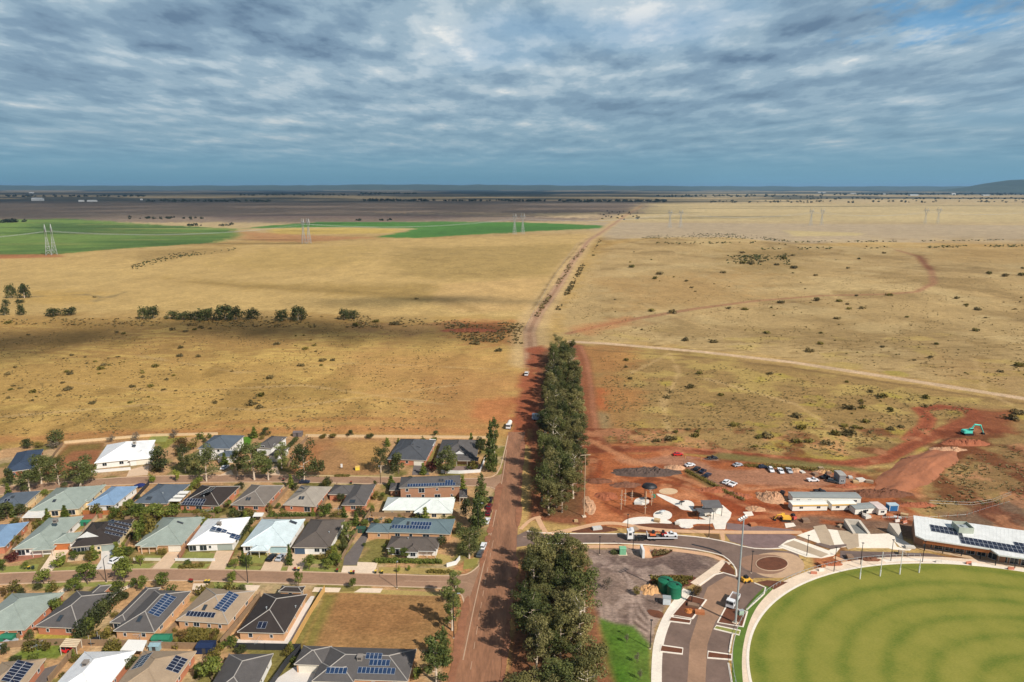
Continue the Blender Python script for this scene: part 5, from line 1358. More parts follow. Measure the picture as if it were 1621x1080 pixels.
# trees along the streets
ST = 'tree'
for a in [
    ('round', 70, 925, 902, 25, 'round green tree at the kerb below the cedar garage door'),
    ('round', 139, 925, 893, 33, 'broad round tree at the kerb opposite the black roof with arched gablet'),
    ('round', 198, 923, 883, 31, 'tall round tree on the far verge opposite the white driveway'),
    ('round', 115, 936, 917, 26, 'low round tree in front of the dark grey roof with black skylight'),
    ('round', 184, 933, 924, 24, 'flat topped shrub tree between the dark grey and charcoal roofs'),
    ('round', 226, 936, 912, 18, 'small tree at the front of the charcoal roof with solar columns'),
    ('round', 368, 926, 905, 17, 'little round tree at the kerb above the tan solar roof'),
    ('round', 473, 930, 904, 15, 'narrow round tree at the kerb above the black tiled roof'),
    ('round', 559, 933, 915, 13, 'small round tree at the kerb above the empty block'),
    ('lime', 92, 899, 874, 24, 'bright lime round tree beside the driveway with the cedar garage door'),
    ('round', 5, 905, 886, 17, 'round tree at the left edge on the lower street verge'),
    ('round', 40, 902, 890, 12, 'small round shrub tree beside two bins on the lower street'),
    ('lime', 223, 896, 877, 15, 'thin lime tree left of the low pale picket fence'),
    ('round', 205, 881, 866, 16, 'round shrub tree right of the white driveway'),
    ('round', 371, 899, 885, 17, 'round shrub at the kerb left of the pale aqua roof'),
    ('round', 394, 900, 880, 19, 'round tree on the verge in front of the pale aqua roof'),
    ('round', 490, 902, 879, 21, 'round tree on the verge in front of the brown grey roof'),
    ('round', 520, 902, 885, 19, 'lower round tree right of the brown grey roof front lawn'),
    ('cypress', 459, 894, 862, 13, 'dark column cypress between the pale aqua and brown grey driveways'),
    ('cypress', 527, 882, 864, 12, 'short column cypress at the right corner of the brown grey roof house'),
    ('tall', 552, 856, 826, 22, 'tall green tree behind the brown grey roof, biggest of its clump'),
    ('cypress', 564, 832, 810, 14, 'dark upright tree beside the long pale side fence'),
    ('dark', 570, 818, 802, 20, 'dark tree against the pale side fence behind the L shaped roof'),
    ('round', 534, 898, 876, 18, 'leafy tree next to the dark driveway'),
    ('dark', 545, 874, 850, 16, 'dark tree halfway along the dark driveway'),
    ('lime', 630, 906, 894, 9, 'tiny young tree by the street lamp below the clipped hedge'),
    ('lime', 646, 904, 895, 8, 'tiny young tree right of the one by the street lamp'),
    ('dark', 14, 771, 740, 22, 'dark tree at the left edge of the upper street'),
    ('gum', 47, 779, 742, 36, 'spreading gum at the kerb below the navy roof'),
    ('gum', 66, 766, 721, 34, 'olive gum in front of the navy roof'),
    ('gum', 94, 768, 722, 30, 'gum with pale trunk left of the red empty block front'),
    ('gum', 127, 770, 727, 44, 'wide gum on the kerb of the red empty block'),
    ('dark', 90, 709, 678, 26, 'tall dark tree at the paddock corner of the red empty block'),
    ('grey', 86, 712, 692, 16, 'grey bare bush under the tall dark corner tree'),
    ('dark', 44, 709, 695, 22, 'dark bush by the paddock behind the navy roof'),
    ('olive', 62, 708, 699, 16, 'olive bush by the paddock right of the dark bush'),
    ('dark', 258, 748, 706, 34, 'big round dark tree right of the long white roofed house'),
    ('gum', 294, 749, 705, 22, 'slim dark gum left of the two storey white house'),
    ('gum', 327, 762, 708, 38, 'large dark gum at the kerb before the two storey white house'),
    ('gum', 376, 755, 713, 20, 'thin gum right of the two storey white house'),
    ('gum', 403, 760, 702, 40, 'largest dark gum on the upper street, before the grey roof'),
    ('tall', 425, 760, 725, 20, 'half height gum right of the largest dark gum'),
    ('tall', 446, 742, 703, 20, 'green gum at the side of the small garage wing'),
    ('gum', 482, 765, 704, 36, 'tall gum over the parked car on the upper street'),
    ('dark', 504, 756, 724, 24, 'round dark tree right of the gum over the parked car'),
    ('rust', 287, 711, 688, 22, 'rust olive bushy tree in the yard left of the two storey white house'),
    ('olive', 307, 711, 693, 20, 'olive bushy tree in the yard left of the two storey white house'),
    ('rust', 282, 722, 708, 16, 'rust shrub behind the slim dark gum'),
    ('grey', 275, 694, 679, 16, 'grey brown bush at the paddock wall behind the rust tree'),
    ('grey', 216, 699, 684, 16, 'grey bare bush behind the long white roof'),
    ('grey', 176, 700, 688, 14, 'grey bare bush at the paddock wall left of the long white roof'),
    ('lime', 242, 765, 746, 13, 'yellow green young tree on the kerb by the pale driveway'),
    ('lime', 279, 763, 742, 12, 'yellow green young tree on the kerb above the slate roof'),
    ('dark', 422, 690, 677, 17, 'dark round bush behind the grey roof at the paddock wall'),
    ('olive', 511, 694, 685, 13, 'green bush by the wall behind the wide dry block, first from the shed'),
    ('olive', 527, 694, 686, 13, 'green bush by the wall behind the wide dry block, second from the shed'),
    ('dark', 555, 692, 681, 14, 'dark bush on the paddock side of the wide dry block'),
    ('dark', 586, 694, 686, 13, 'dark bush nearest the charcoal hip roof at the paddock wall'),
    ('dark', 689, 692, 682, 14, 'dark bush at the paddock wall between the charcoal and grey roofs'),
    ('gum', 603, 748, 708, 26, 'gum at the corner of the wide dry block'),
    ('dark', 631, 750, 717, 30, 'round dark tree before the charcoal hip roof'),
    ('gum', 705, 750, 710, 32, 'round crowned gum before the white gablet house'),
    ('maroon', 684, 748, 724, 18, 'maroon leaved tree between the two roofs near the white corner wall'),
    ('cypress', 670, 751, 733, 13, 'small green conical tree by the cream garage door'),
    ('fir', 777, 746, 664, 24, 'tallest bright green street tree by the main road'),
    ('tall', 783, 718, 662, 14, 'slim tree behind the tallest bright green street tree'),
    ('dark', 760, 720, 690, 17, 'dark tree right of the white gablet house'),
    ('round', 782, 744, 728, 13, 'small tree on the verge by the upper street corner'),
    ('fir', 762, 800, 749, 26, 'conical street tree right of the two storey brown brick house'),
    ('fir', 756, 836, 779, 30, 'leafy conical street tree beside the parked red cars'),
    ('gum', 743, 884, 836, 40, 'round crowned street gum beside the parked white and grey cars'),
    ('dark', 738, 822, 790, 22, 'dark tree at the end of the near white roof'),
    ('dark', 726, 845, 826, 18, 'round shrub tree at the end of the teal grey roof'),
    ('tall', 723, 958, 905, 24, 'tall street tree at the lower street corner'),
    ('tall', 716, 998, 930, 28, 'tall street tree right of the empty block'),
    ('fir', 703, 1050, 990, 30, 'leafy street tree at the lower corner of the empty block'),
    ('tall', 692, 1082, 1005, 40, 'broad street tree at the bottom edge of the town'),
    ('dark', 700, 868, 846, 16, 'dark tree at the corner house verandah'),
    ('round', 640, 885, 868, 18, 'green shrub before the white wall of the corner house'),
    ('round', 620, 886, 866, 14, 'leafy shrub between the corner house and its garage'),
    ('dark', 640, 832, 818, 12, 'dark pointed tree below the near white roof'),
    ('olive', 660, 829, 821, 26, 'olive shrub bed below the near white roof'),
    ('round', 596, 832, 822, 12, 'tree behind the teal grey garage'),
    ('round', 590, 815, 800, 8, 'slim tree at the side of the near white roof'),
    ('olive', 594, 792, 772, 10, 'shrubs along the side of the brick house garden'),
    ('round', 215, 822, 800, 34, 'round green tree in the tree row behind the slate awning house'),
    ('round', 246, 826, 797, 36, 'big round green tree in the middle of the tree row behind the slate awning house'),
    ('round', 274, 820, 799, 28, 'green tree ending the tree row behind the slate awning house'),
    ('olive', 193, 818, 803, 22, 'olive bush right of the light blue roof house'),
    ('olive', 236, 852, 812, 32, 'olive green tree beside the black roof with solar strips'),
    ('round', 220, 866, 826, 24, 'green tree between the solar strip roof and the grey green roof'),
    ('round', 515, 822, 798, 28, 'green bushy tree behind the brown grey roof'),
    ('olive', 536, 822, 806, 20, 'olive bush beside the green court'),
    ('dark', 12, 822, 797, 40, 'large dark tree behind the slate roof with cream wall'),
    ('maroon', 20, 888, 872, 22, 'maroon brown bush by the front of the cedar garage house'),
    ('olive', 340, 1050, 1024, 22, 'olive tree in the yard beside the navy shed'),
    ('round', 336, 1078, 1042, 40, 'leafy green tree in the bottom yard left of the plain grey roof'),
    ('rust', 330, 1060, 1040, 20, 'rust leaved shrub below the navy shed'),
    ('round', 316, 1072, 1050, 18, 'small green tree at the pale side wall of the ten panel roof'),
    ('dark', 382, 1034, 1022, 20, 'dark bush along the dark steel fence'),
    ('olive', 348, 1030, 1020, 16, 'olive bush at the left end of the dark steel fence'),
    ('olive', 117, 1048, 1036, 16, 'lime olive bush by the carport with the red car'),
    ('rust', 288, 1012, 998, 18, 'rust shrub in the weedy garden by the green shed'),
    ('olive', 318, 1016, 1002, 26, 'weedy olive shrub in the middle of the vegetable garden'),
    ('rust', 336, 1012, 1000, 14, 'rust weed clump at the timber fence end of the garden'),
    ('round', 660, 1076, 1058, 22, 'green shrub at the right end of the large charcoal roof'),
    ('rust', 5, 945, 928, 14, 'rust shrub left of the first grey green roof'),
    ('olive', 165, 1012, 1000, 18, 'round yellow green shrub behind the charcoal solar roof'),
    ('grey', 961, 934, 912, 16, 'spiky yellow green bush on the bare topsoil'),
    ('olive', 1008, 942, 926, 14, 'grey green bush by the pile of orange sand'),
    ('grey', 992, 1018, 1002, 8, 'thin staked sapling on the bright lawn, farthest of three'), ('grey', 1008, 1050, 1032, 9, 'thin staked sapling on the bright lawn, middle of three'), ('grey', 1013, 1076, 1058, 9, 'thin staked sapling on the bright lawn, nearest of three'),
    ('rust', 1102, 942, 924, 18, 'rust and olive bush behind the green water tanks'),
]:
    tree(*a[:5], a[5], 'shrub' if KN[a[0]] in ('shrub', 'bare_shrub') else 'tree')
for i, (px, py, yt, w) in enumerate([(18, 472, 448, 14), (39, 472, 447, 17), (10, 485, 473, 10), (32, 480, 474, 12), (8, 499, 484, 12), (34, 499, 480, 12), (85, 501, 487, 22), (110, 499, 486, 20), (228, 505, 484, 16), (243, 504, 482, 18), (275, 505, 491, 20), (292, 506, 494, 22),
      (310, 506, 492, 20), (327, 507, 486, 28), (357, 506, 480, 30), (374, 506, 486, 20), (399, 505, 487, 22), (447, 508, 488, 20), (472, 507, 483, 26), (546, 506, 488, 16), (558, 504, 490, 20)]):
    tree('creek', px, py, yt + (py - yt) * 0.18, w * 1.12, 'dark spreading tree of the straggling row across the left paddock', 'tree', 'trees along the paddock creek line')

# clipped hedges and tree hedges
def hedge(label, pts, w, h, m='dark', dens=26, name='hedge', rough=0.3):
    P = [G(*p) for p in pts]
    root_loc = P[0]
    lobes = []
    for a, b in zip(P, P[1:]):
        n = max(2, int((b - a).length / (w * 0.45)))
        for i in range(n):
            c = a.lerp(b, (i + 0.5) / n) - root_loc
            q = 1 + random.uniform(-rough, rough) * 0.5
            for zf in ((0.3, 0.72) if h < 2.5 else (0.2, 0.5, 0.8)):
                lobes.append(((c.x + random.uniform(-0.2, 0.2), c.y + random.uniform(-0.2, 0.2), h * zf * q), (w * 0.55 * q, w * 0.55 * q, h * 0.3 * q)))
    me = leaf_cloud('hedge', lobes, int(len(lobes) * dens * (1.6 if w < 2.6 else 2.6)), 0.42, LF[m], len(label))
    o = link(name, me, None, root_loc)
    return tag(o, label, 'hedge')
hedge('long clipped hedge in front of the corner house', [(595, 890), (650, 891), (699, 892)], 1.6, 1.5, 'round_', 60, rough=0.05)
hedge('tall dark tree hedge climbing between the dark grey and charcoal roofs', [(124, 1018), (150, 988), (192, 944)], 3.6, 4.2, 'dark', 60)
hedge('green hedge running up beside the slate roof with white awnings', [(274, 802), (296, 780), (318, 761)], 2.4, 2.4, 'round_', 45)
hedge('green hedge behind the black roof with dark solar panels', [(288, 815), (342, 814)], 2.2, 1.8, 'round_', 40)
hedge('dark hedge between the twin skylight house and the pale aqua roof', [(366, 818), (402, 820)], 3.0, 2.6, 'dark', 40)
hedge('green hedge behind the pale stone coloured roof', [(424, 822), (460, 820), (498, 819)], 2.6, 2.0, 'round_', 40)
hedge('dark green hedge strip beside the bright white roof', [(376, 858), (392, 836), (402, 820)], 2.2, 2.0, 'dark', 36)
hedge('low hedge round the front lawn of the brown grey roof house', [(494, 884), (516, 886), (528, 886)], 1.2, 1.0, 'olive', 36)
hedge('low hedge in front of the black roof with arched gablet', [(112, 877), (158, 877)], 1.1, 0.8, 'dark', 36)
hedge('clipped shrubs on the verge of the bright white roof house', [(284, 900), (300, 899), (322, 897)], 1.8, 1.1, 'olive', 36)
hedge('planted strip at the lower street corner verge', [(678, 906), (704, 907), (712, 906)], 1.8, 0.9, 'olive', 30)
hedge('green planting on the verge of the wide dry block', [(530, 754), (553, 754)], 1.6, 0.7, 'olive', 30)
hedge('hedge row in the yards beside the small garage wing', [(446, 726), (458, 708), (470, 696)], 2.2, 1.6, 'dark', 36)
hedge('dark hedge of grass planting by the green power kiosk', [(968, 876), (980, 876)], 2.4, 1.2, 'dark', 60)
hedge('green weeds along the parking fence on the site', [(1086, 746), (1110, 758), (1150, 780), (1176, 792)], 2.2, 1.0, 'olive', 24)
hedge('green weeds on the bank behind the parked white utes', [(1180, 738), (1230, 740), (1300, 746), (1330, 748)], 3.2, 1.2, 'olive', 22)
def inpoly2(x, y, P):
    c = False
    for (ax, ay), (bx, by) in zip(P, P[1:] + P[:1]):
        if (ay > y) != (by > y) and x < (bx - ax) * (y - ay) / (by - ay) + ax: c = not c
    return c
def free_spot(x, y, m=0.4):
    for O, yaw, rs in HOUSES:
        dx, dy = x - O.x, y - O.y
        a, b = dx * math.cos(yaw) + dy * math.sin(yaw), -dx * math.sin(yaw) + dy * math.cos(yaw)
        for r in rs:
            if r[0] - m < a < r[1] + m and r[2] - m < b < r[3] + m: return False
    return not any(inpoly2(x, y, P) for n, P in SHEETS if n in ('street', 'main_road', 'driveway', 'dark_yard'))
def yard_shrubs():
    rg = random.Random(77)
    blocks = [[(0, 806), (600, 806), (716, 820), (700, 898), (0, 896)], [(0, 930), (500, 932), (470, 1078), (0, 1078)], [(0, 776), (600, 766), (740, 772), (720, 846), (0, 850)], [(180, 700), (350, 692), (470, 694), (450, 750), (200, 752)], [(612, 698), (770, 697), (764, 750), (606, 752)]]
    n = 0
    for B, cnt in zip(blocks, (80, 52, 60, 22, 18)):
        P = px2w(B); k_ = 0
        for _ in range(4000):
            if k_ >= cnt: break
            x, y = rg.uniform(min(p[0] for p in P), max(p[0] for p in P)), rg.uniform(min(p[1] for p in P), max(p[1] for p in P))
            if not inpoly2(x, y, P) or not free_spot(x, y, 0.3): continue
            s_ = rg.choice([1.4, 1.8, 2.4, 3.0, 3.6, 4.4])
            kind = rg.choice(['bush', 'bush', 'round', 'olive', 'dark', 'round', 'cypress'])
            plant(kind, Vector((x, y, 0)), s_, s_ * rg.uniform(0.7, 1.3) * (1.6 if kind == 'cypress' else 1), 'small rounded garden shrub planted in the house yards', 'shrub', 'garden shrubs of the house yards').name = 'garden_shrub'
            k_ += 1
yard_shrubs()
# beds planted with tufts in rows by the tank and in the verges
def bed_tufts(name, quad, nx, ny, h, m, seed, size=0.35):
    rg = np.random.default_rng(seed)
    P = [G(*p) for p in quad]
    u, v = rg.random(nx * ny), rg.random(nx * ny)
    C = np.array([(P[0] * (1 - a) * (1 - b) + P[1] * a * (1 - b) + P[2] * a * b + P[3] * (1 - a) * b)[:] for a, b in zip(u, v)])
    return C
def tufts(name, C, h, w, m, seed, blades=6):
    rg = np.random.default_rng(seed)
    C = np.repeat(C, blades, 0); n = len(C)
    a = rg.random(n) * 6.283
    hh = h * (0.5 + 0.8 * rg.random(n))
    out = np.stack([np.cos(a), np.sin(a), np.zeros(n)], 1); sd = np.stack([-np.sin(a), np.cos(a), np.zeros(n)], 1)
    ww = w * (0.6 + 0.7 * rg.random(n))
    base = C + out * (ww * 0.15)[:, None]
    tip = base + out * (ww * 0.6)[:, None] + np.array([0, 0, 1]) * hh[:, None]
    P = np.stack([base - sd * (ww * 0.35)[:, None], base + sd * (ww * 0.35)[:, None], tip + sd * (ww * 0.25)[:, None], tip - sd * (ww * 0.25)[:, None]], 1)
    o = link(name, quads_mesh(name, P, rg.random(n), m))
    return tag(o, kind='stuff')
tufts('bed_planting', bed_tufts('', [(1030, 912), (1098, 914), (1086, 929), (1034, 926)], 26, 12, 0.5, None, 3), 0.5, 0.5, LF['olive'], 3)
tufts('bed_planting', bed_tufts('', [(1036, 870), (1066, 872), (1052, 879), (1030, 882)], 14, 8, 0.4, None, 4), 0.4, 0.5, LF['scrub'], 4)
tufts('garden_weeds', bed_tufts('', [(276, 1018), (340, 1018), (346, 1000), (300, 998)], 22, 14, 0.7, None, 5), 0.8, 0.8, LF['olive'], 5)

# ------------------------------------------------------------------ the paddocks: scattered shrubs and grass
def scatter():
    rg = random.Random(21)
    me = []
    for i in range(5):
        lobes = [((rg.uniform(-0.5, 0.5), rg.uniform(-0.5, 0.5), rg.uniform(0.2, 0.6)), (0.5, 0.5, 0.4)) for _ in range(5)]
        me.append(leaf_cloud('shrub', lobes, 110, 0.42, LF['scrub' if i % 3 else 'olive'], 700 + i))
    def inpoly(x, y, P):
        c = False
        for (ax, ay), (bx, by) in zip(P, P[1:] + P[:1]):
            if (ay > y) != (by > y) and x < (bx - ax) * (y - ay) / (by - ay) + ax: c = not c
        return c
    zones = [([(0, 520), (300, 515), (620, 530), (640, 600), (420, 650), (0, 640)], 120, (1.6, 3.6), 'low dark shrub dotted over the tan paddock behind the houses', 'shrubs of the tan paddock behind the houses'),
             ([(960, 560), (1240, 590), (1500, 630), (1440, 690), (1320, 720), (1000, 700)], 62, (1.8, 4.2), 'low dark shrub in the olive paddock enclosed by the red haul road', 'shrubs inside the red haul road'),
             ([(960, 400), (1250, 380), (1640, 395), (1640, 610), (1250, 555), (980, 530)], 96, (2.0, 5.0), 'small dark shrub scattered over the pale field beyond the cross track', 'shrubs of the pale far field')]
    for P, n, sz, lab, grp in zones:
        k_ = 0
        while k_ < n:
            px, py = rg.uniform(min(p[0] for p in P), max(p[0] for p in P)), rg.uniform(min(p[1] for p in P), max(p[1] for p in P))
            if not inpoly(px, py, P): continue
            if mnoise.noise(Vector((px * 0.012, py * 0.03, 1.0))) < rg.uniform(-0.15, 0.4): continue
            g = G(px, py); s = (sz[0] * 0.8 + (sz[1] * 1.5 - sz[0] * 0.8) * rg.random() ** 2.6) * (1 + max(0, g.y - 500) / 900)
            o = link('paddock_shrub', rg.choice(me), None, (g.x, g.y, g.z - 0.1), rg.uniform(0, 6.28))
            o.scale = (s * 0.6, s * 0.6, s * 0.5)
            tag(o, lab, 'shrub', grp); k_ += 1
    for px, py, s in [(1281, 557, 7.5), (1366, 489, 8), (1408, 468, 9), (1345, 490, 7), (1237, 480, 9), (1178, 491, 8), (1330, 478, 8), (1325, 505, 7), (1215, 528, 7), (1164, 675, 6), (1262, 700, 5.5), (1283, 700, 5.5), (1308, 703, 6), (1200, 694, 4.5), (1341, 690, 5), (1338, 676, 5), (1140, 626, 4.5), (1056, 630, 4.5), (1600, 665, 8), (1612, 655, 7),
                     (940, 405, 7), (14, 512, 8), (150, 471, 5), (660, 474, 6), (625, 514, 9), (596, 510, 8), (562, 516, 8), (735, 517, 8), (752, 545, 8), (790, 556, 7), (1240, 410, 14), (1205, 415, 11), (1230, 420, 10), (1255, 405, 9)]:
        g = G(px, py)
        o = link('paddock_shrub', rg.choice(me), None, (g.x, g.y, g.z - 0.1), rg.uniform(0, 6.28))
        o.scale = (s * 0.62, s * 0.5, s * 0.36)
        tag(o, 'larger dark bush standing out among the paddock shrubs', 'shrub', 'larger paddock bushes')
    # grass and weed tussocks too many to count
    rn = np.random.default_rng(5)
    def field(P, n, h, w, m, seed, name):
        xs, ys = [p[0] for p in P], [p[1] for p in P]
        out = []
        while len(out) < n:
            py = min(ys) + (max(ys) - min(ys)) * rn.random() ** 1.0
            px = min(xs) + (max(xs) - min(xs)) * rn.random()
            if not inpoly(px, py, P): continue
            if mnoise.noise(Vector((px * 0.02, py * 0.06, seed))) < rn.random() * 0.7 - 0.3: continue
            g = G(px, py); out.append((g.x, g.y, g.z - 0.05))
        tufts(name, np.array(out), h, w, m, seed, 5)
    field([(0, 512), (600, 510), (760, 540), (700, 680), (0, 690)], 2400, 0.35, 0.8, LF['scrub'], 11, 'tussock_grass')
    field([(950, 555), (1250, 590), (1560, 640), (1440, 700), (1330, 725), (960, 700)], 2000, 0.35, 0.8, LF['scrub'], 12, 'tussock_grass')
    field([(900, 400), (1250, 380), (1640, 395), (1640, 620), (1250, 560), (900, 535)], 1700, 0.4, 1.0, LF['scrub'], 13, 'tussock_grass')
    field([(1470, 740), (1640, 690), (1640, 790), (1460, 812)], 400, 0.4, 0.8, LF['scrub'], 14, 'tussock_grass')
    field([(0, 505), (560, 500), (830, 512), (820, 540), (600, 520), (0, 514)], 700, 0.8, 1.6, LF['scrub'], 15, 'creek_scrub')
    field([(700, 515), (820, 515), (835, 545), (730, 540)], 260, 0.9, 1.5, LF['scrub'], 16, 'creek_scrub')
    field([(205, 422), (270, 402), (380, 392), (370, 397), (280, 409), (210, 428)], 150, 1.1, 2.2, LF['dark'], 17, 'rocky_scrub')
    field([(1010, 376), (1090, 369), (1180, 371), (1280, 385), (1180, 378), (1020, 378)], 300, 1.2, 2.6, LF['dark'], 18, 'rocky_scrub')
    field([(1150, 405), (1250, 402), (1250, 422), (1150, 418)], 220, 1.5, 2.6, LF['dark'], 19, 'rocky_scrub')
    field([(846, 500), (905, 410), (935, 380), (938, 382), (910, 414), (852, 502)], 160, 1.2, 2.0, LF['scrub'], 20, 'track_weeds')
    field([(880, 490), (930, 400), (950, 378), (953, 380), (936, 404), (886, 492)], 200, 1.2, 2.0, LF['scrub'], 21, 'track_weeds')
    field([(1200, 393), (1621, 388), (1621, 391), (1200, 396)], 120, 1.6, 3.0, LF['dark'], 22, 'field_edge_scrub')
    field([(1040, 384), (1621, 379), (1621, 381), (1040, 387)], 120, 1.6, 3.0, LF['dark'], 23, 'field_edge_scrub')
scatter()
# ------------------------------------------------------------------ sports pavilion, site sheds, shelter, poles
def pavilion():
    ze, zr = 4.6, 5.6
    front = [(1449, 848), (1463, 853.5), (1568, 869), (1581, 877.5), (1640, 885.5), (1720, 896)]
    back = [(1446, 816), (1530, 827.5), (1621, 840), (1720, 854)]
    pf = [G(*p, ze) for p in front]; pb = [G(*p, zr) for p in back]
    # one even roof plane through the front and back edges
    _A = np.array([(p.x, p.y, 1.0) for p in (pf[1], pf[2], pb[0], pb[2])]); _c = np.linalg.lstsq(_A, np.array([p.z for p in (pf[1], pf[2], pb[0], pb[2])]), rcond=None)[0]
    for p in pf + pb: p.z = float(_c[0] * p.x + _c[1] * p.y + _c[2])
    c0 = Vector((pf[2].x, pf[2].y, 0))
    root = thing('sports_pavilion', c0, 0, 'long low pavilion with white metal roof, solar panels and cedar lined eaves beside the oval', 'pavilion')
    q = [p - c0 for p in pf]; b = [p - c0 for p in pb]
    poly = [(p.x, p.y) for p in q] + [(p.x, p.y) for p in reversed(b)]
    zt = [p.z for p in q] + [p.z for p in reversed(b)]
    mb = MB(); mb.prism(poly, [z - 0.45 for z in zt], zt)
    ro = mb.build('roof', roofm('pavilion_white', 236, 236, 230, True), root)
    # standing seams
    cm = MB()
    n = 44
    def on(P, t):
        L_ = [(P[i + 1] - P[i]).length for i in range(len(P) - 1)]; s = t * sum(L_)
        for i, l in enumerate(L_):
            if s <= l or i == len(L_) - 1: return P[i].lerp(P[i + 1], min(1, s / l))
            s -= l
    for i in range(1, n):
        a, d = on(q, i / n), on(b, i / n)
        cm.tube([a + Vector((0, 0, 0.005)), d + Vector((0, 0, 0.005))], 0.03, 4)
    cm.build('roof_seam', roofm('pavilion_white', 0, 0, 0), ro)
    # body under the roof
    inw = [p.lerp(on(b, 0.02 + 0.96 * i / 5), 0.20) for i, p in enumerate(q)]
    inb = [p.lerp(q[0] if i == 0 else q[-1], 0.04) for i, p in enumerate(b)]
    mb = MB(); mb.prism([(p.x, p.y) for p in inw] + [(p.x, p.y) for p in reversed(inb)], -0.05, 4.0)
    mb.build('wall', WL['brown'], root)
    # cedar eaves board hanging under the front edge
    mb = MB()
    u = [q[1], q[2]]
    off = (q[2] - q[1]).normalized(); nrm = Vector((off.y, -off.x, 0))
    for a, d in ((q[1], q[2]),):
        A, B = a + Vector((0.2, 0.12, -0.455)), d + Vector((0.2, 0.12, -0.455))
        lo = Vector((0, 0.5, -1.5))
        mb.hexa([A + lo, B + lo, B + lo + Vector((0, 0.15, 0)), A + lo + Vector((0, 0.15, 0)), A, B, B + Vector((0, 0.15, 0)), A + Vector((0, 0.15, 0))])
    mb.build('eaves_board', pm('cedar_boards', 196, 118, 66, 0.85, var=0.12, scale=1.5), root)
    # glazing bays and columns
    for i in range(14):
        t0, t1 = 0.06 + i * 0.065, 0.06 + (i + 0.8) * 0.065
        a, d = on(inw, t0), on(inw, t1)
        w_ = (d - a).length; ang = math.atan2(d.y - a.y, d.x - a.x)
        m_ = (a + d) / 2
        add_window(root, m_.x, m_.y - 0.04, 0.1, w_, 2.6 if i % 3 else 2.2, ang)
    me = MB().box(-0.1, 0.1, -0.1, 0.1, -0.05, 4.2).mesh('column', M_BLACK)
    for i in range(9):
        p = on(q, 0.08 + i * 0.11) + Vector((0, 0.9, 0))
        link('column', me, root, (p.x, p.y, 0))
    # roof plant enclosure
    c = G(1524, 834, 6.4) - c0
    c.z = 5.35
    mb = MB()
    s = 2.4
    for x0, x1, y0, y1 in ((-s, s, -s, -s + 0.1), (-s, s, s - 0.1, s), (-s, -s + 0.1, -s + 0.1, s - 0.1), (s - 0.1, s, -s + 0.1, s - 0.1)): mb.box(x0, x1, y0, y1, -0.2, 1.9)
    o = mb.build('plant_screen', pm('plant_screen_grey', 190, 196, 176, 0.8), root, loc=c, rz=-0.1)
    mb = MB(); mb.box(-1.6, 1.6, -1.2, 1.4, -0.2, 1.2); mb.tube([(0.2, 0.1, 1.2), (0.2, 0.1, 1.5)], 0.7, 12)
    mb.build('air_unit', M_STEEL, root, loc=c, rz=-0.1)
    # solar field
    me = panel_mesh(1.25, 2.3, M_SOLARDK)
    ex = (pf[2] - pf[1]).normalized(); ey_ = Vector((-ex.y, ex.x, 0.05)).normalized()
    base = G(1472, 831, 5.4) - c0; end = G(1613, 853, 5.3) - c0
    rows = [(1475, 832.5, 13), (1474, 838.5, 13), (1510, 844.5, 38), (1510, 851, 38), (1572, 848.5, 15)]
    ex = (G(1600, 864, 5.2) - G(1510, 849, 5.2)).normalized()
    ex = Vector((ex.x, ex.y, _c[0] * ex.x + _c[1] * ex.y)).normalized(); ey_ = Vector((-ex.y, ex.x, _c[0] * -ex.y + _c[1] * ex.x)).normalized()
    tot = 0
    o_ = G(1476, 833, 5.4) - c0
    for r_, i0, n_ in ((0, 0, 7), (1, 0, 7), (2, 6, 20), (3, 6, 20), (1, 18, 8)):
        for i in range(n_):
            if tot >= 96: break
            p = o_ + ex * ((i0 + i) * 1.32) - ey_ * (r_ * 2.4)
            p.z = float(_c[0] * (p.x + c0.x) + _c[1] * (p.y + c0.y) + _c[2]) + 0.12
            o = bpy.data.objects.new('solar_panel', me); COL.objects.link(o)
            place_on(o, root, p, ex, ey_); tot += 1
    return root
pavilion()

M_PORT = pm('portable_cream', 240, 236, 222, 0.88, var=0.05)
M_YSTR = pm('yellow_stripe', 236, 190, 92, 0.85, var=0.05)
M_PROOF = pm('portable_grey_roof', 156, 160, 156, 0.8, var=0.06)
def portable(label, pa, pb, depth, h=2.9, roof=None, stripe=True, wins=2, name='site_office', wallm_=None):
    A, B = G(*pa), G(*pb)
    ang = math.atan2(B.y - A.y, B.x - A.x); w = (B - A).length
    root = thing(name, A, ang, label, 'site office')
    MB().box(0, w, 0, depth, 0.25, h - 0.35).build('wall', wallm_ or M_PORT, root)
    mb = MB(); mb.profile([(-0.2, h - 0.35), (depth + 0.2, h - 0.35), (depth + 0.2, h - 0.15), (depth / 2, h + 0.1), (-0.2, h - 0.15)], -0.15, w + 0.15)
    mb.build('roof', roof or M_PORT, root)
    if stripe: MB().box(-0.155, w + 0.155, -0.30, -0.21, h - 0.62, h - 0.12).build('stripe', M_YSTR, root)
    for i in range(wins): add_window(root, w * (i + 0.5) / wins, 0, 1.05, 1.5, 1.0)
    for x in (0.4, w - 0.7):
        mb = MB(); mb.box(x, x + 0.3, 0.3, depth - 0.3, -0.05, 0.25); mb.build('footing', M_BLACK, root)
    return root
portable('long white site office with grey roof behind the two yellow striped ones', (1254, 798), (1362, 799), 4.6, 3.1, M_PROOF, False, 6)
portable('white site office with yellow stripe, nearest the orange rubble heap', (1254, 810), (1309, 809), 3.6)
portable('white site office with yellow stripe half hidden by the low grey roofed shed', (1316, 809), (1354, 808), 3.6)
portable('low grey roofed lunch shed between the striped office and the open container', (1353, 815.5), (1389, 813), 4.0, 2.7, M_PROOF, False, 1)
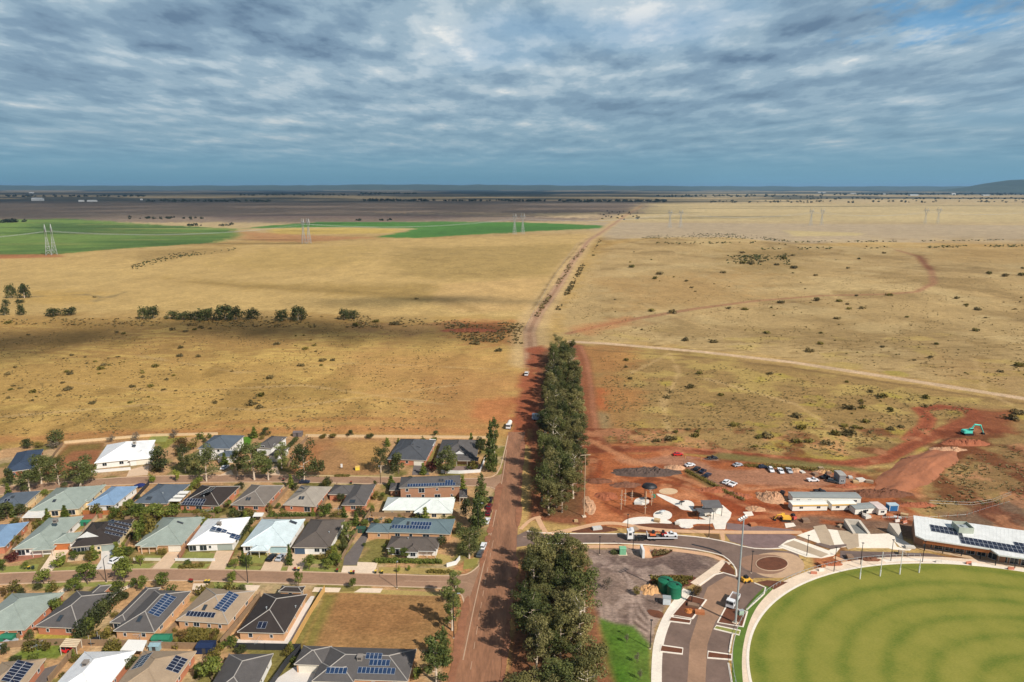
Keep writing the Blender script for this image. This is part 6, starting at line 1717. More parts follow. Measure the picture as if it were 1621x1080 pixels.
portable('narrow white site container with open dark end by the blue skip', (1390, 816.5), (1403, 816), 6.0, 2.8, pm('container_red_white', 222, 200, 190, 0.85), False, 1, 'site_container')
portable('upright pale container shed by the piled materials beyond the site office', (1328, 767), (1338, 767), 5.0, 4.2, pm('pale_grey_roof', 176, 172, 164, 0.8), False, 1, 'site_container', pm('container_grey', 150, 150, 150, 0.8))
def skip():
    g = G(1407, 810)
    root = thing('skip_bin', g, 0.05, 'blue and white stacked container beside the open site container', 'container')
    MB().box(0, 3.6, 0, 2.2, 0.15, 2.3).build('body', pm('skip_blue', 40, 110, 170, 0.8), root)
    MB().box(-0.1, 3.7, -0.1, 2.3, 2.3, 2.6).build('lid', pm('skip_white', 190, 210, 220, 0.8), root)
    for x in (0.1, 3.3): MB().box(x, x + 0.2, -0.08, 0.0, 0.15, 2.3).build('rib', M_WHITE, root)
skip()
def shelter():
    g = G(1130, 820)
    root = thing('picnic_shelter', g, 0.03, 'open shelter with two grey skillion roofs on a pale slab', 'shelter')
    rm = pm('shelter_roof', 112, 108, 106, 0.8, rough=0.5)
    for nm, (x0, x1, y0, y1, za, zb) in (('roof', (-3.4, 3.6, 1.0, 6.2, 3.6, 4.2)), ('lower_roof', (-6.4, -0.4, -1.6, 2.6, 3.3, 2.8))):
        mb = MB(); mb.hexa([(x0, y0, za - 0.18), (x1, y0, za - 0.18), (x1, y1, zb - 0.18), (x0, y1, zb - 0.18), (x0, y0, za), (x1, y0, za), (x1, y1, zb), (x0, y1, zb)])
        mb.build(nm, rm, root)
        for x in (x0 + 0.3, x1 - 0.3):
            for y, z in ((y0 + 0.3, za), (y1 - 0.3, zb)): MB().box(x - 0.08, x + 0.08, y - 0.08, y + 0.08, 0, z - 0.2).build('post', M_BLACK, root)
    MB().box(0.2, 3.2, 3.2, 5.6, 0.05, 2.6).build('screen_wall', M_WHITE, root)
    MB().box(-2.6, -1.0, 0.2, 1.0, 0.7, 0.78).build('table', M_TIMBER, root)
shelter()
def block_bowl():
    # open concrete bowl on the plaza: two tall wedge walls
    g = G(1362, 846)
    root = thing('skate_bowl', g, 0.0, 'open grey concrete bowl with raised back on the pale plaza', 'skate bowl')
    m = pm('bowl_concrete', 204, 192, 174, 0.8, var=0.1)
    P = [(-2.2, 0), (3.0, 0), (2.0, 5.6), (-2.6, 6.2)]
    for nm, a, b, h0, h1 in (('side_wall', 0, 3, 0.5, 2.6), ('side_wall', 2, 1, 2.6, 0.5), ('back_wall', 3, 2, 2.6, 2.6)):
        mb = MB(); A, B = Vector(P[a]), Vector(P[b]); t = (B - A).normalized(); n = Vector((-t.y, t.x)) * 0.5
        q = [A - n, B - n, B + n, A + n] if nm == 'back_wall' else [A - n, A + n, B + n, B - n]
        if nm == 'back_wall': q = [A - n, B - n, B + n, A + n]
        hs = [h0, h1, h1, h0] if nm == 'back_wall' else [h0, h0, h1, h1]
        ar = sum(q[i].x * q[(i + 1) % 4].y - q[(i + 1) % 4].x * q[i].y for i in range(4))
        if ar < 0: q, hs = q[::-1], hs[::-1]
        mb.hexa([(p.x, p.y, -0.05) for p in q] + [(p.x, p.y, h) for p, h in zip(q, hs)])
        mb.build(nm, m, root)
    mb = MB(); mb.hexa([(-1.8, 0.3, 0.0), (2.6, 0.3, 0.0), (1.7, 5.2, 0.0), (-2.2, 5.8, 0.0), (-1.8, 0.3, 0.2), (2.6, 0.3, 0.2), (1.7, 5.2, 0.9), (-2.2, 5.8, 0.9)])
    mb.build('ramp', pm('bowl_ramp', 128, 128, 122, 0.8), root)
    g = G(1420, 848)
    mb = MB(); mb.hexa([(-0.6, -3, 0), (0.6, -3, 0), (1.9, 3.0, 0), (-1.9, 3.4, 0), (-0.3, -2.8, 0.5), (0.3, -2.8, 0.5), (1.6, 2.4, 3.4), (-1.7, 2.9, 3.4)])
    o = mb.build('concrete_wedge', m, None, loc=g)
    tag(o, 'tapering concrete wedge wall at the end of the plaza beside the pavilion', 'concrete wall')
block_bowl()

def lamp_post(px, py, top, label, group, arm=True, m=None, h=None, rz=0.0):
    g = G(px, py); h = h or height_at(px, py, top)
    root = thing('street_lamp', g, rz, label, 'street lamp', group)
    m = m or M_BLACK
    MB().tube([(0, 0, -0.1), (0, 0, h * 0.5), (0, 0, h)], [0.13, 0.11, 0.09], 6).build('pole', m, root)
    if arm:
        MB().tube([(0, 0, h - 0.1), (0.5, 0, h + 0.1), (1.3, 0, h + 0.12)], 0.06, 5).build('arm', m, root)
        MB().box(1.1, 1.9, -0.16, 0.16, h + 0.04, h + 0.16).build('lamp_head', M_STEEL, root)
    else: MB().box(-0.35, 0.35, -0.2, 0.2, h, h + 0.14).build('lamp_head', m, root)
    MB().tube([(0, 0, -0.05), (0, 0, 0.1)], 0.3, 8).build('base', M_CONC, root)
for px, py, top, rz in [(168.5, 922, 885, 1.5), (392.5, 923, 882, 1.5), (628.5, 931.5, 894, 1.5)]:
    lamp_post(px, py, top, 'thin dark street lamp on the far kerb of the lower street', 'lamps of the lower street', True, None, None, rz)
for px, py, top, rz in [(757, 846, 797, 0), (718.5, 1010, 940, 0), (602.5, 766, 736, 4.7)]:
    lamp_post(px, py, top, 'dark lamp post beside the main road trees', 'lamps along the main road', True, None, None, rz)
for px, py, top in [(993, 848, 815), (1122, 851, 817), (1189, 907, 873), (1277, 880, 848), (1320, 905, 867), (1362, 894, 860), (1410, 888, 855), (1460, 890, 857), (1095, 953, 938), (1029, 1027, 982), (1002, 871, 843), (949, 878, 850)]:
    lamp_post(px, py, top, 'slim black lamp post of the new works round the oval and site street', 'black lamps of the new works', False)
def light_tower(px, py, h, label, rz, m=None, heads=4, name='light_tower', r=0.32):
    g = G(px, py)
    root = thing(name, g, rz, label, 'light tower')
    m = m or M_STEEL
    MB().tube([(0, 0, -0.1), (0, 0, h * 0.5), (0, 0, h)], [r, r * 0.8, r * 0.55], 10).build('pole', m, root)
    mb = MB(); mb.box(-1.9, 1.9, -0.1, 0.1, h - 0.1, h + 0.1); mb.build('crossbar', m, root)
    for i in range(heads):
        x = -1.6 + 3.2 * i / max(1, heads - 1)
        mb = MB(); mb.box(-0.35, 0.35, -0.25, 0.25, 0, 0.5, 0.05, 0.05)
        o = mb.build('floodlight', M_WHITE, root, loc=(x, 0.35, h + 0.05)); o.rotation_euler = (-0.6, 0, 0)
    MB().box(-0.7, 0.7, -0.7, 0.7, -0.1, 0.35).build('base', M_CONC, root)
light_tower(1164, 987, 32.0, 'tall grey floodlight tower rising from a car park planter', 0.7)
light_tower(924.5, 818, 24.5, 'tall pale pole with crossbar at the edge of the upper gum strip', 0.2, pm('pale_pole', 196, 170, 138, 0.8), 0, 'timber_mast', 0.17)
for px, py, top in [(1361, 917, 886), (1393, 912.5, 874), (1424, 909.5, 872), (1454.5, 907, 885)]:
    g = G(px, py); h = height_at(px, py, top)
    root = thing('goal_post', g, 0, 'white goal post on the oval, %s' % ('taller, an inner one of the four' if h > 8.2 else 'shorter, an outer one of the four'), 'goal post', 'goal posts of the oval')
    MB().tube([(0, 0, -0.1), (0, 0, h)], 0.11, 8).build('post', M_WHITE, root)
    MB().tube([(0, 0, 0.0), (0, 0, 2.2)], 0.2, 8).build('padding', M_WHITE, root)
# rail round the oval
def oval_rail():
    root = thing('oval_rail', (OV[0], OV[1], 0), 0, 'low steel rail with posts curving round the oval path', 'railing')
    ts = [2.15 + 2.0 * i / 78 - 0.6 for i in range(79)]
    P = [(ovpt(t, 4.2)[0] - OV[0], ovpt(t, 4.2)[1] - OV[1], 0) for t in ts]
    MB().tube([(p[0], p[1], 1.05) for p in P], 0.05, 5).build('rail', M_STEEL, root)
    me = MB().box(-0.04, 0.04, -0.04, 0.04, 0, 1.05).mesh('post', M_STEEL)
    for p in P: link('post', me, root, (p[0], p[1], 0.05))
oval_rail()
def post_fence(label, pts, h, m, step, rails=2, name='post_and_wire_fence', r=0.09):
    P = [G(*p) for p in pts]
    root = thing(name, P[0], 0, label, 'fence')
    q = [p - P[0] for p in P]
    me = MB().tube([(0, 0, -0.1), (0, 0, h)], r, 5).mesh('post', m)
    n = 0
    for a, b in zip(q, q[1:]):
        k_ = max(1, int((b - a).length / step))
        for i in range(k_):
            if n > 95: break
            c = a.lerp(b, i / k_); link('post', me, root, (c.x, c.y, c.z)); n += 1
    for j in range(rails):
        MB().tube([v + Vector((0, 0, h * (0.45 + 0.45 * j))) for v in q], 0.03, 4).build('wire', M_STEEL, root)
M_ORPOST = pm('orange_posts', 196, 120, 78, 0.85)
post_fence('row of orange posts along the red path behind the pavilion', [(1405, 822), (1470, 822), (1530, 818), (1560, 808), (1598, 797)], 2.0, M_ORPOST, 3.2, 1)
post_fence('pale wire fence across the scrub beyond the pavilion', [(1470, 800), (1538, 803), (1570, 798), (1600, 786)], 2.2, M_TIMBER, 5.0)
post_fence('thin fence with pale posts along the parking strip weeds', [(1082, 735), (1100, 752), (1140, 772), (1178, 795)], 1.6, M_TIMBER, 5.0)
post_fence('yellow topped barrier line beside the red sports car', [(1085, 726), (1110, 729), (1138, 731)], 1.2, M_YSTR, 4.0)
post_fence('paddock fence on the side of the straight dirt track', [(832, 520), (846, 492), (876, 440), (912, 388), (935, 372)], 1.5, M_TIMBER, 18.0, 2, r=0.14)
post_fence('orange mesh fence beside the open site container', [(1395, 822), (1420, 822), (1445, 826)], 1.3, pm('orange_mesh', 230, 96, 48, 0.85), 2.5)
for i, (px, py, top) in enumerate([(983, 807, 776), (989, 800, 775), (1000, 792, 777), (1021, 814, 778), (1031, 800, 778), (1029, 786, 772)]):
    g = G(px, py); h = height_at(px, py, top)
    root = thing('climbing_pole', g, 0, 'pale timber play pole with rungs on the red playground earth', 'play pole', 'timber poles of the playground')
    MB().tube([(0, 0, -0.1), (0.1, 0, h)], 0.16, 6).build('pole', pm('pale_play_timber', 214, 176, 136, 0.8), root)
    for k_ in range(3): MB().tube([(-0.5, 0, h * (0.3 + 0.22 * k_)), (0.5, 0, h * (0.3 + 0.22 * k_))], 0.06, 5).build('rung', M_STEEL, root)
def shade():
    g = G(1027, 792)
    root = thing('shade_canopy', g, 0.0, 'black domed play shade on poles over an orange and green platform', 'shade canopy')
    h = 7.0
    mb = MB(); mb.blob((0, 0, h - 1.4), (3.0, 2.4, 1.5), 3, 14, 5, 0.08); mb.build('canopy', M_BLACK, root, True)
    for x, y in ((-1.6, -1), (1.6, -1), (-1.6, 1), (1.6, 1)): MB().tube([(x, y, 0), (x, y, h - 1)], 0.1, 5).build('pole', M_TIMBER, root)
    MB().box(-1.5, 1.5, -1.2, 1.2, 2.0, 2.3).build('platform', pm('play_orange', 210, 120, 60, 0.8), root)
    MB().box(1.3, 2.4, -0.9, 0.1, 1.4, 2.6).build('slide', pm('play_green', 70, 150, 110, 0.8), root)
shade()
def see_saw(px, py, label, m):
    g = G(px, py); root = thing('play_sculpture', g, 0.4, label, 'play equipment')
    MB().tube([(0, 0, 0), (0, 0, 1.4)], 0.15, 6).build('stem', m, root)
    mb = MB(); mb.blob((0, 0, 1.4), (1.4, 0.5, 0.5), 2, 10, 4, 0.1); mb.build('seat', m, root)
see_saw(1079, 800, 'small dark rocker on the pale play disc', M_BLACK)
see_saw(1048, 815, 'low grey spinner on the round play mound', M_STEEL)
def sign_slab():
    g = G(1018, 884); root = thing('entry_wall', g, 0.03, 'white rendered entry wall with a tan panel by the site street', 'entry wall')
    MB().box(-0.3, 0.5, 0, 3.8, 0, 2.9).build('arch', M_WHITE, root)
    MB().box(0.5, 3.1, 0.1, 3.6, 0, 0.35).build('panel', M_PATH, root)
    MB().box(0.5, 2.9, 3.3, 3.6, 0.35, 2.5).build('back_panel', M_PATH, root)
sign_slab()
def kiosk():
    g = G(986, 879); root = thing('power_kiosk', g, 0, 'pale green power kiosk box beside a dark hedge', 'power kiosk')
    m = pm('kiosk_green', 128, 196, 150, 0.8, var=0.05)
    MB().box(-1.1, 1.1, 0, 1.6, 0, 2.3, 0.03, 0.03).build('body', m, root)
    MB().box(-1.2, 1.2, -0.1, 1.7, 2.3, 2.5, 0.15, 0.15).build('lid', m, root)
    MB().box(-0.95, -0.03, -0.05, 0.0, 0.15, 2.1).build('door', m, root); MB().box(0.03, 0.95, -0.05, 0.0, 0.15, 2.1).build('door', m, root)
    MB().box(-1.5, 1.5, -0.3, 1.9, -0.05, 0.08).build('slab', M_CONC, root)
kiosk()
for px, py, lab, r, h in [(1053, 934, 'rear one of the two dark green water tanks', 2.3, 3.4), (1067, 943, 'front one of the two dark green water tanks', 2.2, 3.6)]:
    g = G(px, py); root = thing('water_tank', g, 0, lab, 'water tank', 'green water tanks')
    m = pm('tank_green', 18, 112, 78, 0.85, var=0.06, rough=0.5)
    MB().tube([(0, 0, -0.05)] + [(0, 0, h * k_ / 8) for k_ in range(1, 9)], [r] + [r * (1.0 if k_ % 2 else 0.985) for k_ in range(1, 9)], 28).build('body', m, root)
    MB().tube([(0, 0, h), (0, 0, h + 0.35), (0, 0, h + 0.5)], [r, r * 0.6, r * 0.25], 28).build('lid', m, root)
    MB().tube([(0.6, -0.6, h + 0.3), (0.6, -0.6, h + 0.6)], 0.3, 10).build('hatch', M_BLACK, root)
def pump():
    g = G(1051, 958); root = thing('pump_cabinet', g, -0.15, 'white pump cabinet behind a dark frame by the green tanks', 'pump cabinet')
    MB().box(-0.3, 1.9, 0, 1.6, 0.1, 2.1).build('cabinet', pm('cabinet_white', 214, 222, 226, 0.85), root)
    MB().box(-0.4, 2.0, -0.1, 1.7, 2.1, 2.25).build('lid', M_STEEL, root)
    for x in (-2.6, -1.7, -0.8): MB().box(x - 0.06, x + 0.06, 0.2, 0.32, 0, 1.9).build('frame_post', M_BLACK, root)
    MB().box(-2.7, -0.7, 0.2, 0.32, 1.9, 2.0).build('frame_rail', M_BLACK, root)
pump()
g = G(1168, 973); root = thing('control_box', G(1174, 975), 0.2, 'small grey green control box in the planter beside the floodlight tower', 'control box')
MB().box(-0.7, 0.7, 0, 0.8, 0, 1.5).build('body', pm('control_green', 170, 196, 172, 0.85), root); MB().box(-0.75, 0.75, -0.05, 0.85, 1.5, 1.6).build('lid', M_STEEL, root)

# heaps
def heap(name, label, px, py, rx, ry, h, m, seed, n=3, rz=0.0, rough=1.0):
    g = G(px, py); mb = MB(); rg = random.Random(seed)
    nx, ny = 56, 32
    vs = []
    for j in range(ny + 1):
        for i in range(nx + 1):
            u, v = 2 * i / nx - 1, 2 * j / ny - 1
            P_ = Vector((u * rx * 0.5, v * ry * 0.5, seed * 7.3))
            e = 1 - math.sqrt(u * u + v * v) + 0.28 * mnoise.noise(Vector((u * 2.2, v * 2.2, seed)))
            z = max(0.0, min(1.0, e * 1.7)) * h * (0.75 + rough * (0.5 * mnoise.noise(P_ * 0.7) + 0.35 * mnoise.noise(P_ * 2.0) + 0.2 * mnoise.noise(P_ * 5.0)))
            vs.append((u * rx, v * ry, max(0, z) - 0.06))
    mb.add(vs, [(j * (nx + 1) + i, j * (nx + 1) + i + 1, (j + 1) * (nx + 1) + i + 1, (j + 1) * (nx + 1) + i) for j in range(ny) for i in range(nx)])
    o = mb.build(name, m, None, False, g, rz); tag(o, label, 'heap')
    return o
M_BLKSOIL = pm('black_topsoil', 92, 74, 64, 0.85, var=0.35, scale=0.5, bump=0.6)
M_ROCK = pm('rubble', 206, 156, 116, 0.8, var=0.35, scale=0.8, bump=0.6)
M_SAND = pm('orange_sand', 222, 168, 108, 0.8, var=0.12, scale=0.6, bump=0.3)
M_REDH = pm('red_spoil', 164, 92, 56, 0.85, var=0.25, scale=0.5, bump=0.5)
heap('soil_heap', 'long low heap of dark topsoil on the red site', 1022, 748, 15.5, 5.0, 2.2, M_BLKSOIL, 3, 5)
heap('rubble_heap', 'pale brown rock heap at the end of the dark topsoil', 1068, 741, 5.0, 3.0, 1.4, M_ROCK, 5)
heap('rubble_heap', 'heap of broken pale rock beside the long white site office', 1222, 788, 6.0, 6.0, 2.4, M_ROCK, 7, 4)
heap('sand_heap', 'pile of orange sand by the green water tanks', 1030, 934, 3.4, 3.0, 1.6, M_SAND, 9, 2)
heap('spoil_heap', 'reddish spoil bank below the teal excavator', 1528, 702, 12, 4, 2.2, M_REDH, 12, 5)
heap('spoil_heap', 'dark spoil bank along the inside of the haul road bend', 1446, 728, 7, 2.4, 1.2, pm('dark_red_spoil', 120, 74, 48, 0.85, var=0.3), 14, 5)
heap('spoil_heap', 'red earth stockpile beyond the site offices', 1390, 782, 14, 4.0, 2.0, pm('dark_red_spoil', 0, 0, 0), 16, 5)
heap('spoil_heap', 'low red earth bank at the far end of the gum strip', 745, 524, 26, 6, 2.4, M_REDH, 18, 6)
_a, _b = G(1400, 776), G(1512, 706)
heap('earth_bank', 'long smooth raised bank of red earth running up to the teal excavator', 1452, 744, (_b - _a).length * 0.5, 9.0, 2.4, pm('bank_earth', 172, 106, 68, 0.8, var=0.2, scale=0.15, bump=0.2), 61, 3, math.atan2(_b.y - _a.y, _b.x - _a.x), 0.12)
heap('spoil_heap', 'row of red rocks at the foot of the pale pole', 932, 800, 2.6, 8, 1.0, M_ROCK, 20, 2)
heap('sand_heap', 'pile of orange mulch and pallets in the car park planter', 1090, 968, 2.0, 1.6, 1.0, pm('orange_mulch', 200, 120, 50, 0.8, var=0.3), 22, 2)
heap('rubble_heap', 'pale rocks beside the parked white utes', 1260, 745, 3.0, 2.4, 1.2, M_ROCK, 24, 2)
heap('rubble_heap', 'scattered pale rocks near the upright container shed', 1302, 746, 4.5, 2.0, 1.0, M_ROCK, 26, 3)

for px, py, rx, ry, h, m_, sd, lab in [(1168, 786, 6, 3, 1.2, M_REDH, 31, 'low red spoil heap behind the open shelter'), (1130, 776, 8, 2.6, 1.3, M_REDH, 33, 'long red spoil ridge below the weedy parking strip'), (1196, 806, 4, 2.4, 1.0, M_ROCK, 35, 'tan spoil heap between the shelter and the striped office'),
        (960, 786, 5, 4, 1.1, M_REDH, 37, 'orange spoil heap left of the climbing poles'), (948, 762, 6, 3, 1.4, pm('dark_red_spoil', 0, 0, 0), 39, 'dark red heap above the climbing poles'), (990, 768, 7, 3, 1.0, pm('brown_brush', 128, 84, 60, 0.8, var=0.4, scale=0.9), 41, 'brown brush heap behind the black play shade'),
        (1308, 748, 3, 1.6, 1.1, M_SAND, 43, 'tan sand heap among the piled materials'), (1340, 770, 5, 2, 1.0, M_REDH, 45, 'red heap below the upright container shed'), (1450, 800, 8, 2.4, 1.4, M_REDH, 47, 'red bank by the scrub above the pavilion'), (1316, 893, 4, 2, 0.8, M_REDH, 49, 'low red heap between the plaza and the oval path'), (1376, 886, 4, 1.6, 0.9, pm('dark_red_spoil', 0, 0, 0), 51, 'dark soil heap by the oval path lamps'), (1500, 712, 9, 3, 1.4, M_ROCK, 53, 'tan spoil ridge beside the teal excavator ditch')]:
    heap('spoil_heap', lab, px, py, rx, ry, h, m_, sd)

# ------------------------------------------------------------------ vehicles
def paint(n, r, g_, b, k=0.85): return pm('paint_' + n, r, g_, b, k, rough=0.25, var=0.02, fine=0.02, spec=0.5)
PT = dict(white=paint('white', 238, 238, 238), red=paint('red', 214, 32, 28), dkred=paint('dark_red', 110, 20, 30), black=paint('black', 30, 30, 34), navy=paint('navy', 36, 44, 66), silver=paint('silver', 184, 188, 192), grey=paint('grey', 84, 88, 90), blue=paint('pale_blue', 172, 200, 226))
def tquad(mb, a, b, c, d, th=0.03):
    a, b, c, d = (Vector(v) for v in (a, b, c, d)); n = (b - a).cross(d - a).normalized() * th
    mb.hexa([a - n, b - n, c - n, d - n, a + n, b + n, c + n, d + n])
def wheels(root, xs, ys, r=0.34, w=0.24):
    me = MB().tube([(-w / 2, 0, 0), (w / 2, 0, 0)], r, 12).mesh('wheel', M_RUBBER)
    for x in xs:
        for y in ys: link('wheel', me, root, (x, y, r))
def car(px, py, head, col, label, kind='sedan', group=None):
    g = G(px, py)
    root = thing('parked_car', (g.x, g.y, 0.06), -R(head), label, 'car', group)
    m = PT[col]; b = MB()
    b.profile([(-2.2, 0.3), (2.2, 0.3), (2.3, 0.55), (2.12, 0.80), (1.05, 0.96), (-2.05, 1.0), (-2.3, 0.75)], -0.9, 0.9)
    yb0, yb1, yt0, yt1, zt = (-2.0, 1.0, -1.75, 0.2, 1.5) if kind == 'wagon' else ((-0.45, 1.1, -0.3, 0.45, 1.6) if kind == 'ute' else (-1.75, 1.0, -1.15, 0.25, 1.44))
    B = [(-0.82, yb0, 0.95), (0.82, yb0, 0.95), (0.82, yb1, 0.95), (-0.82, yb1, 0.95)]; Tt = [(-0.66, yt0, zt), (0.66, yt0, zt), (0.66, yt1, zt), (-0.66, yt1, zt)]
    b.hexa(B + Tt); b.box(-0.64, 0.64, yt0, yt1, zt, zt + 0.04)
    if kind == 'ute':
        b.box(-0.92, 0.92, -2.55, -0.55, 0.62, 0.72); b.box(-0.92, -0.86, -2.55, -0.55, 0.72, 1.12); b.box(0.86, 0.92, -2.55, -0.55, 0.72, 1.12); b.box(-0.86, 0.86, -2.55, -2.49, 0.72, 1.12)
    b.build('body', m, root)
    def gl(nm, i, j):
        a_, b_, c_, d_ = (Vector(v) for v in (B[i], B[j], Tt[j], Tt[i]))
        f = lambda u, v: (a_.lerp(b_, u)).lerp(d_.lerp(c_, u), v)
        mb = MB(); tquad(mb, f(0.06, 0.12), f(0.94, 0.12), f(0.94, 0.9), f(0.06, 0.9)); mb.build(nm, M_GLASS, root)
    gl('rear_window', 0, 1); gl('side_window', 1, 2); gl('windscreen', 2, 3); gl('side_window', 3, 0)
    wheels(root, (-0.82, 0.82), (-1.4, 1.4))
    for x in (-0.65, 0.65): MB().box(x - 0.18, x + 0.18, 2.16, 2.27, 0.58, 0.74).build('headlight', M_STEEL, root)
    return root
RD = 9
car(776, 793, RD, 'black', 'black car at the head of the parked line on the main road', 'sedan')
car(774.5, 804, RD, 'dkred', 'dark red car second in the parked line on the main road', 'sedan')
car(773.5, 814, RD, 'dkred', 'dark red car just ahead of the white one on the main road', 'wagon')
car(771, 827, RD, 'white', 'white car behind two dark red ones on the main road', 'sedan')
car(765, 867, RD, 'white', 'white car in front of a grey one by the round crowned street gum', 'wagon')
car(760, 879, RD, 'grey', 'dark grey car parked last, by the round crowned street gum', 'wagon')
car(188.5, 875, 18, 'blue', 'pale blue and white ute on the white driveway', 'ute')
car(184, 889, 18, 'white', 'white car behind the pale blue ute on the white driveway', 'wagon')
car(430, 885, 8, 'black', 'black car before the aqua garage door', 'wagon')
car(444.5, 885, 8, 'silver', 'silver car beside the black one before the aqua garage door', 'sedan')
car(482, 765, 85, 'navy', 'navy car in the shade of the gum on the upper street')
car(356, 742, 10, 'white', 'white car in the driveway of the two storey white house')
car(1073, 721, 80, 'red', 'bright red car alone at the edge of the haul road', 'sedan')
car(1092, 738, 70, 'white', 'white car at the end of the weedy parking strip, by the rock heap')
car(1103, 744, 40, 'black', 'black car first of the three dark ones parked on the strip', 'wagon')
car(1112, 748, 40, 'navy', 'navy car in the middle of the three dark ones on the strip', 'ute')
car(1120, 754, 40, 'navy', 'navy car last of the three dark ones on the strip', 'wagon')
car(1150, 765, 45, 'white', 'white car next to another white one at the strip bend, farther left', 'wagon')
car(1160, 769, 45, 'white', 'white ute at the strip bend beside another white car', 'ute')
car(1168, 738, 70, 'silver', 'silver white car parked alone on the far side of the gravel', 'sedan')
car(1220.5, 746, 185, 'white', 'white van first of three parked in the bank shade', 'wagon')
car(1236, 748, 185, 'white', 'white ute in the middle of the three by the bank', 'ute')
car(1249.5, 747.5, 185, 'silver', 'silver ute last of the three by the bank, next to pale rocks', 'ute')
car(1287, 762, 85, 'white', 'white ute standing alone on the red gravel before the bank', 'ute')
car(1298, 780, 88, 'black', 'black ute behind the long white site office', 'ute')
car(1238, 783, 30, 'black', 'dark ute between the rubble heap and the site offices', 'ute')
car(112, 1027, 20, 'red', 'red car under the cream ribbed carport', 'wagon')
car(13, 1022, 20, 'silver', 'silver car in the yard at the left edge', 'wagon')

def semi():
    A, B = G(992, 854), G(1071, 854)
    ang = math.atan2(B.y - A.y, B.x - A.x)
    root = thing('flatbed_truck', (A.x, A.y, 0.08), ang, 'white semi trailer truck with low flat deck on the site street', 'truck')
    Ln = (B - A).length; k_ = Ln / 15.0
    W_ = PT['white']
    mb = MB(); mb.profile([(0, 0)] * 0 or [(-1.25, 0.7), (1.25, 0.7), (1.25, 3.5), (-1.25, 3.5)], 0.1, 2.3); mb.build('cab', W_, root)
    mb = MB(); mb.hexa([(0.5, -1.15, 3.5), (2.3, -1.15, 3.5), (2.3, 1.15, 3.5), (0.5, 1.15, 3.5), (1.4, -1.1, 4.0), (2.3, -1.1, 4.0), (2.3, 1.1, 4.0), (1.4, 1.1, 4.0)]); mb.build('wind_deflector', W_, root)
    MB().box(0.04, 0.1, -1.05, 1.05, 2.0, 3.1).build('windscreen', M_GLASS, root)
    MB().box(0.5, 1.5, -1.28, -1.25, 2.1, 3.0).build('side_window', M_GLASS, root)
    MB().box(0.0, 0.12, -1.2, 1.2, 0.5, 0.9).build('bumper', M_STEEL, root)
    MB().box(2.3, Ln * 0.45, -0.45, 0.45, 0.75, 1.0).build('chassis', M_BLACK, root)
    MB().box(Ln * 0.40, Ln, -1.25, 1.25, 1.05, 1.22).build('deck', pm('deck_grey', 110, 104, 104, 0.85), root)
    for s in (-1, 1): MB().box(Ln * 0.40, Ln, s * 1.27 - 0.03, s * 1.27 + 0.03, 0.95, 1.3).build('side_rail', W_, root)
    MB().box(Ln * 0.40, Ln * 0.40 + 0.15, -1.24, 1.24, 1.22, 2.6).build('headboard', W_, root)
    me = MB().tube([(0, -0.15, 0), (0, 0.15, 0)], 0.5, 12).mesh('wheel', M_RUBBER)
    for x in (0.9, 2.9, 4.2, 5.4, Ln * 0.47, Ln * 0.55):
        for s in (-1.05, 1.05): link('wheel', me, root, (x, s, 0.5))
    # loads stand on the deck: things of their own
    def on(x): return root.matrix_basis @ Vector((x, 0, 1.22))
    a = thing('mini_excavator', on(Ln * 0.52), ang, 'orange mini excavator carried on the flatbed truck', 'excavator')
    mO = pm('machine_orange', 230, 110, 50, 0.85)
    for s in (-0.7, 0.7): MB().box(-1.1, 1.1, s - 0.2, s + 0.2, 0, 0.5).build('track', M_RUBBER, a)
    MB().box(-1.1, 0.9, -0.8, 0.8, 0.5, 1.2, 0.1, 0.1).build('body', mO, a); MB().box(-0.4, 0.6, -0.7, 0.4, 1.2, 2.2, 0.08, 0.08).build('cab', M_GLASS, a)
    MB().tube([(0.8, 0, 1.0), (1.7, 0, 1.9), (2.4, 0, 1.0)], 0.14, 6).build('boom', mO, a)
    a = thing('small_tractor', on(Ln * 0.74), ang, 'red loader carried on the flatbed truck', 'loader')
    mR = pm('machine_red', 180, 50, 40, 0.85)
    MB().box(-0.9, 1.1, -0.6, 0.6, 0.5, 1.3, 0.1, 0.05).build('body', mR, a); MB().box(-0.7, 0.2, -0.55, 0.55, 1.3, 2.1, 0.08, 0.05).build('cab', M_BLACK, a)
    wheels(a, (-0.8, 0.8), (-0.65, 0.65), 0.4)
    MB().box(1.1, 1.6, -0.8, 0.8, 0.1, 0.8).build('bucket', mR, a)
    c = car(1060, 850, 90, 'white', 'white ute carried at the end of the flatbed truck', 'ute')
    c.location = on(Ln * 0.88); c.rotation_euler = (0, 0, ang - math.pi / 2)
semi()
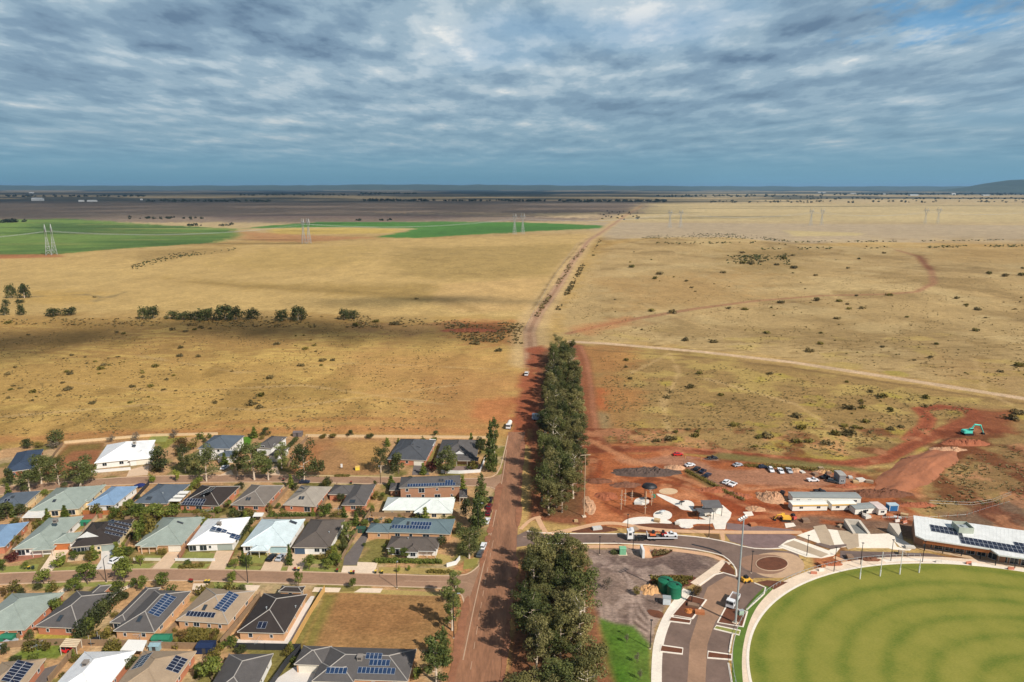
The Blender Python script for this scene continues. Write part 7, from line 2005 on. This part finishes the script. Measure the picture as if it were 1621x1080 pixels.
def tipper(px, py, head, label, load, trayc, kind='tray'):
    g = G(px, py)
    root = thing('tipper_truck' if kind == 'tray' else 'tank_truck', (g.x, g.y, 0.06), -R(head), label, 'truck')
    W_ = PT['white']
    MB().box(-1.15, 1.15, 1.6, 3.4, 0.6, 2.7, 0.06, 0.1).build('cab', W_, root)
    MB().box(-1.0, 1.0, 3.33, 3.42, 1.6, 2.45).build('windscreen', M_GLASS, root)
    for s in (-1, 1): MB().box(s * 1.13 - 0.03, s * 1.13 + 0.03, 2.1, 3.0, 1.65, 2.4).build('side_window', M_GLASS, root)
    MB().box(-0.5, 0.5, -3.2, 1.6, 0.6, 0.85).build('chassis', M_BLACK, root)
    if kind == 'tray':
        b = MB()
        b.box(-1.2, 1.2, -3.3, 1.4, 0.9, 1.0); b.box(-1.2, -1.12, -3.3, 1.4, 1.0, 1.9); b.box(1.12, 1.2, -3.3, 1.4, 1.0, 1.9); b.box(-1.12, 1.12, 1.32, 1.4, 1.0, 2.1); b.box(-1.12, 1.12, -3.3, -3.22, 1.0, 1.9)
        b.build('tray', trayc, root)
        MB().box(-1.1, 1.1, -3.2, 1.3, 1.0, 1.35).build('load', load, root)
    else:
        MB().tube([(0, -3.4, 1.95), (0, -3.2, 1.95), (0, 1.2, 1.95), (0, 1.4, 1.95)], [0.6, 1.1, 1.1, 0.6], 14).build('tank', trayc, root)
    wheels(root, (-1.0, 1.0), (-2.6, -1.6, 2.4), 0.48, 0.3)
tipper(1160, 956, 214, 'white tipper truck stopped in the car park below the roundabout', M_DIRT, PT['white'])
tipper(834, 594, 188, 'cream tipper truck at the shaded far end of the main road', M_REDH, pm('tray_cream', 216, 190, 160, 0.85))
tipper(806, 677, 189, 'white tank truck on the red road by the gum shade', M_DIRT, pm('tank_white', 232, 228, 216, 0.88), 'tank')
def trailer():
    g = G(849, 665); root = thing('box_trailer', (g.x, g.y, 0), -0.15, 'pale blue grey box trailer beside the gum strip', 'trailer')
    MB().box(-2.2, 2.2, -1.4, 1.6, 0.7, 3.1).build('body', pm('trailer_blue', 150, 170, 186, 0.85), root)
    MB().box(-2.25, 2.25, -1.45, 1.65, 3.1, 3.25).build('roof', pm('trailer_roof', 176, 190, 200, 0.85), root)
    MB().tube([(2.2, 0, 0.6), (3.4, 0, 0.6)], 0.08, 5).build('drawbar', M_BLACK, root)
    me = MB().tube([(0, -0.12, 0), (0, 0.12, 0)], 0.38, 12).mesh('wheel', M_RUBBER)
    for x in (-0.8, 0.8):
        for y in (-1.35, 1.55): link('wheel', me, root, (x, y, 0.38))
trailer()
def digger(px, py, head, s, m, label, elbow, name='excavator'):
    g = G(px, py); root = thing(name, g, R(head), label, 'excavator')
    root.scale = (s, s, s)
    for y in (-1.2, 1.2):
        mb = MB(); mb.profile([(0, 0)] * 0 or [(y - 0.3, 0.0), (y + 0.3, 0.0), (y + 0.3, 0.9), (y - 0.3, 0.9)], -2.0, 2.0); mb.build('track', M_RUBBER, root)
    MB().box(-1.9, 1.5, -1.35, 1.35, 1.0, 2.2, 0.12, 0.1).build('body', m, root)
    MB().box(-2.3, -1.9, -1.3, 1.3, 1.0, 2.1, 0.05, 0.1).build('counterweight', m, root)
    c = MB().box(0.2, 1.8, -1.3, -0.1, 2.2, 3.2, 0.12, 0.08).build('cab', m, root)
    MB().box(0.35, 1.7, -1.33, -1.27, 2.4, 3.1).build('cab_window', M_GLASS, root); MB().box(1.68, 1.8, -1.1, -0.3, 2.3, 3.0).build('windscreen', M_GLASS, root)
    p = [Vector((1.3, 0.2, 1.8)), Vector((elbow[0] * 0.5, 0.2, elbow[1] + 0.4)), Vector((elbow[0], 0.2, elbow[1]))]
    MB().tube(p, [0.42, 0.46, 0.3], 4).build('boom', m, root)
    q = Vector((elbow[0] + elbow[2], 0.2, elbow[3]))
    MB().tube([p[2] + Vector((-0.5, 0, 0.3)), q], [0.34, 0.2], 4).build('stick', m, root)
    mb = MB(); mb.profile([(-0.4, -0.5), (1.0, -0.5), (1.0, 0.4), (-0.4, 0.4)], -0.6, 0.4); mb.build('bucket', M_BLACK, root, loc=q + Vector((-0.1, -0.3, -0.3)))
    MB().tube([(1.6, 0.2, 1.3), p[1] + Vector((0, 0, -0.6))], 0.12, 5).build('ram', M_STEEL, root)
digger(1531, 688, 2, 1.1, pm('machine_teal', 76, 214, 190, 0.85, var=0.05), 'teal excavator with outstretched boom on the red spoil', (6.0, 4.2, 1.6, 0.6))
digger(1243, 824, 175, 0.8, pm('machine_yellow', 240, 180, 40, 0.85, var=0.05), 'yellow excavator on the red earth before the site offices', (4.0, 2.6, 1.0, 0.6))
def skid(px, py, rz, label, m):
    g = G(px, py); a = thing('skid_loader', g, rz, label, 'loader')
    MB().box(-1.2, 1.1, -0.75, 0.75, 0.45, 1.4, 0.1, 0.05).build('body', m, a); MB().box(-0.5, 0.7, -0.6, 0.6, 1.4, 2.1, 0.1, 0.05).build('cab', M_BLACK, a)
    wheels(a, (-0.7, 0.7), (-0.8, 0.8), 0.42)
    for s in (-0.68, 0.68): MB().tube([(-1.1, s, 1.5), (1.0, s, 1.2), (1.6, s, 0.5)], 0.09, 5).build('lift_arm', m, a)
    MB().box(1.5, 2.0, -0.9, 0.9, 0.1, 0.7).build('bucket', m, a)
skid(1180, 921, 0.3, 'small yellow loader under the black lamp by the roundabout', pm('machine_yellow', 0, 0, 0))
skid(1255, 822, 2.0, 'red and white loader next to the yellow excavator', pm('machine_redwhite', 206, 90, 76, 0.85))
skid(1368, 817, 1.0, 'white work machine in front of the low grey lunch shed', pm('machine_white', 226, 214, 200, 0.85))

# materials lying about the works
def clutter():
    rg = random.Random(31)
    cols = [(206, 170, 120), (222, 214, 200), (176, 150, 120), (150, 120, 96), (196, 120, 70), (210, 206, 198)]
    spots = [(1262, 745, 'pale timber stack next to the silver ute by the bank'), (1270, 748, 'low stack of boards right of the bank utes'), (1300, 742, 'stack of pipes and boards near the upright container shed'), (1312, 750, 'pallet stack left of the upright container shed'), (1322, 760, 'white sacks in front of the upright container shed'),
             (1346, 757, 'pale drums right of the upright container shed'), (1354, 764, 'purple and white wrapped pallet beyond the site offices'), (1362, 762, 'wrapped pallet at the end of the material row'), (1376, 764, 'long planks lying at the end of the material row'), (1290, 752, 'red and white crate behind the lone white ute'),
             (1408, 818, 'stack of yellow boards before the blue container'), (1418, 820, 'white boards below the blue container'), (1432, 818, 'tan pallet at the right end of the site offices'), (1372, 820, 'crate beside the white work machine'), (1330, 834, 'long rusty steel bundle on the dark ground before the plaza'),
             (1275, 826, 'bundle of orange rods right of the red loader'), (1192, 832, 'small pallet by the path north of the roundabout'), (1010, 798, 'stack of play timber under the climbing poles'), (1040, 826, 'small pale crate on the playground path'), (1072, 830, 'grey drum on the pale play path'),
             (1005, 838, 'pale bench block by the truck lay by'), (1098, 960, 'stack of orange pallets in the car park planter'), (1108, 972, 'white carton in the car park planter'), (945, 838, 'pale block in the mulch by the gum strip'), (912, 826, 'grey wire crate beside the pale pole foot'),
             (1440, 868, 'pale pallet at the pavilion corner'), (1428, 878, 'stack of kerb stones on the dark bed near the pavilion'), (1345, 884, 'orange crate on the red soil by the oval path'), (1300, 896, 'yellow crate on the red soil by the oval path')]
    for i, (px, py, lab) in enumerate(spots):
        g = G(px, py); rz = rg.uniform(-0.6, 0.6)
        m = pm('stack_%d' % (i % 6), *cols[i % 6], 0.82, var=0.2)
        root = thing('material_stack', g, rz, lab, 'material stack')
        w, d, h = rg.uniform(0.8, 1.9), rg.uniform(0.6, 1.2), rg.uniform(0.4, 1.1)
        mb = MB()
        for k_ in range(3): mb.box(-w, w, -d + k_ * d * 0.8, -d + k_ * d * 0.8 + 0.25, 0, 0.14)
        mb.build('pallet', M_TIMBER, root)
        mb = MB(); n = rg.randint(2, 4)
        for k_ in range(n):
            s_ = rg.uniform(0.0, 0.18)
            mb.box(-w + s_, w - s_ * 2, -d + s_, d - s_, 0.14 + h * k_ / n, 0.14 + h * (k_ + 1) / n - 0.03)
        mb.build('load', m, root)
    for i, (px, py) in enumerate([(1486, 891), (1533, 893), (1541, 895), (1600, 902), (1300, 904), (1288, 909), (1420, 826), (1432, 828)]):
        g = G(px, py); root = thing('safety_barrier', g, rg.uniform(-0.4, 0.4), 'orange and white plastic barrier standing along the works near the oval', 'barrier', 'plastic barriers of the works')
        mb = MB(); mb.profile([(-0.3, 0), (0.3, 0), (0.12, 0.95), (-0.12, 0.95)], -0.95, 0.95); mb.build('body', pm('barrier_orange' if i % 2 else 'barrier_white', *((206, 128, 98) if i % 2 else (226, 214, 200)), 0.85), root)
        MB().box(-0.9, 0.9, -0.33, 0.33, 0.0, 0.12).build('foot', M_WHITE, root)
    for px, py, hd, c, lab, k_ in [(1306, 757, 60, 'black', 'dark ute among the material piles beyond the site office', 'ute'), (1318, 764, 120, 'grey', 'grey car half among the piles beside the upright container shed', 'wagon'), (1128, 727, 80, 'black', 'black trailer load beyond the white car strip', 'ute'), (1208, 741, 85, 'navy', 'dark car in the bank shade left of the white vans', 'sedan')]:
        car(px, py, hd, c, lab, k_)
    # tall safety lattice: people do not show at this size
clutter()
# clotheslines and trampolines in the yards
for px, py, lab in [(60, 1030, 'rotary clothesline on the green lawn of the bottom left yards'), (222, 1014, 'rotary clothesline behind the charcoal roof with solar columns'), (536, 812, 'rotary clothesline in the green court'), (408, 1024, 'rotary clothesline behind the black tiled roof'), (330, 815, 'rotary clothesline behind the black roof with dark panels'), (604, 828, 'rotary clothesline behind the near white roof'), (30, 826, 'rotary clothesline behind the cream walled slate roof')]:
    g = G(px, py); root = thing('clothesline', g, px * 0.1, lab, 'clothesline')
    MB().tube([(0, 0, 0), (0, 0, 2.0)], 0.05, 5).build('pole', M_STEEL, root)
    mb = MB()
    for k_ in range(4):
        a = k_ * math.pi / 2; mb.tube([(0, 0, 1.8), (1.7 * math.cos(a), 1.7 * math.sin(a), 2.0)], 0.035, 4)
        b = a + math.pi / 2
        for r_ in (1.0, 1.65): mb.tube([(r_ * math.cos(a), r_ * math.sin(a), 2.0), (r_ * math.cos(b), r_ * math.sin(b), 2.0)], 0.015, 3)
    mb.build('hoist', M_STEEL, root)
for px, py, lab in [(552, 790, 'round trampoline on the green court'), (150, 1018, 'round trampoline behind the dark grey roof with black skylight'), (585, 826, 'dark trampoline beside the long pale side fence')]:
    g = G(px, py); root = thing('trampoline', g, 0, lab, 'trampoline')
    MB().tube([(0, 0, 0.8), (0, 0, 0.86)], 1.6, 20).build('mat', M_BLACK, root)
    for k_ in range(4): MB().tube([(1.5 * math.cos(k_ * 1.57), 1.5 * math.sin(k_ * 1.57), 0), (1.5 * math.cos(k_ * 1.57), 1.5 * math.sin(k_ * 1.57), 2.4)], 0.05, 5).build('leg', M_STEEL, root)
# wheelie bins
def bin_(px, py, lid, label):
    g = G(px, py); a = thing('wheelie_bin', (g.x, g.y, 0.05), 0.1, label, 'bin')
    MB().hexa([(-0.25, -0.28, 0.05), (0.25, -0.28, 0.05), (0.25, 0.28, 0.05), (-0.25, 0.28, 0.05), (-0.32, -0.38, 1.0), (0.32, -0.38, 1.0), (0.32, 0.38, 1.0), (-0.32, 0.38, 1.0)]).build('body', mat('bin_green', (0.02, 0.035, 0.025, 1), 0.5), a)
    MB().box(-0.35, 0.35, -0.42, 0.42, 1.0, 1.12, 0.05, 0.05).build('lid', pm('bin_' + lid, *dict(yellow=(226, 190, 50), red=(150, 40, 34), green=(44, 90, 50))[lid], 0.85), a)
    for s in (-0.25, 0.25): MB().tube([(s - 0.04, 0.34, 0.12), (s + 0.04, 0.34, 0.12)], 0.12, 8).build('wheel', M_RUBBER, a)
for px, py, lid, lab in [(46, 901.5, 'yellow', 'yellow lidded bin beside the dark one below the cedar garage house'), (52.5, 901.5, 'green', 'dark lidded bin beside the yellow one below the cedar garage house'),
                         (301, 922, 'red', 'red lidded bin left of its pair on the far verge'), (304, 922.5, 'red', 'red lidded bin right of its pair on the far verge'), (326, 923.5, 'yellow', 'left yellow lidded bin of the pair across from the bright white roof'), (331, 923.5, 'yellow', 'right yellow lidded bin of the pair across from the bright white roof'),
                         (467, 904, 'red', 'red lidded bin below the blue garage door'), (473, 904, 'yellow', 'yellow lidded bin below the blue garage door'), (534, 906, 'red', 'lone bin before the dark driveway'), (556, 909, 'yellow', 'left bin of the pair at the dark driveway mouth'), (560, 909, 'red', 'right bin of the pair at the dark driveway mouth'),
                         (594.5, 908, 'yellow', 'left yellow bin beside the corner house driveway'), (605, 908.5, 'yellow', 'right yellow bin beside the corner house driveway'), (449, 762, 'red', 'red bin on the upper street kerb by the parked car'), (556, 766, 'red', 'small red bin on the upper street verge')]:
    bin_(px, py, lid, lab)
g = G(566, 744); a = thing('water_cart', g, 0.2, 'yellow skip cube on the wide dry block', 'skip')
MB().box(-0.9, 0.9, -0.8, 0.8, 0.1, 1.5).build('body', pm('skip_yellow', 240, 212, 60, 0.85), a); MB().box(-0.95, 0.95, -0.85, 0.85, 1.5, 1.62).build('rim', M_YSTR, a)
g = G(541, 742); a = thing('sale_board', g, 0.1, 'white notice board on two stakes on the wide dry block', 'sign')
MB().box(-0.4, 0.4, -0.04, 0.04, 0.6, 2.2).build('board', M_WHITE, a)
for s in (-0.35, 0.35): MB().box(s - 0.04, s + 0.04, 0.04, 0.12, 0, 2.2).build('stake', M_TIMBER, a)
g = G(222, 772); a = thing('covered_boat', g, 0.3, 'navy covered boat on a trailer between the light blue and slate roofs', 'boat')
mb = MB(); mb.blob((0, 0, 0.7), (2.6, 1.1, 1.1), 4, 14, 5, 0.08); mb.build('cover', pm('navy_cover', 24, 40, 96, 0.85), a, True)
MB().box(-2.4, 2.4, -0.8, 0.8, 0.4, 0.8).build('trailer_frame', M_STEEL, a)
for y in (-0.95, 0.95): MB().tube([(-0.3, y - 0.1, 0.3), (-0.3, y + 0.1, 0.3)], 0.3, 10).build('wheel', M_RUBBER, a)

# ------------------------------------------------------------------ pylons and wires
M_PYL = pm('pylon_steel', 184, 186, 184, 0.85, var=0.05)
def pylon_proto():
    P = {}
    H_ = 54.0
    def lvl(z): return 4.2 + (1.3 - 4.2) * min(1, z / 31.0)
    P['leg'] = MB().tube([(-4.2, -4.2, -0.5), (-1.3, -1.3, 31)], 0.26, 4)
    br = MB()
    zs = [0, 8, 15, 21, 26, 31]
    for z0, z1 in zip(zs, zs[1:]):
        a, b = lvl(z0), lvl(z1)
        for sx, sy, tx, ty in ((-1, -1, 1, -1), (1, -1, 1, 1), (1, 1, -1, 1), (-1, 1, -1, -1)):
            br.tube([(sx * a, sy * a, z0), (tx * b, ty * b, z1)], 0.12, 3); br.tube([(tx * a, ty * a, z0), (sx * b, sy * b, z1)], 0.12, 3)
            br.tube([(sx * b, sy * b, z1), (tx * b, ty * b, z1)], 0.2, 3)
    P['bracing'] = br
    va = MB()
    for y in (-1.2, 1.2):
        va.tube([(1.5, y, 31), (6.2, y * 0.8, 44.5)], 0.22, 4); va.tube([(0.4, y, 31), (4.6, y * 0.8, 44.5)], 0.17, 4)
        for k_ in range(4):
            a, b = k_ / 4, (k_ + 1) / 4
            va.tube([(1.5 + 4.7 * a, y, 31 + 13.5 * a), (0.4 + 4.2 * b, y, 31 + 13.5 * b)], 0.16, 3)
    P['arm'] = va
    cb = MB()
    for y in (-0.9, 0.9):
        cb.tube([(-13, 0, 45.2), (-6, y, 44.5), (6, y, 44.5), (13, 0, 45.2)], 0.26, 4); cb.tube([(-13, 0, 45.2), (-6, y, 46.8), (6, y, 46.8), (13, 0, 45.2)], 0.26, 4)
        for k_ in range(8):
            cb.tube([(-6 + 1.5 * k_, y, 44.5), (-6 + 1.5 * (k_ + 1), y, 46.8)], 0.15, 3)
    P['crossarm'] = cb
    pk = MB()
    for y in (-0.8, 0.8): pk.tube([(5.4, y, 46.8), (6.2, 0, H_)], 0.22, 3); pk.tube([(7.4, y, 46.6), (6.2, 0, H_)], 0.22, 3)
    P['peak'] = pk
    P['insulator'] = MB().tube([(0, 0, 45), (0, 0, 41.5)], 0.22, 5)
    return {k_: v.mesh(k_, M_PYL) for k_, v in P.items()}
PY = pylon_proto()
def pylon(g, rz, label, group):
    root = thing('pylon', g, rz, label, 'pylon', group)
    for k_ in range(4):
        o = link('leg', PY['leg'], root); o.rotation_euler = (0, 0, k_ * math.pi / 2)
    link('bracing', PY['bracing'], root); link('crossarm', PY['crossarm'], root)
    for k_ in (0, math.pi):
        o = link('arm', PY['arm'], root); o.rotation_euler = (0, 0, k_)
        o = link('peak', PY['peak'], root); o.rotation_euler = (0, 0, k_)
    for x in (-12, 0, 12): link('insulator', PY['insulator'], root, (x, 0, 0))
def lines():
    la = [(77, 404), (481, 386), (814.5, 371.5), (1060, 361), (1283, 357.5), (1464, 355)]
    lb = [(86.5, 403), (489.5, 385.5), (827.5, 371), (1077, 360.5), (1300, 357), (1484, 354.5)]
    where = ['by the green crop circle', 'on the pale field rim', 'before the long green crop strip', 'past the straight dirt track', 'faint on the bare pink field', 'faintest on the far pale field']
    for li, ln in enumerate((la, lb)):
        P = [G(*p) for p in ln]
        P = [P[0] * 2 - P[1]] + P + [P[-1] * 2 - P[-2]]
        P[0].z = P[-1].z = 0
        for i, p in enumerate(P):
            d = P[min(i + 1, len(P) - 1)] - P[max(i - 1, 0)]
            rz = math.atan2(d.y, d.x) + math.pi / 2
            if 0 < i < len(P) - 1:
                pylon(p, rz, 'white lattice pylon %s, %s of its pair' % (where[i - 1], ('left', 'right')[li]), 'transmission pylons')
        for i, (a, b) in enumerate(zip(P, P[1:])):
            d = (b - a).normalized(); s = Vector((-d.y, d.x, 0))
            root = thing('power_line', a, 0, 'thin pale wires sagging from pylon to pylon over the far fields', 'power line', 'transmission wires')
            for off in (-12, 0, 12):
                pts = []
                for k_ in range(17):
                    t = k_ / 16
                    q = (b - a) * t + s * off; q.z += 41.5 - 4 * 13 * t * (1 - t)
                    pts.append(q)
                MB().tube(pts, 0.07, 3).build('conductor', M_PYL, root)
lines()

# ------------------------------------------------------------------ the far distance
def woods():
    rg = random.Random(3)
    M_W = leafm('far_wood_leaves', (34, 44, 34), (62, 72, 50), 0.7)
    def belt(px0, px1, py, n, dep, hr, name='woodland'):
        lobes = []
        for i in range(n):
            g = G(rg.uniform(px0, px1), py + rg.uniform(-dep, dep))
            r = hr * rg.uniform(0.6, 1.2)
            lobes.append(((g.x, g.y, g.z + r * 0.6), (r * 1.3, r * 1.3, r)))
        o = link(name, leaf_cloud(name, lobes, n * 34, hr * 0.9, M_W, int(px0 + py)))
        tag(o, kind='stuff')
    for a in [(230, 430, 319, 70, 1.0, 10), (575, 690, 318, 70, 1.2, 10), (700, 780, 318.5, 24, 0.8, 9), (785, 865, 318.5, 50, 1.0, 10), (885, 1055, 319, 110, 1.3, 10), (570, 660, 307, 60, 0.7, 16), (0, 230, 311, 60, 1.0, 13), (380, 600, 309, 70, 1.0, 13),
              (1040, 1300, 311, 70, 1.2, 12), (1300, 1640, 308, 120, 1.4, 14), (1120, 1640, 320, 90, 1.4, 7), (1250, 1640, 315, 90, 1.2, 8), (0, 40, 352, 10, 1.0, 7), (200, 320, 346, 26, 1.6, 4.5), (290, 370, 357, 14, 1.6, 4), (560, 620, 349, 10, 0.8, 4), (950, 1012, 342, 30, 8, 3.2)]:
        belt(*a)
woods()
for i, (px, py, w, h, lab) in enumerate([(60, 318, 90, 26, 'large white far shed on the dark plain at the left'), (129, 319.5, 40, 14, 'small white far shed, left of a pair on the dark plain'), (146, 319.5, 70, 14, 'long white far shed, right of a pair on the dark plain'), (50, 306, 80, 20, 'pale far building at the edge of the left woods'), (224, 317, 20, 12, 'tiny white far shed standing alone on the plain'),
                                   (1446, 310, 120, 30, 'pale block far off among the right hand woods'), (1400, 308, 110, 24, 'pale far building right of the pink fields'), (1350, 307, 100, 24, 'pale far building in the middle of the distant town'), (1509, 309, 60, 46, 'slim white far tower among the right hand woods'), (1300, 305.5, 160, 26, 'pale far building at the left of the distant town'), (1560, 310, 90, 24, 'pale far building below the blue hill')]):
    g = G(px, py); root = thing('far_building', g, 0, lab, 'building')
    h *= 0.62 if px > 800 else 1.0; M_FB = pm('far_building_pale', 190, 192, 190, 0.8) if px > 800 else M_WHITE
    MB().box(-w / 2, w / 2, -w / 5, w / 5, -2, h * 0.75).build('wall', M_FB, root)
    mb = MB(); mb.profile([(-w / 5 - 1, h * 0.75), (w / 5 + 1, h * 0.75), (0, h)], -w / 2 - 1, w / 2 + 1); mb.build('roof', M_FB, root)
def hills():
    m = pm('wooded_hill', 70, 80, 58, 0.8, var=0.25, scale=0.002)
    def ridge(name, pts, D, depth, seed):
        mb = MB(); n = 160; rows = 8
        x0, x1 = pts[0][0], pts[-1][0]
        vs, fs = [], []
        for j in range(rows + 1):
            v = j / rows
            for i in range(n + 1):
                px = x0 + (x1 - x0) * i / n
                for (a, ha), (b, hb) in zip(pts, pts[1:]):
                    if a <= px <= b: h = ha + (hb - ha) * (px - a) / (b - a); break
                X_ = (px - 810.5) / FPX * D
                h *= 1 + 0.22 * mnoise.noise(Vector((X_ / 900.0, seed, 0))) + 0.10 * mnoise.noise(Vector((X_ / 260.0, seed, v * 2)))
                vs.append((X_, D + depth * (v - 0.5), max(-3, h * math.sin(math.pi * v) ** 0.8) - 3))
        for j in range(rows):
            for i in range(n): fs.append((j * (n + 1) + i, j * (n + 1) + i + 1, (j + 1) * (n + 1) + i + 1, (j + 1) * (n + 1) + i))
        mb.add(vs, fs); o = mb.build(name, m, None, True); tag(o, kind='structure')
    ridge('hill', [(1515, 0), (1545, 90), (1570, 185), (1590, 275), (1606, 300), (1640, 285), (1690, 180), (1750, 60), (1800, 0)], 17000, 5000, 1)
    ridge('hill', [(-300, 150), (0, 185), (200, 170), (420, 180), (560, 215), (660, 222), (760, 205), (860, 190), (1000, 170), (1150, 150), (1300, 140), (1500, 150), (1900, 120)], 30000, 6000, 2)
hills()

# ------------------------------------------------------------------ clouds overhead, outside the view, that shade the plain
M_CLOUD = bpy.data.materials.new('cloud'); M_CLOUD.use_nodes = True
M_DECK = bpy.data.materials.new('cloud_deck'); M_DECK.use_nodes = True
def cloud_mat(M_C, thru):
    N, L = M_C.node_tree.nodes, M_C.node_tree.links
    d = N.new('ShaderNodeBsdfDiffuse'); d.inputs[0].default_value = (0.9, 0.9, 0.9, 1)
    t = N.new('ShaderNodeBsdfTranslucent'); t.inputs[0].default_value = (0.55, 0.58, 0.62, 1)
    ms = N.new('ShaderNodeMixShader'); ms.inputs[0].default_value = 0.5
    L.new(d.outputs[0], ms.inputs[1]); L.new(t.outputs[0], ms.inputs[2])
    # thin cloud: some of the sunlight goes straight through
    tp = N.new('ShaderNodeBsdfTransparent'); m2 = N.new('ShaderNodeMixShader'); m2.inputs[0].default_value = thru
    L.new(ms.outputs[0], m2.inputs[1]); L.new(tp.outputs[0], m2.inputs[2]); L.new(m2.outputs[0], N['Material Output'].inputs[0])
cloud_mat(M_CLOUD, 0.93)
cloud_mat(M_DECK, 0.87)
def cloud(parts, alt, thick):
    mb = MB()
    k_ = alt / SUN_DIR.z
    for i, (px, py, rx, ry) in enumerate(parts):
        g = G(px, py)
        c = Vector((g.x + k_ * SUN_DIR.x, g.y + k_ * SUN_DIR.y, alt + (i % 3) * thick * 0.2))
        rg = random.Random(int(px) * 7 + i)
        for j in range(9):
            q = c + Vector((rg.gauss(0, 0.55) * rx, rg.gauss(0, 0.6) * ry, rg.uniform(-1, 1) * thick))
            f = rg.uniform(0.45, 0.85)
            mb.blob(q, (rx * f, ry * f, thick), i + int(px) + j, 18, 6, 0.3, False)
    o = mb.build('cloud', M_CLOUD, None, True)
    tag(o, kind='stuff')
cloud([(430, 520, 80, 32), (510, 523, 90, 40), (600, 526, 80, 40), (690, 525, 70, 32), (330, 514, 80, 20), (770, 520, 40, 18), (220, 518, 60, 18)], 1400, 8)
cloud([(20, 545, 70, 40), (90, 530, 60, 26), (-60, 550, 60, 50)], 1400, 8)
cloud([(560, 480, 60, 14), (640, 476, 70, 18), (720, 474, 60, 12), (800, 478, 60, 10)], 1500, 8)
cloud([(120, 370, 260, 26), (230, 372, 160, 20), (60, 360, 200, 24), (250, 360, 120, 16)], 1600, 10)
cloud([(340, 386, 180, 18), (430, 380, 120, 10)], 1600, 10)
cloud([(470, 366, 120, 14), (520, 354, 200, 30)], 1600, 10)
cloud([(1100, 345, 260, 40), (1180, 343, 260, 30), (1050, 338, 200, 60)], 1700, 12)
cloud([(1250, 327, 500, 90), (1450, 325, 500, 70), (1600, 326, 500, 70), (1150, 330, 400, 60)], 2200, 14)
def deck():
    mb = MB(); rg = random.Random(9); alt = 3500.0; k_ = alt / SUN_DIR.z
    y = 2950.0
    while y < 15500:
        r = 420 + (y - 2800) * 0.05
        # the edge of the deck follows the lit ground on the right
        xe = (1000 - 810.5) / FPX * y if y < 4500 else (1040 - 810.5) / FPX * y
        x = -1.05 * y - 1500
        while x < xe:
            n = mnoise.noise(Vector((x / 1500.0, y / 700.0, 4.0)))
            if n > -0.33 or x < -500:
                mb.blob((x + k_ * SUN_DIR.x + rg.uniform(-200, 200), y + k_ * SUN_DIR.y + rg.uniform(-160, 160), alt + rg.uniform(-60, 60)), (r * rg.uniform(0.6, 1.1), r * rg.uniform(0.5, 0.9), 30), rg.randint(0, 999), 14, 5, 0.2, False)
            x += r * 0.75
        y += r * 0.68
    o = mb.build('cloud_deck', M_DECK, None, True)
    tag(o, kind='stuff')
deck()

# ------------------------------------------------------------------ the air
def haze():
    mb = MB(); mb.box(-120000, 120000, -400, 140000, -5, 330)
    m = bpy.data.materials.new('haze'); m.use_nodes = True
    N, L = m.node_tree.nodes, m.node_tree.links
    N.remove(N['Principled BSDF'])
    v = N.new('ShaderNodeVolumePrincipled')
    v.inputs['Color'].default_value = (0.32, 0.58, 0.84, 1)
    v.inputs['Density'].default_value = 0.000022
    v.inputs['Anisotropy'].default_value = 0.0
    L.new(v.outputs[0], N['Material Output'].inputs['Volume'])
    o = mb.build('haze', m); tag(o, kind='stuff')
haze()
